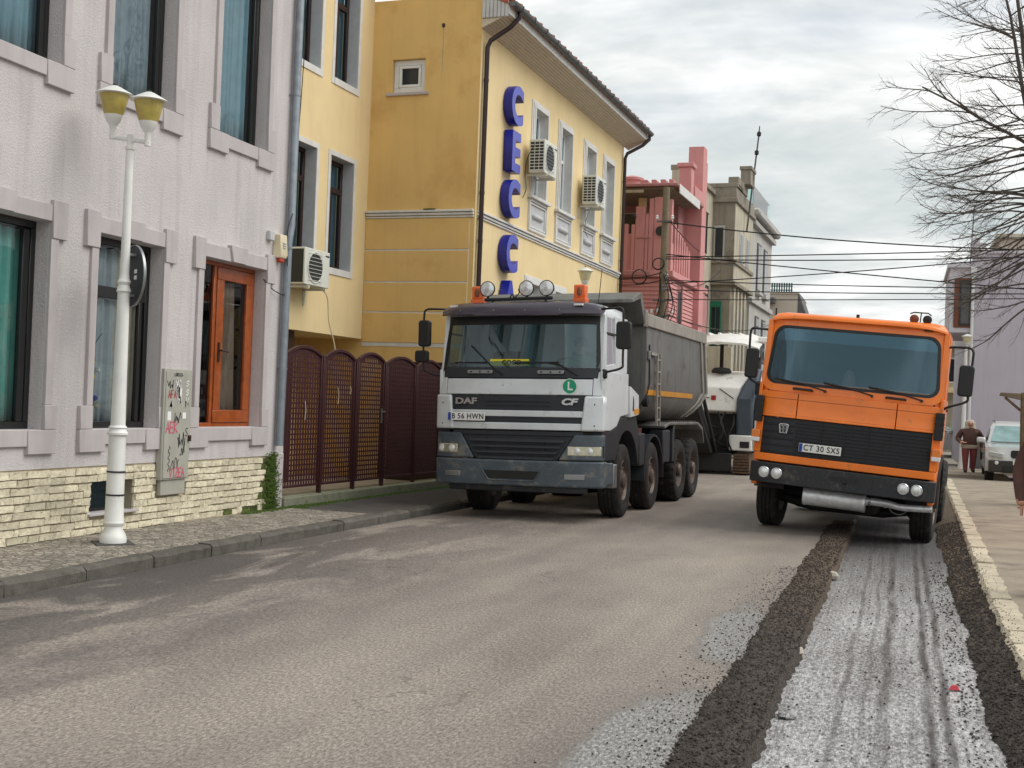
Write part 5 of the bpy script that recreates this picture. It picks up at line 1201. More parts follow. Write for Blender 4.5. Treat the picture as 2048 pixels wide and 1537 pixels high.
for s_ in (-1, 1): cpanel([2.08, 2.3, 2.6, 2.90], (lambda z: wr(z) + 0.012) if s_ > 0 else (lambda z: wl(z) - 0.06), (lambda z: wr(z) + 0.06) if s_ > 0 else (lambda z: wl(z) - 0.012), FP(0.0), 0.12, 3).build('pillar', 'truck_white', daf, bevel=0.01)
vis = MB(); rings = []
for k in range(25):
    x = -1.17 + 2.34 * k / 24; e = (abs(x) / 1.17) ** 8; drop = 0.06 * e; yb_ = -1.14 + 0.12 * (abs(x) / 1.17) ** 5
    mid = 0.012 * (abs(x) < 0.62)
    rings.append([(x, yb_ + 0.10, 3.03 - drop * 0.8), (x, yb_ - 0.06, 3.055 - drop), (x, yb_ - 0.17, 3.02 - drop), (x, yb_ - 0.215, 2.95 - drop * 0.6 + mid), (x, yb_ - 0.225, 2.875 - mid * 1.5), (x, yb_ - 0.205, 2.865), (x, yb_ - 0.03, 2.90)])
vis.loft(rings); vs_ = vis.build('sun_visor', 'visor', daf, smooth=40)
for x in (-0.98, 0.88): t_ = MB(); t_.box(x - 0.06, x + 0.06, -1.335 + 0.06 * (abs(x) > 0.9), -1.28, 2.985, 3.012); t_.build('marker_lamp', 'white_plastic', vs_)
for x in (-0.85, -0.35, 0.12, 0.62): t_ = MB(); t_.lathe([(0.009, -1.36), (0.009, -1.352)], 8, (x, 0, 2.93), 'y'); t_.build('visor_screw', 'metal_grey', vs_)
# roof and sides
t_ = MB(); t_.loft([[(x, y, z) for x, y in rrect(-1.16 + i, 1.16 - i, -1.06 + i, 0.20 - i, 0.10, 4)] for z, i in ((2.86, 0.0), (2.95, 0.005), (3.0, 0.03), (3.03, 0.09), (3.04, 0.2))]); t_.build('roof', 'truck_white', daf, smooth=40)
def side_panel(poly, mat, x_in=1.17, x_out=1.215, name='side_panel', bev=0.012):
    for s_ in (-1, 1):
        q = MB(); q.prism(poly, s_ * x_in, s_ * x_out, lambda p, r, a: (a, p, r)); q.build(name, mat, daf, bevel=bev, seg=2)
arch = [(0.17 + 0.67 * math.cos(RAD(a)), 0.60 + 0.67 * math.sin(RAD(a))) for a in range(12, 172, 10)]
side_panel([(-1.19, 1.27), (-0.78, 1.27), (-0.46, 1.33), (-0.26, 1.47), (0.14, 1.50), (0.17, 1.52), (0.17, 2.10), (-1.20, 2.10)], 'truck_white', name='door')
side_panel([(-1.17, 2.101), (-1.08, 2.101), (-0.98, 2.88), (-1.06, 2.88)], 'truck_white', 1.12, 1.19, 'door_pillar', 0.006)
side_panel([(-0.42, 2.101), (0.17, 2.101), (0.17, 2.90), (-0.50, 2.90), (-0.46, 2.3)], 'truck_white', 1.12, 1.19, 'rear_pillar', 0.012)
side_panel([(-1.07, 2.10), (-0.42, 2.10), (-0.42, 2.18), (-0.50, 2.22), (-1.07, 2.16)], 'truck_white', 1.13, 1.195, 'window_ledge', 0.004)
side_panel([(0.175, 1.46), (0.68, 1.50), (0.68, 1.80), (0.175, 1.92)], 'truck_white', 1.12, 1.25, 'air_intake')
side_panel([(0.30, 1.56), (0.36, 1.56), (0.36, 1.72), (0.32, 1.78)], 'black_plastic', 1.2505, 1.256, 'intake_slot', 0.002)
side_panel([(0.38, 1.505), (0.68, 1.52), (0.68, 1.60), (0.38, 1.585)], 'stripe_orange', 1.2505, 1.254, 'marker_stripe', 0)
fend = [(-1.17, 0.86), (-0.49, 0.86)] + list(reversed(arch))[1:] + [(0.83, 0.78), (0.86, 0.78), (0.86, 1.26), (0.68, 1.495), (0.17, 1.455), (-0.24, 1.46), (-0.44, 1.32), (-0.78, 1.262), (-1.17, 1.262)]
side_panel(fend, 'truck_dark', 1.05, 1.205, 'front_mudguard', 0.015)
for s_ in (-1, 1):
    q = MB(); q.quad((s_ * 1.165, -1.06, 2.17), (s_ * 1.165, -0.45, 2.20), (s_ * 1.15, -0.50, 2.88), (s_ * 1.14, -0.98, 2.88)); q.build('side_window', 'side_glass', daf)
    q = MB(); q.box(s_ * 1.16, s_ * 1.19, -0.98, -0.46, 2.62, 2.645); q.build('window_bar', 'black_plastic', daf)
    q = MB(); q.prism([(-1.2, 0.52), (-0.62, 0.52), (-0.62, 0.82), (-1.2, 0.84)], s_ * 1.06, s_ * 1.225, lambda p, r, a: (a, p, r)); q.build('step', 'truck_bluegrey', daf, bevel=0.02)
    q = MB(); q.box(s_ * 1.07, s_ * 1.23, -0.60, -0.44, 0.46, 0.80); q.build('step_bracket', 'metal_grey', daf, bevel=0.02)
q = MB(); q.box(-1.12, 1.12, 0.12, 0.16, 1.3, 2.9); q.build('cab_back', 'truck_white', daf)
q = MB(); q.box(-1.12, 1.12, -1.15, 0.12, 1.25, 1.32); q.build('cab_floor', 'cab_inner', daf)
q = MB(); q.hexa([(-1.1, -1.22, 1.9), (1.1, -1.22, 1.9), (1.1, -0.72, 1.9), (-1.1, -0.72, 1.9)], [(-1.1, -1.20, 2.10), (1.1, -1.20, 2.10), (1.1, -0.80, 2.12), (-1.1, -0.80, 2.12)]); q.build('dashboard', 'cab_inner', daf, bevel=0.02)
q = MB(); q.box(-1.1, 1.1, -1.0, 0.1, 2.84, 2.857); q.build('headliner', 'grey_curtain', daf)
seat(daf, 0.62, -0.35, 1.62); seat(daf, -0.62, -0.35, 1.62); steering(daf, 0.60, -0.72, 2.18)
nsn = MB(); nsn.box(-0.42, 0.16, -1.262, -1.256, 2.155, 2.25); n_ = nsn.build('name_board', 'yellow_sign', daf); text_ob('name_text', 'COCO', 0.095, 'ink_black', n_, (-0.10, -1.2635, 2.20), FRONT, extrude=0.0008, offset=0.002)
# wipers, badges, lettering
for pts in ([(-0.21, 2.03), (-0.40, 2.16), (-0.72, 2.44)], [(-0.46, 2.20), (-0.96, 2.20)], [(0.87, 2.03), (0.62, 2.17), (0.45, 2.2)], [(-0.06, 2.20), (0.60, 2.205)]):
    q = MB(); q.tube([(x, fyd(x, z, 0.022), z) for x, z in pts], 0.011, 6); q.build('wiper', 'black_plastic', daf, smooth=50)
text_ob('maker_badge', 'DAF', 0.118, 'chrome', daf, (-0.75, fyd(-0.78, 1.64, 0.0), 1.655), (RAD(90), 0, RAD(-3)), extrude=0.008, offset=0.005, sx=1.5)
text_ob('model_badge', 'CF', 0.118, 'chrome', daf, (0.76, fyd(0.76, 1.64, 0.0), 1.66), (RAD(90), 0, RAD(3)), extrude=0.008, offset=0.006, sx=1.55, shear=0.25)
q = MB(); yy = fyd(0.87, 1.88, 0.008) - 0.012; q.lathe([(0.108, yy), (0.108, yy - 0.003)], 32, (0.77, 0, 1.875), 'y'); wd = q.build('l_sticker_rim', 'ink_white', daf)
q = MB(); q.lathe([(0.098, yy - 0.0035), (0.098, yy - 0.005)], 32, (0.77, 0, 1.875), 'y'); q.build('l_sticker_disc', 'green_disc', wd)
text_ob('l_sticker_letter', 'L', 0.16, 'ink_white', wd, (0.775, yy - 0.006, 1.875), FRONT, extrude=0.001, offset=0.004)
plate(daf, -0.72, -1.375, 1.44, 0.56, 0.115, 'B 56 HWN')
# roof bar with three spotlights, two beacons
q = MB(); q.tube([(-0.62, -1.0, 3.11), (0.40, -1.0, 3.125)], 0.026, 8); q.tube([(-0.5, -1.0, 3.03), (-0.5, -1.0, 3.11)], 0.018, 6); q.tube([(0.3, -1.0, 3.03), (0.3, -1.0, 3.12)], 0.018, 6); rb = q.build('roof_bar', 'black_plastic', daf, smooth=50)
for x in (-0.58, 0.01, 0.31):
    q = MB(); q.lathe([(0.03, -0.90), (0.085, -0.93), (0.112, -0.985), (0.114, -1.01), (0.104, -1.012)], 24, (x, 0, 3.265), 'y'); sp_ = q.build('spotlight', 'black_plastic', daf, smooth=45)
    q = MB(); q.lathe([(0.103, -1.008), (0.10, -1.016), (0.06, -1.028), (0.004, -1.032)], 24, (x, 0, 3.265), 'y'); q.build('spotlight_lens', 'lamp_glass', sp_, smooth=50)
    q = MB(); q.lathe([(0.03, -1.031), (0.028, -1.036), (0.004, -1.037)], 12, (x, 0, 3.255), 'y'); q.build('bulb_shield', 'chrome', sp_, smooth=50)
    q = MB(); q.tube([(x, -0.98, 3.12), (x, -0.98, 3.16)], 0.02, 6); q.build('spotlight_foot', 'black_plastic', sp_)
for x in (-0.745, 0.79):
    q = MB(); q.box(x - 0.085, x + 0.085, -0.99, -0.85, 3.12, 3.31); b_ = q.build('beacon', 'beacon', daf, bevel=0.02, seg=3)
    q = MB(); q.box(x - 0.095, x + 0.095, -1.0, -0.84, 3.03, 3.125); q.build('beacon_base', 'beacon', b_, bevel=0.01)
    q = MB(); q.lathe([(0.03, 3.16), (0.035, 3.22), (0.02, 3.27)], 10, (x, -0.995, 0)); q.build('beacon_bulb', 'rust_frame', b_, smooth=40)
q = MB(); q.tube(catmull([(-0.24, -1.0, 3.13), (-0.20, -1.02, 3.18), (-0.16, -1.02, 3.14), (-0.10, -1.0, 3.20), (-0.11, -1.0, 3.26)]), 0.009, 5); q.build('loose_cable', 'cable', daf)
q = MB(); q.tube([(0.98, -0.7, 3.0), (1.0, -0.6, 3.55)], 0.006, 5); q.build('aerial', 'black_plastic', daf)
# mirrors
mirror(daf, 1.495, -1.2, 2.58, 0.21, 0.38, catmull([(1.16, -1.1, 2.95), (1.32, -1.2, 2.95), (1.46, -1.2, 2.945), (1.485, -1.2, 2.8), (1.485, -1.2, 2.25), (1.47, -1.2, 2.14), (1.3, -1.18, 2.09), (1.21, -1.15, 2.08)], 4))
q = MB(); q.box(1.19, 1.25, -1.2, -1.1, 1.99, 2.12); q.build('mirror_bracket', 'black_plastic', daf, bevel=0.02)
mirror(daf, -1.46, -1.2, 2.62, 0.18, 0.38, catmull([(-1.14, -1.1, 2.97), (-1.3, -1.2, 2.97), (-1.44, -1.2, 2.96), (-1.475, -1.2, 2.85), (-1.475, -1.2, 2.3), (-1.45, -1.2, 2.1), (-1.3, -1.18, 2.03), (-1.2, -1.15, 2.03)], 4)); mirror(daf, -1.49, -1.22, 2.29, 0.20, 0.17, None)
# chassis, wheels and mudguards
for s_ in (-1, 1): q = MB(); q.box(s_ * 0.38, s_ * 0.46, -1.0, 5.9, 0.85, 1.12); q.build('chassis_rail', 'truck_dark', daf)
AX = [0.17, 1.93, 4.02, 5.20]
for k, y in enumerate(AX):
    q = MB(); q.tube([(-1.0, y, 0.535), (1.0, y, 0.535)], 0.085, 8); q.lathe([(0.05, -0.2), (0.2, -0.1), (0.2, 0.1), (0.05, 0.2)], 14, (0, y, 0.52), 'y'); q.build('axle', 'mill_dark', daf, smooth=40)
    for s_ in (-1, 1):
        if k < 2: wheel(daf, s_ * 1.02, y, 0.535, 0.535, 0.32, s_, False, RAD(4) if k == 0 else RAD(2), 0.03)
        else: wheel(daf, s_ * 0.89, y, 0.545, 0.545, 0.58, s_, True, 0, 0.16)
def guard(yc, r, a0, a1, x0, x1, name, extra=0.0):
    for s_ in (-1, 1):
        q = MB(); rings = []
        for k in range(13):
            a = RAD(a0 + (a1 - a0) * k / 12); c, s2 = math.cos(a), math.sin(a)
            rings.append([(s_ * x0, yc + r * c, 0.54 + r * s2), (s_ * x1, yc + r * c, 0.54 + r * s2), (s_ * x1, yc + (r + 0.03) * c, 0.54 + (r + 0.03) * s2), (s_ * x0, yc + (r + 0.03) * c, 0.54 + (r + 0.03) * s2)])
        q.loft(rings); q.build(name, 'truck_dark', daf, smooth=40)
guard(1.93, 0.63, -5, 185, 0.82, 1.20, 'mudguard')
for s_ in (-1, 1):
    q = MB(); q.box(s_ * 0.84, s_ * 1.19, 0.98, 1.34, 0.72, 1.22); q.build('battery_box', 'truck_dark', daf, bevel=0.02)
    q = MB(); q.box(s_ * 0.9, s_ * 0.93, 0.85, 0.87, 0.35, 1.25); q.build('mud_flap', 'black_plastic', daf)
    q = MB(); q.prism([(2.62, 1.28), (3.0, 1.34), (5.35, 1.34), (5.75, 1.24), (5.95, 0.98), (5.98, 1.0), (5.80, 1.30), (5.40, 1.39), (2.95, 1.39), (2.6, 1.33)], s_ * 0.62, s_ * 1.215, lambda p, r, a: (a, p, r)); mg = q.build('rear_mudguard', 'dump_grey', daf, bevel=0.012)
    for k in range(14): q = MB(); q.box(s_ * 0.70, s_ * 1.205, 3.0 + k * 0.165, 3.05 + k * 0.165, 1.392, 1.412); q.build('mudguard_rib', 'dump_grey', mg)
    q = MB(); q.prism([(3.36, 1.33), (3.44, 1.33), (3.40, 1.0), (3.36, 0.72), (3.24, 0.72), (3.26, 1.1)], s_ * 0.64, s_ * 1.2, lambda p, r, a: (a, p, r)); q.build('mud_flap', 'truck_dark', daf, bevel=0.01)
q = MB(); q.lathe([(0.02, 2.62), (0.27, 2.64), (0.28, 2.68), (0.28, 3.18), (0.27, 3.22), (0.02, 3.24)], 18, (0.86, 0, 0.86), 'y'); q.build('air_tank', 'truck_dark', daf, smooth=40)
q = MB(); q.box(0.95, 1.19, 2.6, 3.1, 0.72, 1.26); q.build('tool_box', 'truck_dark', daf, bevel=0.02)
# dump body
prof = [(1.235, 3.0), (1.235, 2.3), (1.235, 1.95), (1.20, 1.75), (1.09, 1.57), (0.92, 1.45), (0.70, 1.39), (0.0, 1.36), (-0.70, 1.39), (-0.92, 1.45), (-1.09, 1.57), (-1.20, 1.75), (-1.235, 1.95), (-1.235, 2.3), (-1.235, 3.0)]
def y_rear(z):
    pts = [(1.30, 5.10), (1.9, 6.05), (3.1, 5.78)]
    for (a, b), (c, d) in zip(pts, pts[1:]):
        if z <= c: return b + (d - b) * max(0, (z - a)) / (c - a)
    return 5.78
q = MB(); ins_ = [(x * 0.95, z + (0.06 if z < 1.6 else 0)) for x, z in prof]
q.loft([[(x, 1.13 + (0.0), z) for x, z in prof] + [(x, 1.13, z) for x, z in reversed(ins_)]] + [[(x, 1.13 + (y_rear(z) - 1.13) * k / 6, z) for x, z in prof] + [(x, 1.13 + (y_rear(z) - 1.13) * k / 6, z) for x, z in reversed(ins_)] for k in range(1, 7)]); q.build('dump_body', 'dump_grey', daf, smooth=35)
q = MB(); q.add([(x, 1.16, z) for x, z in prof], [tuple(range(len(prof)))]); q.build('front_bulkhead', 'dump_grey', daf, thick=0.03)
q = MB(); q.add([(x, y_rear(z) - 0.03, z) for x, z in prof], [(i, i + 1, len(prof) - 2 - i, len(prof) - 1 - i) for i in range(7)]); q.build('tailgate', 'dump_grey', daf, thick=0.03)
for s_ in (-1, 1):
    q = MB(); q.box(s_ * 1.17, s_ * 1.27, 1.10, 5.80, 2.87, 3.075); q.build('top_rail', 'dump_rail', daf, bevel=0.015)
    for dy, wd in ((0.02, 0.10), (-0.36, 0.09)):
        q = MB(); P_ = [(5.74, 2.87), (5.98, 1.93), (5.60, 1.70), (5.22, 1.48)]
        q.loft([[(s_ * xo, y + dy, z), (s_ * (xo + 0.045), y + dy, z), (s_ * (xo + 0.045), y + dy - wd, z), (s_ * xo, y + dy - wd, z)] for (y, z), xo in zip(P_, (1.225, 1.225, 1.16, 0.98))]); q.build('body_rib', 'dump_rail', daf, bevel=0.006, seg=1)
    q = MB(); q.box(s_ * 1.237, s_ * 1.243, 1.16, 4.72, 1.955, 2.03) if False else q.loft([[(s_ * 1.219, y, 1.82), (s_ * 1.231, y, 1.90), (s_ * 1.237, y, 1.90), (s_ * 1.225, y, 1.815)] for y in (1.2, 4.72)]); q.build('body_stripe', 'stripe_orange', daf)
    lad = MB()
    for yy in (1.72, 1.92): lad.box(s_ * 1.26, s_ * 1.29, yy - 0.018, yy + 0.018, 1.34, 2.48)
    lad.box(s_ * 1.235, s_ * 1.28, 1.35, 1.73, 2.44, 2.485)
    ld = lad.build('ladder', 'dump_rail', daf)
    for k in range(6): q = MB(); q.box(s_ * 1.263, s_ * 1.287, 1.738, 1.902, 1.42 + k * 0.19, 1.445 + k * 0.19); q.build('rung', 'dump_rail', ld)
    q = MB(); q.box(s_ * 1.237, s_ * 1.27, 1.2, 1.32, 2.36, 2.5); q.build('body_bracket', 'dump_grey', daf, bevel=0.01)
    q = MB(); q.tube([(s_ * 1.25, 1.30, 2.6), (s_ * 1.25, 1.33, 2.0), (s_ * 1.24, 1.15, 1.75)], 0.012, 6); q.build('hydraulic_hose', 'black_plastic', daf, smooth=50)
    q = MB(); q.lathe([(0.09, s_ * 1.18), (0.09, s_ * 1.26), (0.02, s_ * 1.27)], 12, (0, 1.22, 1.72), 'x'); q.build('body_hook', 'mill_dark', daf, smooth=40)
# headboard hood over the cab
q = MB(); q.prism([(0.25, 3.22), (0.72, 3.36), (0.80, 3.36), (1.02, 3.10), (1.18, 3.06), (1.18, 2.86), (0.98, 2.90), (0.72, 3.26), (0.25, 3.16)], -1.2, 1.24, lambda p, r, a: (a, p, r)); q.build('headboard_hood', 'dump_grey', daf, bevel=0.012)
q = MB(); q.tube([(1.245, 1.06, 2.88), (1.245, 1.06, 3.1)], 0.035, 8); q.box(1.22, 1.26, 0.98, 1.14, 2.86, 3.12); q.build('hinge_post', 'dump_rail', daf, bevel=0.006)
dd = driver('driver in a green shirt at the wheel of the white truck', None, 0, 0, 0, 'shirt_green', ((0, 0, 0), (0, 0, 0)))
md_ = Matrix.Translation(DLOC) @ Matrix.Rotation(RAD(-2.3), 4, 'Z') @ Matrix.Rotation(RAD(-1.2), 4, 'Y')
dd.location = md_ @ Vector((0.62, -0.34, 1.76)); dd.rotation_euler = DROT
# ---------------------------------------------------------------- orange truck leaning into the milled strip
OLOC, OROT = (-0.736, 17.97, -0.05), (0, RAD(4.0), RAD(-3.5))
ot = thing('orange_truck', 'orange cab-over truck with black bumper and silver muffler, leaning into the milled strip', 'truck', OLOC, OROT)
def ob_y(z):
    pts = [(0.3, -1.30), (1.5, -1.30), (1.95, -1.285), (2.9, -1.13), (3.1, -1.09)]
    for (a, b), (c, d) in zip(pts, pts[1:]):
        if z <= c: return b + (d - b) * (z - a) / (c - a)
    return pts[-1][1]
oy = lambda x, z, p=0.0: ob_y(z) + 0.10 * (min(1.2, abs(x)) / 1.18) ** 7 - p
OP = lambda p: (lambda x, z: oy(x, z, p))
# bumper with lamp recesses
cpanel([0.665, 0.70, 0.90, 0.935], K(-1.19), K(1.19), OP(0.05), 0.22, 24).build('bumper', 'bumper_black', ot, bevel=0.012)
for x in (-0.42, 0.42): q = MB(); q.box(x - 0.004, x + 0.004, oy(x, 0.8, 0.052), oy(x, 0.8, 0.04), 0.67, 0.93); q.build('bumper_seam', 'black_plastic', ot)
q = MB(); q.prism(rrect(-0.14, 0.24, 0.80, 0.86, 0.02, 3), -1.356, -1.33, lambda p, r, a: (p, a, r)); q.build('bumper_slot', 'black_plastic', ot)
q = MB(); q.tube([(0.04, -1.36, 0.79), (0.09, -1.37, 0.785)], 0.016, 6); q.build('tow_pin', 'mill_dark', ot)
for x0, x1 in ((-1.075, -0.735), (0.715, 1.05)):
    q = MB(); q.prism(rrect(x0, x1, 0.71, 0.895, 0.05, 4), oy((x0 + x1) / 2, 0.8, 0.054), oy((x0 + x1) / 2, 0.8, 0.02), lambda p, r, a: (p, a, r)); q.build('lamp_panel', 'black_plastic', ot)
for x in (-0.99, -0.82, 0.80, 0.965):
    yy = oy(x, 0.8, 0.056); q = MB(); q.lathe([(0.07, yy), (0.076, yy - 0.012), (0.068, yy - 0.02), (0.062, yy - 0.012)], 24, (x, 0, 0.803), 'y', cap=False); h = q.build('headlight', 'chrome', ot, smooth=45)
    q = MB(); q.lathe([(0.066, yy - 0.010), (0.05, yy - 0.022), (0.03, yy - 0.028), (0.004, yy - 0.03)], 24, (x, 0, 0.803), 'y'); q.build('headlight_lens', 'lamp_glass', h, smooth=50)
    q = MB(); q.lathe([(0.018, yy - 0.028), (0.016, yy - 0.033), (0.003, yy - 0.034)], 12, (x, 0, 0.803), 'y'); q.build('lens_centre', 'white_plastic', h, smooth=50)
# cab front: apron, grille field, panels, screen surround
cpanel([0.955, 0.99, 1.055], lambda z: -1.16, K(1.16), OP(0.0), 0.06).build('apron', 'orange_paint', ot, bevel=0.008)
for s_ in (-1, 1): cpanel([1.06, 1.3, 1.545], K(1.085) if s_ > 0 else K(-1.17), K(1.17) if s_ > 0 else K(-1.085), OP(0.0), 0.06, 5).build('grille_side', 'orange_paint', ot, bevel=0.008)
cpanel([1.06, 1.545], K(-1.085), K(1.085), OP(-0.03), 0.04).build('grille', 'truck_dark', ot)
for k in range(10):
    z = 1.085 + k * 0.0455
    for a, b in ((-1.07, -0.665), (-0.645, 0.62), (0.64, 1.07)):
        if a < -1 and k not in (0, 2, 4, 6, 8): continue
        cpanel([z, z + 0.012], K(a), K(b), OP(-0.008), 0.025, 8).build('grille_slat', 'black_plastic', ot)
for x in (-0.30, 0.0, 0.30): q = MB(); q.box(x - 0.006, x + 0.006, -1.29, -1.275, 1.07, 1.54); q.build('grille_rib', 'black_plastic', ot)
for a, b in ((-1.165, -0.655), (-0.645, 0.615), (0.625, 1.165)):
    p_ = cpanel([1.555, 1.575, 1.60, 1.72, 1.80, 1.895], K(a), K(b), lambda x, z: oy(x, z, 0.014 if z < 1.58 else 0.0), 0.05, 12).build('front_panel', 'orange_paint', ot, bevel=0.007)
    cpanel([1.803, 1.809], K(a + 0.004), K(b - 0.004), OP(0.002), 0.01, 10).build('panel_crease', 'rust_frame', p_)
    cpanel([1.588, 1.60], K(a + 0.004), K(b - 0.004), OP(0.008), 0.02, 10).build('panel_lip', 'orange_paint', p_, bevel=0.003)
def ring_pts(x0, x1, z0, z1, r, n=6): return rrect(x0, x1, z0, z1, r, n)
def wx(x, z): return x * (1.0 - 0.055 * (z - 1.95) / 0.9)
outer = ring_pts(-1.19, 1.19, 1.905, 2.93, 0.20); gask = ring_pts(-1.125, 1.125, 2.0, 2.80, 0.15); inner = ring_pts(-1.085, 1.085, 2.035, 2.765, 0.13)
def ring3(a, b, p, th): 
    mb = MB(); n = len(a)
    A = [(wx(x, z), oy(wx(x, z), z, p), z) for x, z in a]; B = [(wx(x, z), oy(wx(x, z), z, p), z) for x, z in b]
    vs = A + B + [(x, y + th, z) for x, y, z in A] + [(x, y + th, z) for x, y, z in B]
    f = []
    for i in range(n):
        j = (i + 1) % n; f += [(i, j, n + j, n + i), (2 * n + i, 3 * n + i, 3 * n + j, 2 * n + j), (i, 2 * n + i, 2 * n + j, j), (n + i, n + j, 3 * n + j, 3 * n + i)]
    return mb.add(vs, f)
ring3(outer, gask, 0.0, 0.07).build('screen_surround', 'orange_paint', ot, smooth=35)
g_ = ring3(gask, inner, 0.004, 0.03).build('screen_gasket', 'black_plastic', ot, smooth=35)
q = MB(); nI = len(inner); q.add([(0, oy(0, 2.4, 0.0), 2.4)] + [(wx(x, z), oy(wx(x, z), z, -0.004), z) for x, z in inner], [(0, 1 + i, 1 + (i + 1) % nI) for i in range(nI)])
cols = MB(); zt = lambda b: 2.04 + 0.72 * b
cols.grid(14, 8, lambda a, b: (wx(-1.08 + 2.16 * a, zt(b)), oy(wx(-1.08 + 2.16 * a, zt(b)), zt(b), -0.006), zt(b))); cols.build('windscreen', 'screen_orange', g_, smooth=60)
# drapes and sun strip behind the glass
for s_ in (-1, 1):
    q = MB(); q.grid(14, 4, lambda a, b: (s_ * (0.78 + 0.28 * a + 0.05 * (1 - b)), -1.02 + 0.12 * b + 0.025 * math.sin(a * 19), 2.02 + 0.78 * b)); q.build('cab_drape', 'drape_green' if s_ < 0 else 'seat_cloth', ot, smooth=180, thick=0.004)
cols = MB(); zt2 = lambda b: 2.60 + 0.16 * b
cols.grid(14, 3, lambda a, b: (wx(-1.08 + 2.16 * a, zt2(b)), oy(wx(-1.08 + 2.16 * a, zt2(b)), zt2(b), -0.012), zt2(b))); cols.build('sun_strip', 'strip_film', g_, smooth=60)
cpanel([1.89, 2.0, 2.06], K(-1.165), K(1.165), OP(-0.035), 0.03).build('scuttle_panel', 'orange_paint', ot)
# brow and roof
brow = MB(); rings = []
for k in range(21):
    x = -1.12 + 2.24 * k / 20; e = (abs(x) / 1.12) ** 6; yb_ = oy(x, 2.86) ; d = 0.05 * e
    rings.append([(x, yb_ + 0.12, 2.97 - d), (x, yb_ - 0.02, 2.955 - d), (x, yb_ - 0.05, 2.925 - d), (x, yb_ - 0.055, 2.90 - d), (x, yb_ - 0.01, 2.885 - d * 0.8), (x, yb_ + 0.1, 2.88 - d)])
brow.loft(rings); brow.build('roof_brow', 'orange_paint', ot, smooth=40)
for x in (-0.83, 0.90): q = MB(); q.box(x - 0.06, x + 0.06, oy(x, 2.9, 0.045), oy(x, 2.9, 0.0), 2.885 - 0.02 * (x > 0), 2.915 - 0.02 * (x > 0)); q.build('marker_lamp', 'black_plastic', ot, bevel=0.006)
q = MB(); q.loft([[(x, y, z) for x, y in rrect(-1.14 + i, 1.14 - i, -1.12 + i, 0.28 - i, 0.10, 4)] for z, i in ((2.84, 0.0), (2.90, 0.01), (2.96, 0.06), (2.985, 0.16), (2.995, 0.3))]); q.build('roof', 'orange_paint', ot, smooth=40)
for s_ in (-1, 1):
    q = MB(); q.prism([(-1.20, 1.06), (-0.72, 1.06), (-0.60, 1.20), (-0.35, 1.30), (0.30, 1.32), (0.30, 2.0), (-1.22, 2.0)], s_ * 1.14, s_ * 1.185, lambda p, r, a: (a, p, r)); dr = q.build('door', 'orange_paint', ot, bevel=0.012)
    q = MB(); q.box(s_ * 1.186, s_ * 1.20, -0.10, 0.08, 1.85, 1.89); q.build('door_handle', 'black_plastic', dr)
    q = MB(); q.prism([(-1.20, 2.0), (-1.08, 2.0), (-1.0, 2.86), (-1.10, 2.86)], s_ * 1.10, s_ * 1.17, lambda p, r, a: (a, p, r)); q.build('pillar', 'orange_paint', ot, bevel=0.006)
    q = MB(); q.prism([(-0.30, 2.0), (0.30, 2.0), (0.30, 2.88), (-0.34, 2.88)], s_ * 1.10, s_ * 1.16, lambda p, r, a: (a, p, r)); q.build('rear_pillar', 'orange_paint', ot, bevel=0.006)
    q = MB(); q.quad((s_ * 1.15, -1.08, 2.0), (s_ * 1.15, -0.3, 2.0), (s_ * 1.13, -0.34, 2.86), (s_ * 1.13, -1.0, 2.86)); q.build('side_window', 'side_glass', ot)
    # wheel arch apron, amber lamps, corner louvres
    arc = [(0.0 + 0.66 * math.cos(RAD(a)), 0.56 + 0.66 * math.sin(RAD(a))) for a in range(170, 5, -12)]
    q = MB(); q.prism([(-1.18, 0.62), (-0.66, 0.62)] + arc + [(0.72, 0.62), (0.74, 1.30), (-0.35, 1.30), (-0.60, 1.19), (-0.72, 1.05), (-1.18, 1.05)], s_ * 1.10, s_ * 1.175, lambda p, r, a: (a, p, r)); q.build('wheel_arch', 'orange_paint', ot, bevel=0.012)
    q = MB(); q.prism([(0.0 + 0.64 * math.cos(RAD(a)), 0.56 + 0.64 * math.sin(RAD(a))) for a in range(0, 181, 15)] + [(0.70 * math.cos(RAD(a)), 0.56 + 0.70 * math.sin(RAD(a))) for a in range(180, -1, -15)], s_ * 0.80, s_ * 1.21, lambda p, r, a: (a, p, r)); q.build('mudguard', 'black_plastic', ot, smooth=35)
    q = MB(); xx = s_ * 1.155; q.box(xx - 0.055, xx + 0.055, -1.33, -1.21, 1.20, 1.36); lm = q.build('turn_signal', 'amber', ot, bevel=0.012)
    q = MB(); q.box(xx - 0.056, xx + 0.056, -1.332, -1.25, 1.20, 1.262); q.build('side_lamp', 'white_plastic', lm, bevel=0.01)
    q = MB(); xx = s_ * 1.155; q.box(xx - 0.055, xx + 0.055, -1.29, -1.17, 1.47, 1.825); lv = q.build('corner_louvre', 'black_plastic', ot, bevel=0.01)
    for k in range(4): q = MB(); q.box(xx - 0.062, xx + 0.062, -1.30, -1.165, 1.52 + k * 0.08, 1.528 + k * 0.08); q.build('louvre_fin', 'black_plastic', lv)
q = MB(); q.box(-1.12, 1.12, 0.24, 0.29, 1.1, 2.9); q.build('cab_back', 'cab_inner', ot)
q = MB(); q.box(-1.12, 1.12, -1.18, 0.25, 1.15, 1.25); q.build('cab_floor', 'cab_inner', ot)
q = MB(); q.hexa([(-1.08, -1.20, 1.8), (1.08, -1.20, 1.8), (1.08, -0.80, 1.8), (-1.08, -0.80, 1.8)], [(-1.08, -1.2, 1.99), (1.08, -1.2, 1.99), (1.08, -0.82, 2.0), (-1.08, -0.82, 2.0)]); q.build('dashboard', 'cab_inner', ot, bevel=0.02)
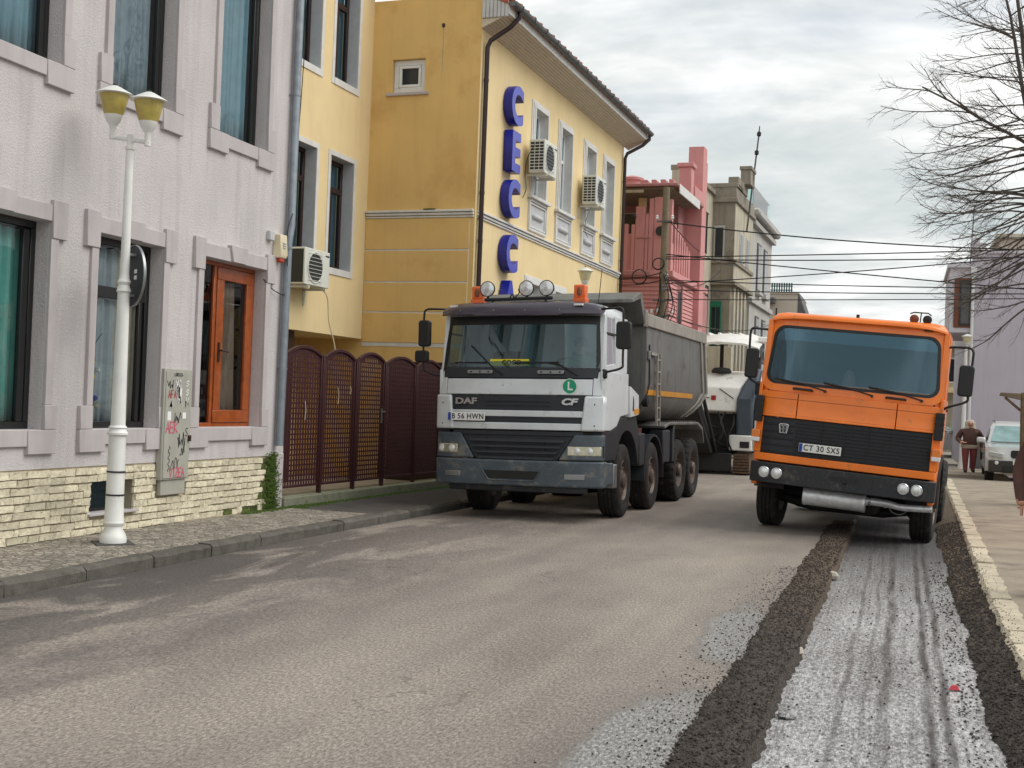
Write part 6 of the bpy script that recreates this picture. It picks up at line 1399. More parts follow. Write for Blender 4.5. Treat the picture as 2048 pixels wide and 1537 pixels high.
seat(ot, 0.62, -0.30, 1.55); seat(ot, -0.62, -0.30, 1.55); steering(ot, 0.72, -0.78, 2.06)
for a, b in ((-0.72, -0.48), (0.47, 0.71)): q = MB(); q.tube([(a, oy(a, 1.95, 0.0), 1.95), (a, oy(a, 1.95, 0.045), 1.955), (b, oy(b, 1.95, 0.045), 1.95), (b, oy(b, 1.95, 0), 1.945)], 0.017, 6); q.build('grab_handle', 'black_plastic', ot, smooth=50)
for (x0, x1) in ((-0.31, -1.0), (0.29, -0.34), (0.91, 0.24)):
    q = MB(); q.tube([(x0, oy(x0, 1.96, 0.012), 1.96), (x0 - 0.28, oy(x0, 2.02, 0.02), 2.025), (x1, oy(x1, 2.06, 0.02), 2.07)], 0.010, 6); w_ = q.build('wiper', 'black_plastic', ot, smooth=50)
    q = MB(); q.lathe([(0.02, oy(x0, 1.955, 0.03)), (0.02, oy(x0, 1.955, 0.0))], 8, (x0, 0, 1.955), 'y'); q.build('wiper_pivot', 'black_plastic', w_)
# badge, plate
em = MB(); em.prism([(-0.862, 1.455), (-0.845, 1.475), (-0.745, 1.475), (-0.728, 1.455), (-0.745, 1.345), (-0.845, 1.345)], -1.312, -1.30, lambda p, r, a: (p, a, r)); e_ = em.build('emblem', 'chrome', ot, bevel=0.004)
em = MB(); em.prism([(-0.848, 1.452), (-0.838, 1.464), (-0.752, 1.464), (-0.742, 1.452), (-0.755, 1.355), (-0.835, 1.355)], -1.3135, -1.305, lambda p, r, a: (p, a, r)); em.build('emblem_field', 'truck_dark', e_)
for cx in (-0.817, -0.773):
    em = MB(); em.tube([(cx - 0.014, -1.316, 1.36), (cx - 0.016, -1.316, 1.43), (cx - 0.008, -1.316, 1.452), (cx + 0.008, -1.316, 1.452), (cx + 0.016, -1.316, 1.43), (cx + 0.014, -1.316, 1.36)], 0.0045, 5); em.tube([(cx - 0.015, -1.316, 1.405), (cx + 0.015, -1.316, 1.405)], 0.004, 5); em.build('emblem_arch', 'chrome', e_)
plate(ot, -0.295, -1.325, 1.185, 0.55, 0.115, 'CT 30 SXS')
# muffler across the front, with tail pipe
q = MB(); q.lathe([(0.02, -0.47), (0.125, -0.47), (0.13, -0.46), (0.13, -0.43), (0.125, -0.42), (0.125, 0.28), (0.13, 0.29), (0.13, 0.335), (0.02, 0.34)], 24, (0, -1.10, 0.545), 'x'); mu = q.build('muffler', 'muffler', ot, smooth=40)
q = MB(); q.tube([(0.33, -1.10, 0.57), (0.40, -1.10, 0.575), (0.60, -1.11, 0.575), (0.74, -1.13, 0.555), (0.82, -1.14, 0.55), (1.17, -1.15, 0.575)], [0.06, 0.055, 0.05, 0.045, 0.045, 0.045], 14); q.build('tail_pipe', 'muffler', mu, smooth=40)
q = MB(); q.lathe([(0.065, 0.37), (0.065, 0.40)], 14, (0, -1.10, 0.575), 'x'); q.build('muffler_clamp', 'metal_grey', mu)
q = MB(); q.tube(catmull([(0.62, -1.06, 0.55), (0.68, -1.08, 0.47), (0.78, -1.08, 0.45), (0.86, -1.08, 0.50)]), 0.007, 5); q.build('loose_strap', 'metal_grey', mu)
# mirrors
mirror(ot, -1.325, -1.2, 2.245, 0.17, 0.40, catmull([(-1.14, -1.08, 2.72), (-1.28, -1.18, 2.72), (-1.375, -1.2, 2.70), (-1.38, -1.2, 2.5), (-1.36, -1.2, 2.15), (-1.33, -1.2, 2.03), (-1.16, -1.15, 1.95)], 4))
mirror(ot, 1.415, -1.2, 2.265, 0.185, 0.40, catmull([(1.15, -1.08, 2.68), (1.32, -1.18, 2.69), (1.455, -1.2, 2.67), (1.47, -1.2, 2.5), (1.46, -1.2, 2.1), (1.44, -1.2, 2.0), (1.25, -1.15, 1.92), (1.18, -1.12, 1.88)], 4))
# roof lamps and horn
for x in (0.69, 0.855):
    q = MB(); q.lathe([(0.03, 2.96), (0.03, 3.0)], 8, (x, -0.9, 0)); q.lathe([(0.02, -0.07), (0.055, -0.05), (0.06, 0.02), (0.02, 0.05)], 14, (x, -0.9, 3.03), 'y'); q.build('roof_lamp', 'rust_frame' if x < 0.7 else 'mill_dark', ot, smooth=40)
q = MB(); q.tube([(0.765, -0.86, 2.97), (0.77, -0.86, 3.115)], 0.008, 6); q.tube([(0.63, -0.86, 3.10), (0.68, -0.86, 3.12), (0.86, -0.86, 3.12), (0.90, -0.86, 3.09)], 0.009, 6); q.build('aerial_bar', 'black_plastic', ot)
q = MB(); q.lathe([(0.025, 2.98), (0.02, 3.03)], 8, (-0.03, -0.9, 0)); q.build('roof_stub', 'mill_dark', ot)
# running gear and body
wheel(ot, -1.04, 0.0, 0.50, 0.52, 0.30, -1, False, RAD(-2), 0.03); wheel(ot, 1.03, 0.0, 0.565, 0.52, 0.30, 1, False, RAD(-2), 0.03)
for s_ in (-1, 1):
    wheel(ot, s_ * 0.92, 3.4, 0.53 if s_ < 0 else 0.57, 0.52, 0.56, s_, True, 0, 0.16)
    q = MB(); q.box(s_ * 0.38, s_ * 0.46, -1.05, 5.2, 0.78, 1.02); q.build('chassis_rail', 'mill_dark', ot)
for y in (0.0, 3.4): q = MB(); q.tube([(-1.0, y, 0.51), (1.0, y, 0.55)], 0.08, 8); q.lathe([(0.05, -0.2), (0.2, -0.1), (0.2, 0.1), (0.05, 0.2)], 14, (0, y, 0.53), 'y'); q.build('axle', 'mill_dark', ot, smooth=40)
q = MB(); q.box(-0.48, 0.48, -0.85, 0.9, 0.36, 1.2); q.build('engine', 'mill_dark', ot, bevel=0.08)
for s_ in (-1, 1): q = MB(); q.box(s_ * 0.5, s_ * 0.86, -0.72, 0.75, 0.62, 1.1); q.build('inner_wing', 'black_plastic', ot, bevel=0.03)
q = MB(); q.tube([(-0.95, 0.0, 0.42), (-0.5, -0.02, 0.34), (0.5, -0.02, 0.36), (0.95, 0.0, 0.46)], 0.07, 8); q.build('axle_beam', 'mill_dark', ot, smooth=50)
q = MB(); q.box(-0.85, 0.85, 1.2, 3.0, 0.42, 0.95); q.build('gearbox', 'mill_dark', ot, bevel=0.06)
q = MB(); q.lathe([(0.005, 2.02), (0.07, 2.02), (0.085, 2.08), (0.08, 2.18), (0.05, 2.26), (0.005, 2.28)], 14, (-0.05, -1.0, 0)); q.build('dash_ornament', 'skin', ot, smooth=60)
q = MB(); q.box(-0.95, 0.95, -1.16, -1.06, 0.92, 1.0); q.build('bumper_beam', 'rust_frame', ot)
q = MB(); q.loft([[(x, y, z) for x, y in ((-1.0 + a, 0.5), (1.0 - a, 0.5), (1.0 - a, 4.9), (-1.0 + a, 4.9))] for z, a in ((1.15, 0.05), (2.45, 0.0))]); lb = q.build('load_body', 'orange_paint', ot, bevel=0.02)
for k in range(6): q = MB(); q.box(0.998, 1.03, 0.55 + k * 0.85, 0.63 + k * 0.85, 1.2, 2.44); q.build('body_post', 'orange_paint', lb)
q = MB(); q.box(0.75, 1.15, 0.95, 2.6, 0.55, 1.05); q.build('fuel_tank', 'mill_dark', ot, bevel=0.05)
# ---------------------------------------------------------------- white milling machine behind the tipper
ml = thing('milling_machine', 'white road milling machine with canopy working behind the tipper truck', 'road machine', (-4.45, 31.6, 0), (0, 0, RAD(-3)))
def part(name, mat, parent, fn_, bevel=0.02, smooth=None):
    q = MB(); fn_(q); return q.build(name, mat, parent, bevel=bevel, smooth=smooth)
part('engine_hood', 'mill_white', ml, lambda q: q.loft([[(-1.15, 0.6, 1.6), (0.75, 0.6, 1.6), (0.75, 6.0, 1.6), (-1.15, 6.0, 1.6)], [(-1.15, 0.75, 2.25), (0.72, 0.75, 2.25), (0.72, 6, 2.45), (-1.15, 6, 2.45)], [(-0.95, 1.3, 2.62), (0.6, 1.3, 2.62), (0.6, 6, 2.85), (-0.95, 6, 2.85)]]), 0.05)
part('front_nose', 'mill_white', ml, lambda q: q.hexa([(-1.1, 0.15, 1.62), (0.36, 0.15, 1.62), (0.45, 0.62, 1.52), (-1.1, 0.62, 1.52)], [(-1.05, 0.3, 2.25), (0.42, 0.3, 2.25), (0.6, 0.85, 2.60), (-1.0, 0.85, 2.60)]), 0.04)
part('side_cowl', 'mill_grey', ml, lambda q: q.loft([[(0.38, 0.15, 1.0), (0.80, 0.15, 1.0), (0.80, 0.75, 1.0), (0.38, 0.75, 1.0)], [(0.38, 0.05, 1.95), (0.80, 0.10, 1.95), (0.80, 0.75, 1.95), (0.38, 0.75, 1.95)], [(0.52, 0.3, 2.35), (0.86, 0.3, 2.35), (0.86, 0.8, 2.35), (0.52, 0.8, 2.35)], [(0.72, 0.5, 2.75), (0.92, 0.5, 2.75), (0.92, 0.8, 2.75), (0.72, 0.8, 2.75)]]), 0.06)
part('side_panel', 'mill_white', ml, lambda q: q.prism([(0.2, 0.75), (0.55, 0.70), (0.75, 1.3), (1.0, 0.7), (2.6, 0.7), (2.8, 2.2), (0.6, 2.3), (0.25, 1.7)], 0.82, 1.02, lambda p, r, a: (a, p, r)), 0.04)
part('air_filter', 'mill_dark', ml, lambda q: q.lathe([(0.02, 0), (0.25, 0.02), (0.27, 0.08), (0.2, 0.16), (0.02, 0.18)], 18, (-0.2, 0.95, 2.60)), 0.01)
part('decal', 'ink_red', ml, lambda q: q.box(-0.30, -0.18, 0.20, 0.235, 1.90, 2.02), 0)
part('track_frame', 'mill_white', ml, lambda q: q.box(0.22, 0.80, 0.1, 0.7, 0.62, 1.02), 0.03)
part('step', 'mill_dark', ml, lambda q: q.box(0.5, 0.74, 0.07, 0.12, 0.70, 0.86), 0.01)
for x in (0.35, -1.05):
    o_ = []
    q = MB(); pts = [(0.0 + 0.25 * math.cos(RAD(a)), 0.28 + 0.27 * math.sin(RAD(a))) for a in range(90, 271, 20)] + [(1.3 + 0.25 * math.cos(RAD(a)), 0.28 + 0.27 * math.sin(RAD(a))) for a in range(-90, 91, 20)]
    q.prism(pts, x - 0.05 if x < 0 else x, x + 0.42, lambda p, r, a: (a, p + 0.3, r)); tr = q.build('crawler_track', 'track_brown', ml, bevel=0.02)
    for k in range(7): q = MB(); q.box(x, x + 0.42, 0.02 - 0.01 * 0, 0.06, 0.04 + k * 0.075, 0.09 + k * 0.075); q.build('track_pad', 'track_brown', tr, bevel=0.005, seg=1)
def belt(q):
    q.hexa([(-0.9, -0.35, 0.55), (-0.15, -0.35, 0.55), (-0.15, 0.4, 0.45), (-0.9, 0.4, 0.45)], [(-0.85, -2.6, 2.30), (-0.25, -2.6, 2.30), (-0.25, -2.4, 2.65), (-0.85, -2.4, 2.65)])
part('conveyor', 'mill_dark', ml, belt, 0.03)
for x in (-0.95, -0.10): part('conveyor_rail', 'mill_dark', ml, lambda q: q.tube([(x, 0.2, 0.45), (x, -2.6, 2.6)], 0.05, 8), 0)
for k, (a, b) in enumerate((((-0.1, 0.3, 0.9), (-0.5, -0.5, 1.35)), ((-0.1, 0.2, 1.2), (-0.6, -0.2, 1.25)), ((0.1, 0.3, 0.7), (-0.2, -0.4, 0.95)))): part('strut', 'mill_dark', ml, lambda q: q.tube([a, b], 0.03, 6), 0)
for k, P_ in enumerate(([(0.28, 0.3, 1.62), (0.34, 0.0, 1.3), (0.22, -0.08, 0.95), (0.3, 0.1, 0.62)], [(0.1, 0.3, 1.66), (0.02, -0.05, 1.35), (0.15, -0.1, 1.05), (0.2, 0.0, 0.7), (0.05, 0.2, 0.6)], [(-0.1, 0.2, 1.6), (0.1, -0.1, 1.15), (-0.05, -0.12, 0.8), (-0.3, 0.1, 0.75)])): part('hydraulic_hose', 'cable', ml, lambda q: q.tube(catmull(P_), 0.022, 6), 0)
part('machinery', 'mill_dark', ml, lambda q: q.box(-1.1, 0.36, 0.45, 5.0, 0.5, 1.62), 0.05)
part('front_scraper', 'mill_dark', ml, lambda q: q.box(-1.2, 0.30, 0.0, 0.12, 0.08, 0.55), 0.02)
# operator canopy
def can(q):
    rings = []
    for k in range(13):
        y = 0.7 + 3.9 * k / 12; d = -0.30 * max(0, 1 - k / 4) ** 1.4
        rings.append([(a, y, b + d) for a, b in ((-1.05, 3.56), (-0.9, 3.68), (-0.3, 3.75), (0.4, 3.71), (0.78, 3.60), (0.80, 3.56), (0.4, 3.66), (-0.3, 3.69), (-0.9, 3.62))])
    q.loft(rings)
part('canopy', 'mill_white', ml, can, 0, 40)
for k in range(5): part('canopy_rib', 'mill_white', ml, lambda q: q.box(-0.80 + k * 0.28, -0.74 + k * 0.28, 1.9, 4.4, 3.69, 3.76), 0.01)
part('canopy_tip', 'mill_white', ml, lambda q: q.hexa([(0.72, 1.15, 3.48), (0.98, 1.3, 3.45), (0.98, 3.0, 3.45), (0.72, 3.0, 3.48)], [(0.70, 1.1, 3.62), (1.05, 1.35, 3.62), (1.05, 3.0, 3.62), (0.70, 3.0, 3.62)]), 0.03)
for x, y in ((-0.9, 1.6), (0.5, 1.6), (-0.9, 4.2), (0.5, 4.2)): part('canopy_post', 'mill_dark', ml, lambda q: q.box(x, x + 0.10, y, y + 0.10, 2.4, 3.56), 0.01)
part('operator_console', 'mill_dark', ml, lambda q: q.box(-0.95, -0.72, 1.3, 1.6, 2.55, 3.05), 0.02)
part('console_box', 'ink_red', ml, lambda q: q.box(-0.93, -0.72, 1.25, 1.29, 2.70, 2.78), 0.005)
part('work_mirror', 'black_plastic', ml, lambda q: q.box(0.83, 1.0, 0.1, 0.2, 2.05, 2.42), 0.04)
part('exhaust_stack', 'mill_dark', ml, lambda q: q.lathe([(0.05, 2.6), (0.07, 2.62), (0.07, 3.0), (0.10, 3.02), (0.10, 3.06), (0.05, 3.07)], 12, (0.75, 0.9, 0)), 0)
for p in ([(-0.1, 0.27, 2.20), (0.28, 0.22, 1.95)], [(-0.6, 0.22, 2.0), (-0.35, 0.21, 1.95)]): part('hood_line', 'black_plastic', ml, lambda q: q.tube(p, 0.012, 5), 0)
# ---------------------------------------------------------------- pink house behind the yellow building
pk = thing('pink_house', 'pink house with castle-like battlements, a tall fin and board siding', 'house', (-6.22, 33.3, 0), (0, 0, RAD(-2)))
def bx(name, mat, parent, *d, bevel=0.012):
    q = MB(); q.box(*d); return q.build(name, mat, parent, bevel=bevel, seg=1)
bx('lower_wall', 'pink_dark', pk, -4, -0.03, 0.03, 5.8, 0, 5.25)
for k in range(34):
    z = 1.4 + k * 0.112
    q = MB(); q.prism([(0.035, z), (-0.02, z), (0.005, z + 0.105), (0.035, z + 0.105)], -2.6, -0.02, lambda p, r, a: (a, p, r)); q.build('siding_board', 'pink', pk)
    for y0, y1 in ((0.0, 1.0), (1.75, 4.6)):
        q = MB(); q.prism([(-0.035, z), (0.02, z), (-0.005, z + 0.105), (-0.035, z + 0.105)], y0, y1, lambda p, r, a: (p, a, r)); q.build('siding_board', 'pink', pk)
bx('window_recess', 'ac_dark', pk, -0.08, -0.015, 1.05, 1.70, 2.5, 5.0, bevel=0)
f = bx('window_frame', 'pink_dark', pk, -0.03, 0.03, 1.0, 1.06, 2.4, 5.05); bx('window_frame', 'pink_dark', pk, -0.03, 0.03, 1.69, 1.75, 2.4, 5.05)
bx('ledge', 'pink', pk, -2.7, 0.12, -0.12, 5.0, 5.25, 5.42)
bx('ledge', 'pink_dark', pk, -1.35, -0.5, -0.16, -0.12, 5.28, 5.40)
# parapet of the terrace, stepped like a castle wall
for x0, x1, z1 in ((-1.30, -1.20, 6.72), (-1.10, -1.00, 6.70), (-0.99, -0.72, 7.20), (-0.71, -0.62, 6.98), (-0.61, -0.48, 7.42), (-0.47, -0.18, 7.45), (-0.17, -0.06, 7.15), (-0.05, 0.04, 7.38)):
    bx('battlement', 'pink', pk, x0, x1, -0.10, 0.06, 5.42, z1)
for k in range(5): bx('wall_batten', 'pink', pk, -2.2 + k * 0.18, -2.08 + k * 0.18, -0.10, 0.04, 5.42, 6.62)
bx('terrace_wall', 'pink', pk, -2.6, 0.02, -0.06, 0.03, 5.42, 6.45, bevel=0)
bx('wall_moulding', 'pink_dark', pk, -0.95, -0.55, -0.125, -0.06, 6.30, 6.36)
for k in range(7): bx('wall_batten', 'pink', pk, -0.02, 0.06, 0.3 + k * 0.32, 0.42 + k * 0.32, 5.42, 6.75 - 0.08 * k)
bx('terrace_side', 'pink', pk, -0.06, 0.02, 0.03, 2.6, 5.42, 6.2, bevel=0)
q = MB(); q.lathe([(0.17, -0.13), (0.17, -0.095), (0.13, -0.095), (0.13, -0.13)], 24, (-0.27, 0, 6.50), 'y'); q.build('round_niche', 'pink_dark', pk)
q = MB(); q.lathe([(0.135, -0.132), (0.135, -0.128)], 24, (-0.27, 0, 6.50), 'y'); q.build('round_opening', 'ac_dark', pk)
bx('terrace_back', 'pink_dark', pk, -3, -0.7, 2.4, 2.5, 5.4, 7.75); bx('inner_wall', 'plaster_beige', pk, -3.0, -0.9, 1.6, 1.7, 5.4, 7.3)
q = MB(); q.box(-2.2, -1.15, 1.55, 1.60, 6.5, 7.25); q.build('terrace_window', 'dark_pane', pk)
bx('inner_pillar', 'yellow_front', pk, -1.15, -0.95, 0.8, 1.0, 5.4, 7.6)
bx('roof_slab', 'pink_dark', pk, -3.2, 0.22, -0.35, 3.4, 7.71, 7.79)
for k in range(8): bx('ceiling_board', 'wood_pole', pk, -3.0, 0.1, -0.25 + k * 0.42, 0.13 + k * 0.42, 7.64, 7.695, bevel=0.004)
bx('roof_beam', 'concrete_cream', pk, -3.0, -0.75, -0.3, -0.22, 7.55, 7.63)
bx('fascia_board', 'white_trim', pk, 0.225, 0.26, -0.2, 2.6, 7.52, 7.78)
for x, w_ in ((-1.02, 0.24), (-0.70, 0.17), (-0.44, 0.17), (-0.20, 0.15)): q = MB(); q.prism([(x, 7.8), (x + w_, 7.8), (x + w_, 7.98), (x + w_ - 0.04, 8.03), (x, 8.03)], 0.4, 0.7, lambda p, r, a: (p, a, r)); q.build('merlon', 'pink', pk, bevel=0.01)
q = MB(); q.lathe([(0.30, 7.8), (0.30, 8.12), (0.34, 8.15), (0.34, 8.22), (0.1, 8.30)], 16, (-1.45, 1.2, 0)); q.build('turret', 'pink', pk, smooth=40)
bx('parapet_block', 'pink', pk, -0.18, 0.18, 1.6, 2.0, 7.8, 8.60); bx('block_cap', 'pink', pk, -0.24, 0.24, 1.55, 2.05, 8.60, 8.72)
bx('fin_tower', 'pink', pk, -0.28, 0.19, 3.3, 3.8, 0, 9.55); bx('fin_tower', 'pink', pk, -0.1, 0.15, 3.8, 4.15, 0, 9.2); bx('fin_step', 'pink', pk, -0.36, -0.28, 3.3, 3.8, 0, 8.9)
bx('fin_link', 'pink', pk, -0.4, 0.2, 2.1, 3.3, 7.8, 8.15)
for z0, z1, xo in ((6.6, 7.6, 0.12), (6.0, 6.6, 0.0), (5.4, 6.0, -0.12)): bx('fin_bracket', 'pink', pk, -0.36 - 0.10, -0.36 + 0.0, 3.2, 3.34, z0, z1)
bx('back_mass', 'pink_dark', pk, -4, -0.35, 2.5, 5.8, 5.25, 7.8, bevel=0)
for x, y, z in ((-1.0, -0.2, 6.9), (-0.1, 0.9, 6.4)):
    q = MB(); q.lathe([(0.03, -0.12), (0.05, -0.1), (0.05, 0.05), (0.02, 0.07)], 10, (x, y, z), 'y'); q.build('camera_lamp', 'black_plastic', pk, smooth=40)

# ---------------------------------------------------------------- weathered building with the bay
ob = thing('weathered_building', 'weathered brown-grey building with a corner bay and green shutters', 'building', (-6.0, 44.5, 0), (0, 0, RAD(-2)))
bx('main_wall', 'concrete_cream', ob, -1.25, -0.80, -5, 5.4, 0, 9.45, bevel=0); bx('main_cornice', 'concrete_old', ob, -1.3, -0.70, -5, 5.4, 9.45, 9.62)
for y in (-2.6, -1.5): bx('wall_window', 'dark_pane', ob, -0.81, -0.785, y, y + 0.5, 7.2, 8.6, bevel=0); bx('window_hood', 'concrete_cream', ob, -0.80, -0.74, y - 0.1, y + 0.6, 8.62, 8.74)
for y, m in ((-2.9, 'green_door'), (-1.9, 'green_door'), (-1.0, 'ac_dark')): bx('shutter', m, ob, -0.81, -0.76, y, y + 0.45, 4.2, 6.1, bevel=0.01)
bx('bay', 'concrete_old', ob, -1.2, 0.0, 0, 4.2, 6.3, 9.25, bevel=0); bx('bay_side_face', 'concrete_cream', ob, -0.01, 0.012, 0.02, 4.18, 6.32, 9.2, bevel=0)
bx('bay_ledge', 'concrete_old', ob, -1.25, 0.08, -0.08, 4.3, 6.98, 7.12); bx('bay_base', 'concrete_old', ob, -1.22, 0.10, -0.10, 4.3, 6.2, 6.34)
f = bx('bay_window', 'plaster_grey', ob, -0.74, -0.34, -0.03, 0.02, 7.14, 8.36); bx('pane', 'dark_pane', f, -0.68, -0.40, -0.04, -0.02, 7.2, 8.28, bevel=0)
for y in (1.1, 2.6): f = bx('side_window', 'plaster_grey', ob, 0.0, 0.04, y, y + 0.8, 7.16, 8.3); bx('pane', 'dark_pane', f, 0.02, 0.05, y + 0.12, y + 0.68, 7.22, 8.2, bevel=0)
bx('bay_cornice', 'concrete_old', ob, -1.3, 0.10, -0.10, 4.3, 9.2, 9.36); bx('parapet', 'concrete_old', ob, -1.1, 0.04, -0.04, 4.2, 9.36, 9.75)
bx('parapet_cap', 'concrete_old', ob, -1.12, 0.08, -0.06, 1.2, 9.75, 9.9); bx('corner_block', 'concrete_old', ob, -0.3, 0.08, 0.1, 2.2, 9.75, 10.15); bx('chimney', 'concrete_old', ob, -0.08, 0.30, 1.4, 2.4, 10.1, 10.65); bx('chimney_cap', 'concrete_old', ob, -0.12, 0.34, 1.35, 2.45, 10.65, 10.78)
bx('lower_bay', 'concrete_old', ob, -1.0, -0.10, 0.1, 4.1, 0, 6.2, bevel=0)
f = bx('balcony_door', 'green_door', ob, -0.80, -0.38, 0.04, 0.12, 3.2, 5.62); bx('door_pane', 'dark_pane', f, -0.74, -0.60, 0.03, 0.05, 3.9, 5.4, bevel=0); bx('door_pane', 'dark_pane', f, -0.57, -0.43, 0.03, 0.05, 3.9, 5.4, bevel=0)
for y in (0.6, 1.4, 2.2, 3.0): bx('pilaster', 'concrete_cream', ob, -0.12, -0.02, y, y + 0.25, 3.0, 6.2)
for y in (0.9, 1.7, 2.5): bx('slot_window', 'dark_pane', ob, -0.11, -0.06, y + 0.02, y + 0.4, 3.4, 5.6, bevel=0)
bx('balcony_wall', 'concrete_cream', ob, -1.6, 0.25, -1.2, -1.0, 2.8, 3.9)
for y0, y1, x in ((-3.0, -0.4, -1.0),): q = MB(); q.box(x, x + 0.02, y0, y1, 9.62, 10.15); q.build('glass_railing', 'rail_glass', ob)
q = MB(); q.tube([(0.12, 2.0, 8.4), (0.45, 2.0, 12.05), (0.47, 2.0, 12.4)], [0.035, 0.03, 0.02], 6); an = q.build('antenna_mast', 'slate', ob)
for z in (11.4, 12.1): q = MB(); q.lathe([(0.03, -0.1), (0.08, -0.06), (0.08, 0.06), (0.03, 0.1)], 8, (0.12 + 0.33 * (z - 8.4) / 3.65, 2.0, z)); q.build('antenna_clamp', 'black_plastic', an)

# ---------------------------------------------------------------- pale grey building after it
lg = thing('pale_grey_building', 'pale grey rendered building with tall narrow windows and a glass roof railing', 'building', (-5.95, 49.2, 0), (0, 0, RAD(-1.5)))
bx('wall', 'plaster_grey', lg, -6, 0, 0, 6.2, 0, 9.4, bevel=0); bx('cornice', 'plaster_grey', lg, -6, 0.35, -0.2, 6.5, 9.4, 9.75, bevel=0.08); bx('cornice', 'plaster_grey', lg, -6, 0.18, -0.1, 6.3, 9.1, 9.3)
bx('band', 'plaster_grey', lg, -0.1, 0.12, -0.05, 6.25, 6.0, 6.2)
for y in (1.6, 3.6):
    for z0, z1 in ((6.6, 8.6), (3.2, 5.6)):
        f = bx('window', 'slate', lg, -0.02, 0.05, y, y + 1.0, z0, z1); bx('pane', 'dark_pane', f, 0.03, 0.06, y + 0.12, y + 0.88, z0 + 0.1, z1 - 0.1, bevel=0); bx('sill', 'plaster_grey', f, 0.0, 0.18, y - 0.1, y + 1.1, z0 - 0.14, z0)
q = MB(); q.box(-0.05, -0.03, 0.3, 5.5, 9.75, 10.75); q.build('glass_railing', 'rail_glass', lg)
q = MB(); q.box(-2.5, -0.06, 0.3, 0.32, 9.75, 10.75); q.build('glass_railing', 'rail_glass', lg)

# ---------------------------------------------------------------- beige building at the end with a green balustrade
bg_ = thing('beige_building', 'beige building with a dark green roof balustrade at the end of the street', 'building', (-5.8, 70, 0))
bx('wall', 'plaster_beige', bg_, -6, 0, 0, 6, 0, 8.35, bevel=0); bx('coping', 'plaster_beige', bg_, -6, 0.05, -0.08, 6, 8.35, 8.45)
for k in range(17): bx('baluster', 'balustrade_green', bg_, -2.55 + k * 0.135, -2.48 + k * 0.135, 0.1, 0.18, 8.45, 8.98, bevel=0)
for z in (8.55, 8.78): bx('balustrade_rail', 'balustrade_green', bg_, -2.6, -0.3, 0.08, 0.2, z, z + 0.05, bevel=0)
q = MB(); q.prism([(-0.3, 8.45), (0.05, 8.45), (0.35, 7.6), (0.5, 7.2), (0.5, 6.9), (-0.3, 6.9)], 0.1, 4, lambda p, r, a: (p, a, r)); q.build('gable_end', 'slate', bg_, bevel=0.02)
bx('slit_window', 'dark_pane', bg_, -1.18, -1.10, -0.02, 0.05, 7.0, 7.55, bevel=0)
bx('side_roof', 'slate', bg_, -2.6, -1.2, -0.6, 0, 7.8, 8.1); bx('chimney_stack', 'roof_tile', bg_, -0.1, 0.9, -0.8, -0.3, 6.2, 6.9); bx('chimney_cap', 'slate', bg_, -0.25, 1.05, -0.9, -0.2, 6.9, 7.05)
for k in range(5): bx('roof_frame', 'balustrade_green', bg_, -2.6 + k * 0.22, -2.56 + k * 0.22, 0.3, 0.34, 8.98, 9.4, bevel=0)
bk = thing('brick_house', 'low brown brick house with a tiled gable in front of the beige building', 'house', (-5.6, 60, 0))
bx('wall', 'brick_brown', bk, -4, -0.9, 0, 5, 0, 5.6, bevel=0)
for z in (5.0, 5.6): bx('cornice', 'plaster_beige', bk, -4, -0.75, -0.15, 5, z, z + 0.16)
q = MB(); q.prism([(-4, 5.76), (-0.6, 5.76), (-0.6, 5.85), (-2.4, 6.6), (-4, 6.2)], -0.2, 5, lambda p, r, a: (p, a, r)); q.build('roof', 'slate', bk)
ac4 = thing('air_conditioner', 'white air conditioner with two fans beside the orange truck mirror', 'air conditioner', (-5.72, 56.5, 3.9))
bx('case', 'ac_white', ac4, 0, 0.75, 0, 0.35, 0, 1.2)
for z in (0.32, 0.86): q = MB(); q.lathe([(0.22, -0.01), (0.22, -0.02)], 20, (0.36, 0, z), 'y'); q.build('fan', 'ac_dark', ac4)
bx('bracket', 'slate', ac4, -0.3, 0.75, 0.1, 0.3, -0.06, 0.0)

# ---------------------------------------------------------------- utility pole and wires
up = thing('utility_pole', 'weathered concrete utility pole in front of the pink house', 'utility pole', (-6.02, 31.4, 0.1))
q = MB(); q.tube([(-0.0, 0, 0), (0.0, 0, 7.28)], [0.15, 0.085], 10); q.build('shaft', 'wood_pole', up, smooth=50)
for z in (2.9, 3.0, 4.6, 4.7): q = MB(); q.lathe([(0.125, z), (0.125, z + 0.03)], 10); q.build('pole_band', 'metal_grey', up)
for z, l in ((6.35, 0.2), (3.9, 0.28), (4.3, 0.24)): q = MB(); q.box(-l, l, -0.14, -0.09, z, z + 0.04); q.build('crossarm', 'slate', up)
for x, z in ((-0.26, 3.98), (0.26, 3.98), (0.22, 4.38), (-0.2, 6.42), (0.2, 6.42), (0.1, 4.9), (-0.12, 4.0)): q = MB(); q.lathe([(0.02, 0), (0.045, 0.03), (0.03, 0.06), (0.045, 0.09), (0.01, 0.12)], 8, (x, -0.11, z)); q.build('insulator', 'white_plastic', up, smooth=50)
q = MB(); q.box(-0.14, 0.14, -0.28, -0.10, 3.45, 3.8); q.build('junction_box', 'slate', up, bevel=0.02)
for k in range(6):
    r = random.Random(k); q = MB(); a = r.uniform(-0.25, 0.25)
    q.tube(catmull([(a * 0.4, -0.16, 4.9 + r.uniform(-.2, .2)), (a + 0.12, -0.2, 4.3 + r.uniform(-.2, .2)), (a, -0.18, 3.7), (a * 0.6 + 0.1, -0.16, 2.9)]), 0.012, 5); q.build('pole_cable', 'cable', up)
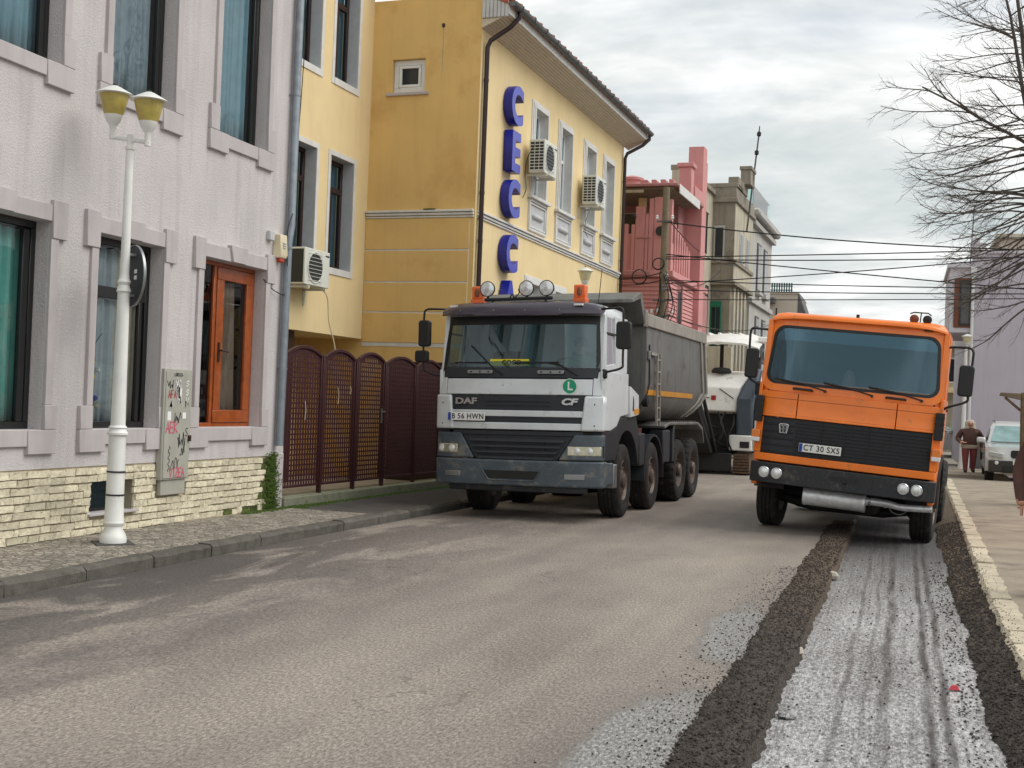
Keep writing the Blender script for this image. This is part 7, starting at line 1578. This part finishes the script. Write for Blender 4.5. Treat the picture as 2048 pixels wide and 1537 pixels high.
for c, rr, lab in (((-6.62, 31.2, 5.02), 0.18, 'larger loop of spare black cable left of the utility pole'), ((-6.13, 31.2, 5.36), 0.14, 'smaller loop of spare black cable on the utility pole')):
    m_ = MB()
    for t2 in (0, 0.012): m_.tube([(c[0] + (rr + t2) * math.cos(a * 0.2618), c[1] + t2, c[2] + (rr + t2) * math.sin(a * 0.2618)) for a in range(25)], 0.012, 5)
    o = m_.build('cable_loop', 'cable', smooth=60); tag(o, lab, 'cable')
def sag(a, b, s, n=14):
    a, b = Vector(a), Vector(b); return [a.lerp(b, i / n) - Vector((0, 0, s * 4 * (i / n) * (1 - i / n))) for i in range(n + 1)]
WZ = [(6.45, 5.55, 0.25, 0.016), (5.55, 5.72, 0.05, 0.014), (5.50, 5.58, 0.12, 0.014), (5.62, 4.35, 0.05, 0.014), (4.95, 4.72, 0.08, 0.013), (4.70, 4.62, 0.06, 0.013), (4.45, 4.55, 0.04, 0.011), (4.86, 5.85, 0.10, 0.013)]
for k, (za, zb, s, r) in enumerate(WZ):
    lab = ['topmost overhead wire crossing the street from the utility pole', None, None, 'overhead wire slanting down across the others towards the lilac building', None, None, None, 'overhead wire rising across the others towards the lilac building'][k]
    wire_ob('overhead_wire', lab or 'black overhead wire strung level across the street above the orange truck', sag((-5.95, 31.3, za), (6.5, 30.2, zb), s), r, group='overhead wires')
for za, zb, xb, yb2 in ((5.15, 5.0, -7.25, 31.6), (4.95, 4.85, -7.25, 31.6)): wire_ob('service_wire', 'short black service wire between the utility pole and the yellow building', sag((-6.05, 31.3, za), (xb, yb2, zb), 0.05), 0.013, group='service wires')
wire_ob('service_wire', 'long black service wire sloping past the weathered building', sag((-6.0, 31.4, 6.6), (-5.9, 47, 7.3), 0.5), 0.013)
wire_ob('service_wire', 'black service wire drooping from the pole past the pink house', sag((-5.95, 31.4, 5.0), (-5.8, 40, 6.2), 0.35), 0.012)
wire_ob('service_wire', 'lowest black service wire running along the street fronts', sag((-5.95, 31.4, 4.1), (-5.6, 58, 6.0), 0.5), 0.014)

# ---------------------------------------------------------------- lilac building on the right
lb_ = thing('lilac_building', 'plain lilac rendered building with a projecting window bay', 'building', (2.05, 42, 0))
q = MB(); q.quad((0, 0, 0), (14, 0, 0), (14, 0, 7.0), (0, 0, 7.0)); q.quad((0, 0, 0), (0, 14, 0), (0, 14, 7.0), (0, 0, 7.0)); q.quad((0, 0, 7), (14, 0, 7), (14, 14, 7), (0, 14, 7)); q.build('wall', 'lilac', lb_)
bx('coping', 'lilac_trim', lb_, -0.06, 14, -0.06, 0.3, 7.0, 7.12); bx('corner_pier', 'lilac_trim', lb_, -0.1, 0.35, -0.08, 0.5, 6.9, 7.35); bx('pier_cap', 'lilac_trim', lb_, -0.05, 0.15, -0.05, 0.4, 7.35, 7.52)
bx('bay', 'lilac_trim', lb_, -0.72, 0.0, 0.1, 4.5, 4.45, 6.75, bevel=0.02); bx('bay_cornice', 'lilac_trim', lb_, -0.80, 0.0, 0.0, 4.6, 6.55, 6.68)
f = bx('bay_window', 'rust_frame', lb_, -0.58, -0.06, 0.06, 0.12, 4.62, 6.22); bx('pane', 'dark_pane', f, -0.42, -0.08, 0.04, 0.07, 4.68, 6.14, bevel=0); bx('blind', 'slate', f, -0.36, -0.12, 0.035, 0.05, 4.75, 6.0, bevel=0)
q = MB(); q.tube([(-0.02, -0.08, 6.3), (-0.02, -0.08, 0.1)], 0.05, 8); q.build('downpipe', 'white_plastic', lb_, smooth=50); q = MB(); q.box(-0.10, 0.07, -0.16, 0.0, 6.3, 6.6); q.build('hopper', 'white_plastic', lb_, bevel=0.02)
q = MB(); q.tube([(-0.12, 0.1, 6.7), (-0.05, 0.1, 8.6)], 0.018, 6); q.build('mast', 'slate', lb_)
bx('roof_house', 'plaster_beige', lb_, 0.9, 9, 2, 5, 7.0, 7.75); bx('roof_stripe', 'red_soffit', lb_, 0.95, 9, 1.96, 2.0, 7.15, 7.40); bx('roof_slab', 'concrete_cream', lb_, 0.75, 9, 1.8, 5, 7.75, 7.9)
bx('base_band', 'slate', lb_, 0.05, 14, -0.04, 0.0, 0.1, 0.95)
cb = thing('cream_house', 'far cream house with a balcony seen between the orange truck and the lilac building', 'house', (2.0, 66, 0))
bx('wall', 'concrete_cream', cb, 0, 6, 0, 6, 0, 6.2, bevel=0); bx('balcony', 'yellow_front', cb, -0.3, 1.6, -0.7, 0, 3.0, 3.25); bx('balcony_roof', 'plaster_beige', cb, -0.4, 1.8, -0.8, 0, 5.2, 5.4)
for x in (0.1, 0.9): f = bx('window', 'white_plastic', cb, x, x + 0.6, -0.05, 0.0, 3.5, 4.8); bx('pane', 'dark_pane', f, x + 0.08, x + 0.52, -0.07, -0.04, 3.58, 4.72, bevel=0)
for x in (-0.2, 0.5, 1.2): bx('column', 'white_trim', cb, x, x + 0.15, -0.7, -0.55, 0, 3.0)
l3 = thing('street_lamp', 'white single-headed street lamp on the right pavement by the lilac building', 'street lamp', (1.84, 41.2, 0.09))
m_ = MB(); m_.lathe([(0.15, 0), (0.12, 0.15), (0.11, 0.25), (0.10, 1.0), (0.075, 1.1), (0.06, 2.4), (0.05, 3.85)], 14); m_.build('shaft', 'white_paint', l3, smooth=40)
m_ = MB(); m_.tube([(-0.02, 0, 3.8), (0.06, 0, 3.8)], 0.02, 8); m_.build('crossarm', 'white_paint', l3)
lamp_head(l3, 0.03, 0, 3.88, 'lamp_bowl_pale')

# ---------------------------------------------------------------- parked cars
def car(t, w_, L, H, body, suv=True):
    h = w_ / 2
    side = [(0.0, 0.45), (0.02, 0.75), (0.12, 0.98), (1.25, 1.08), (2.0, 1.56 if suv else 1.36), (3.6, 1.62 if suv else 1.38), (L - 0.15, 1.15), (L, 0.95), (L, 0.4), (0.1, 0.32)]
    lower = [(0.0, 0.45), (0.02, 0.75), (0.12, 0.98), (1.25, 1.08), (L - 0.3, 1.12), (L, 0.95), (L, 0.4), (0.1, 0.32)]
    q = MB(); rings = []
    for k, s in enumerate((-1, -0.96, -0.7, 0, 0.7, 0.96, 1)):
        e = abs(s); rings.append([(s * h, y + (0.28 * e ** 4 if y < 0.2 else 0), z - (0.03 if e > 0.9 and z > 0.9 else 0)) for y, z in lower])
    q.loft(rings); q.build('body', body, t, smooth=30)
    q = MB(); rings = []
    for z, y0, y1, hw in ((1.06, 1.2, L - 0.3, h * 0.93), (1.52 if suv else 1.32, 1.95, L - 0.7, h * 0.80), (H, 2.25, L - 0.95, h * 0.72)): rings.append([(x, y, z) for x, y in rrect(-hw, hw, y0, y1, 0.12, 3)])
    q.loft(rings); q.build('cabin', body, t, smooth=40)
    q = MB(); q.hexa([(-h * 0.84, 1.22, 1.10), (h * 0.84, 1.22, 1.10), (h * 0.84, 1.25, 1.10), (-h * 0.84, 1.25, 1.10)], [(-h * 0.70, 1.93, H - 0.13), (h * 0.70, 1.93, H - 0.13), (h * 0.70, 1.96, H - 0.13), (-h * 0.70, 1.96, H - 0.13)]); q.build('windscreen', 'car_glass', t)
    for s in (-1, 1):
        q = MB(); q.quad((s * h * 0.925, 1.55, 1.12), (s * h * 0.925, L - 0.6, 1.14), (s * h * 0.80, L - 0.95, H - 0.15), (s * h * 0.80, 2.1, H - 0.15)); q.build('side_window', 'dark_pane', t)
        q = MB(); q.box(s * h * 0.98, s * (h + 0.2), 1.35, 1.5, 1.05, 1.2); q.build('door_mirror', body, t, bevel=0.04)
        q = MB(); q.prism([(s * h * 0.52, 0.80), (s * h * 0.92, 0.86), (s * h * 0.94, 0.74), (s * h * 0.56, 0.68)], -0.005, 0.3, lambda p, r, a: (p, a + 0.14 * abs(p / h) ** 4, r)); q.build('headlight', 'lamp_glass', t, bevel=0.015)
        for y in (0.85, L - 0.85): wheel(t, s * (h - 0.12), y, 0.34, 0.34, 0.23, s, False, 0, 0.02)
        q = MB(); q.tube([(s * h * 0.72, 2.2, H), (s * h * 0.72, L - 1.0, H + 0.02)], 0.025, 6); q.build('roof_rail', 'metal_grey', t)
    return t
sv = car(thing('parked_suv', 'grey SUV parked facing the street in front of the lilac building', 'car', (3.05, 34.6, -0.02), (0, 0, RAD(-2))), 1.86, 4.6, 1.66, 'suv_grey')
for s in (-1, 1): q = MB(); q.prism(rrect(0.04 if s > 0 else -0.32, 0.32 if s > 0 else -0.04, 0.70, 0.90, 0.06, 4), -0.03, 0.02, lambda p, r, a: (p, a, r)); q.build('kidney_grille', 'black_plastic', sv, bevel=0.008)
q = MB(); q.hexa([(-0.85, 0.02, 0.30), (0.85, 0.02, 0.30), (0.85, 0.2, 0.30), (-0.85, 0.2, 0.30)], [(-0.86, -0.02, 0.62), (0.86, -0.02, 0.62), (0.86, 0.2, 0.62), (-0.86, 0.2, 0.62)]); q.build('lower_bumper', 'suv_dark', sv, bevel=0.03)
q = MB(); q.box(-0.5, 0.5, -0.035, -0.02, 0.33, 0.48); q.build('air_intake', 'black_plastic', sv, bevel=0.01)
q = MB(); q.box(-0.26, 0.26, -0.045, -0.035, 0.52, 0.63); q.build('number_plate', 'plate_white', sv)
for s in (-1, 1): q = MB(); q.lathe([(0.05, -0.03), (0.05, -0.04), (0.003, -0.045)], 12, (s * 0.66, 0, 0.56), 'y'); q.build('fog_light', 'lamp_glass', sv)
car(thing('parked_car', 'silver car parked far off beyond the walking person', 'car', (3.6, 56, 0), (0, 0, RAD(75))), 1.75, 4.2, 1.45, 'car_silver', False)
# ---------------------------------------------------------------- people on the right pavement
def standing(label, loc, rotz, scale, jacket, trousers, hood, stride=0.12, armf=0.25, hang=False):
    t = thing('person', label, 'person', loc, (0, 0, rotz)); t.scale = (scale,) * 3
    P = {'pel': (0, 0, .93), 'bel': (0, .01, 1.08), 'che': (0, 0, 1.28), 'nb': (0, .01, 1.42), 'nk': (0, 0, 1.50), 'hd': (0, -.02, 1.60), 'tp': (0, -.01, 1.68),
         'sL': (-.18, .01, 1.38), 'eL': (-.27, .04, 1.10), 'wL': (-.22, -armf, .98), 'hL': (-.18, -armf - .07, 1.0), 'sR': (.18, .01, 1.38), 'eR': (.29, .05, 1.10), 'wR': (.28, -.04, .86), 'hR': (.27, -.06, .78),
         'pL': (-.09, 0, .88), 'kL': (-.10, -stride * .7, .50), 'aL': (-.10, -stride, .09), 'tL': (-.11, -stride - .14, .04), 'pR': (.09, 0, .88), 'kR': (.10, stride * .3, .50), 'aR': (.10, stride, .10), 'tR': (.11, stride - .13, .04)}
    if hang: P.update({'eL': (-.28, .05, 1.09), 'wL': (-.25, -.04, .86), 'hL': (-.24, -.06, .78)})
    Rr = {'pel': .16, 'bel': .17, 'che': .175, 'nb': .10, 'nk': .06, 'hd': .10, 'tp': .075, 'sL': .095, 'eL': .075, 'wL': .055, 'hL': .042, 'sR': .095, 'eR': .075, 'wR': .055, 'hR': .042, 'pL': .12, 'kL': .08, 'aL': .055, 'tL': .04, 'pR': .12, 'kR': .08, 'aR': .055, 'tR': .04}
    nm = list(P); E_ = [('pel', 'bel'), ('bel', 'che'), ('che', 'nb'), ('nb', 'nk'), ('nk', 'hd'), ('hd', 'tp'), ('che', 'sL'), ('sL', 'eL'), ('eL', 'wL'), ('wL', 'hL'), ('che', 'sR'), ('sR', 'eR'), ('eR', 'wR'), ('wR', 'hR'), ('pel', 'pL'), ('pL', 'kL'), ('kL', 'aL'), ('aL', 'tL'), ('pel', 'pR'), ('pR', 'kR'), ('kR', 'aR'), ('aR', 'tR')]
    o = skin_body('body', [P[k] for k in nm], [(nm.index(a), nm.index(b)) for a, b in E_], [Rr[k] for k in nm], 0, t)
    me = o.data; me.materials.clear()
    for m in ('skin', jacket, trousers, 'shoe'): me.materials.append(M[m])
    for p in me.polygons:
        c = p.center; hand = abs(c.x) > 0.13 and ((c.z < 0.84 and c.x > 0.2) or (c.x < 0 and ((c.z < 0.84 and c.x < -0.2) if hang else (c.y < -armf - 0.02 and c.z > 0.9))))
        p.material_index = 0 if (c.z > 1.47 or hand) else 1 if c.z > 0.80 else 2 if c.z > 0.10 else 3
    if hood:
        q = MB(); q.lathe([(0.02, 0.13), (0.08, 0.11), (0.115, 0.05), (0.122, -0.03), (0.12, -0.10), (0.15, -0.16)], 18, (0, 0.03, 1.61), 'z', cap=False); q.xf(lambda x, y, z: (x, max(y, -0.055) if z < 1.70 else y, z)); q.build('hood', hood, t, smooth=60)
    else:
        q = MB(); q.lathe([(0.01, 0.115), (0.075, 0.09), (0.108, 0.04), (0.11, 0.0), (0.10, -0.05)], 16, (0, 0.02, 1.62), 'z', cap=False); q.build('hair', 'hair', t, smooth=60)
    q = MB(); q.hexa([(-.016, -.125, 1.575), (.016, -.125, 1.575), (.016, -.09, 1.57), (-.016, -.09, 1.57)], [(-.008, -.115, 1.625), (.008, -.115, 1.625), (.008, -.09, 1.625), (-.008, -.09, 1.625)]); q.build('nose', 'skin', t, bevel=0.005)
    for s in (-1, 1): q = MB(); q.lathe([(.002, -.005), (.013, 0), (.002, .005)], 8, (s * .036, -.108, 1.63), 'y'); q.build('eye', 'hair', t, smooth=60)
    q = MB(); q.box(-.03, .03, -.118, -.10, 1.535, 1.545); q.build('mouth', 'trousers_red', t)
    # fingers
    for hx, hy, hz, dx, dy, dz in ((-.24, -.06, .78, 0, -0.01, -0.05) if hang else (-.18, -armf - .07, 1.0, 0.02, -0.05, 0.0), (.27, -.06, .78, 0, -0.01, -0.05)):
        for k in range(4):
            off = (k - 1.5) * 0.018; q = MB(); q.tube([(hx + (off if dz == 0 else 0), hy + (0 if dz == 0 else off), hz), (hx + dx + (off if dz == 0 else 0), hy + dy + (0 if dz == 0 else off), hz + dz), (hx + dx * 1.6 + (off if dz == 0 else 0), hy + dy * 1.4 + (0 if dz == 0 else off), hz + dz * 1.6 - (0.02 if dz == 0 else 0))], [0.011, 0.010, 0.007], 6); q.build('finger', 'skin', t, smooth=60)
        q = MB(); q.tube([(hx, hy, hz), (hx - 0.03, hy - 0.03, hz + 0.01 - 0.02 * (dz < 0))], [0.012, 0.009], 6); q.build('thumb', 'skin', t, smooth=60)
    return t
p1 = standing('person in a brown padded jacket with a pale hood and red trousers, walking', (1.90, 38.4, 0.085), RAD(6), 0.90, 'jacket_brown', 'trousers_red', 'hood_fur')
p1.scale = (1.22, 1.1, 0.90)
q = MB(); q.lathe([(0.185, 0.80), (0.205, 0.86), (0.20, 0.92)], 20, (0, 0, 0), 'z', cap=False); q.build('shirt_hem', 'cloth_beige', p1, smooth=60)
q = MB(); q.box(0.25, 0.30, -0.05, 0.05, 0.45, 0.80); q.build('umbrella', 'ink_black', p1, bevel=0.02)
p2 = standing('person in a brown jacket at the right pavement edge, elbow bent outwards', (1.30, 12.0, 0.065), RAD(-12), 1.0, 'jacket_brown', 'trousers_dark', None, hang=True)

gp = thing('wooden_gatepost', 'old wooden post with a broken board at its top on the right pavement', 'post', (2.24, 25.0, 0.06))
q = MB(); q.prism([(-0.10, 0.0), (0.16, 0.0), (0.16, 2.12), (-0.12, 2.12)], -0.10, 0.10, lambda p, r, a: (p, a, r)); q.build('post', 'bark_trunk', gp, bevel=0.02)
q = MB(); q.hexa([(-0.12, -0.08, 1.98), (-0.12, 0.08, 1.98), (-0.12, 0.08, 2.10), (-0.12, -0.08, 2.10)], [(-0.50, -0.08, 2.05), (-0.50, 0.08, 2.05), (-0.48, 0.08, 2.11), (-0.48, -0.08, 2.11)]); q.build('board', 'wood_pole', gp, bevel=0.01)
q = MB(); q.tube([(-0.12, 0, 1.78), (-0.40, 0, 2.02)], 0.025, 6); q.build('brace', 'bark_trunk', gp)
# ---------------------------------------------------------------- bare tree on the right pavement
tree = thing('bare_tree', 'bare winter tree with long drooping twigs on the right pavement', 'tree', (2.78, 25.0, 0.06))
rt = random.Random(31)
q = MB(); tp = [(0, 0, -0.1), (0.0, 0, 0.25), (0.02, 0, 1.2), (0.0, 0, 2.6), (-0.20, 0.02, 4.2), (-0.42, 0, 5.8), (-0.55, 0, 6.9)]
q.tube(tp, [0.40, 0.30, 0.26, 0.235, 0.21, 0.18, 0.15], 14); q.build('trunk', 'bark_trunk', tree, smooth=50)
limbs = MB(); twigs = MB()
def curve_branch(p, d, L, r0, r1, n, droop, wig, mb, sides):
    pts = [Vector(p)]; d = Vector(d).normalized()
    for i in range(n):
        f = (i + 1) / n
        d = (d + Vector((rt.uniform(-wig, wig), rt.uniform(-wig, wig), rt.uniform(-wig, wig) - droop * (1 - 1.9 * f)))).normalized()
        pts.append(pts[-1] + d * (L / n))
    mb.tube(pts, [r0 + (r1 - r0) * i / n for i in range(n + 1)], sides, cap=False)
    return pts
def sub(pts, cnt, L, r, lvl):
    for k in range(cnt):
        f = 0.18 + 0.8 * (k + rt.random()) / cnt; x = f * (len(pts) - 1); i = min(len(pts) - 2, int(x)); p = pts[i].lerp(pts[i + 1], x - i)
        ax = (pts[i + 1] - pts[i]).normalized(); s = ax.cross(Vector((0, 0, 1)))
        if s.length < 0.1: s = Vector((1, 0, 0))
        s.normalize(); sg_ = 1 if k % 2 else -1
        upv = ax.cross(s)
        d = ax * 0.9 + s * sg_ * rt.uniform(0.1, 0.7) + upv * rt.uniform(-0.75, 0.75)
        q_ = curve_branch(p, d, L * rt.uniform(0.6, 1.25) * (1.15 - 0.55 * f), r, r * 0.4, 5 if lvl == 1 else 3, 0.10 if lvl == 1 else 0.02, 0.10, twigs, 4 if lvl == 1 else 3)
        if lvl == 1: sub(q_, 5, 0.30, 0.0028, 2)
hub = Vector((-0.55, 0, 6.75)); mains = []
spec = []
for k in range(30):
    a = rt.uniform(2.2, 4.1) if k % 5 else rt.uniform(-1.5, 1.5)
    spec.append((hub + Vector((0, 0, rt.uniform(-1.3, 0.4))), (math.cos(a), math.sin(a) * 0.9, rt.uniform(-0.35, 0.55)), rt.uniform(1.5, 2.45), 0.021, 0.16 if rt.random() < 0.6 else 0.08))
for p, d, L, r, dr in spec:
    pts = curve_branch(p, d, L, r * 0.85, 0.006, 10, dr, 0.07, limbs, 6); sub(pts, 10, 0.72, 0.0055, 1)
# upright leaders
for d, L, r in (((-0.12, 0.1, 1), 4.2, 0.075), ((-0.30, -0.1, 1), 3.8, 0.05), ((0.25, 0.1, 1), 4.0, 0.07), ((0.05, 0.3, 1), 4.4, 0.07), ((-0.85, 0.1, 0.6), 2.5, 0.035)):
    pts = curve_branch(hub, d, L, r, 0.015, 9, 0.0, 0.05, limbs, 7)
    for k in range(11):
        i = 1 + k * 7 // 10; p = pts[min(i, 8)]; a = rt.uniform(1.9, 4.4) if k % 4 else rt.uniform(-1.4, 1.4)
        pp = curve_branch(p, (math.cos(a), math.sin(a) * 0.9, rt.uniform(0.0, 0.8)), rt.uniform(0.9, 1.8), 0.016, 0.006, 8, 0.10, 0.08, limbs, 5); sub(pp, 8, 0.6, 0.006, 1)
# low drooping boughs
for k in range(15):
    a = rt.uniform(2.5, 3.8); pts = curve_branch((-0.35, 0, rt.uniform(3.4, 5.6)), (math.cos(a), math.sin(a), rt.uniform(-0.7, 0.1)), rt.uniform(1.3, 2.1), 0.020, 0.007, 10, 0.14, 0.07, limbs, 6); sub(pts, 8, 0.7, 0.006, 1)
tag(limbs.build('limbs', 'bark', tree, smooth=60, recalc=False), None, None, kind='stuff'); tag(twigs.build('crown', 'bark', tree, recalc=False), None, None, kind='stuff')
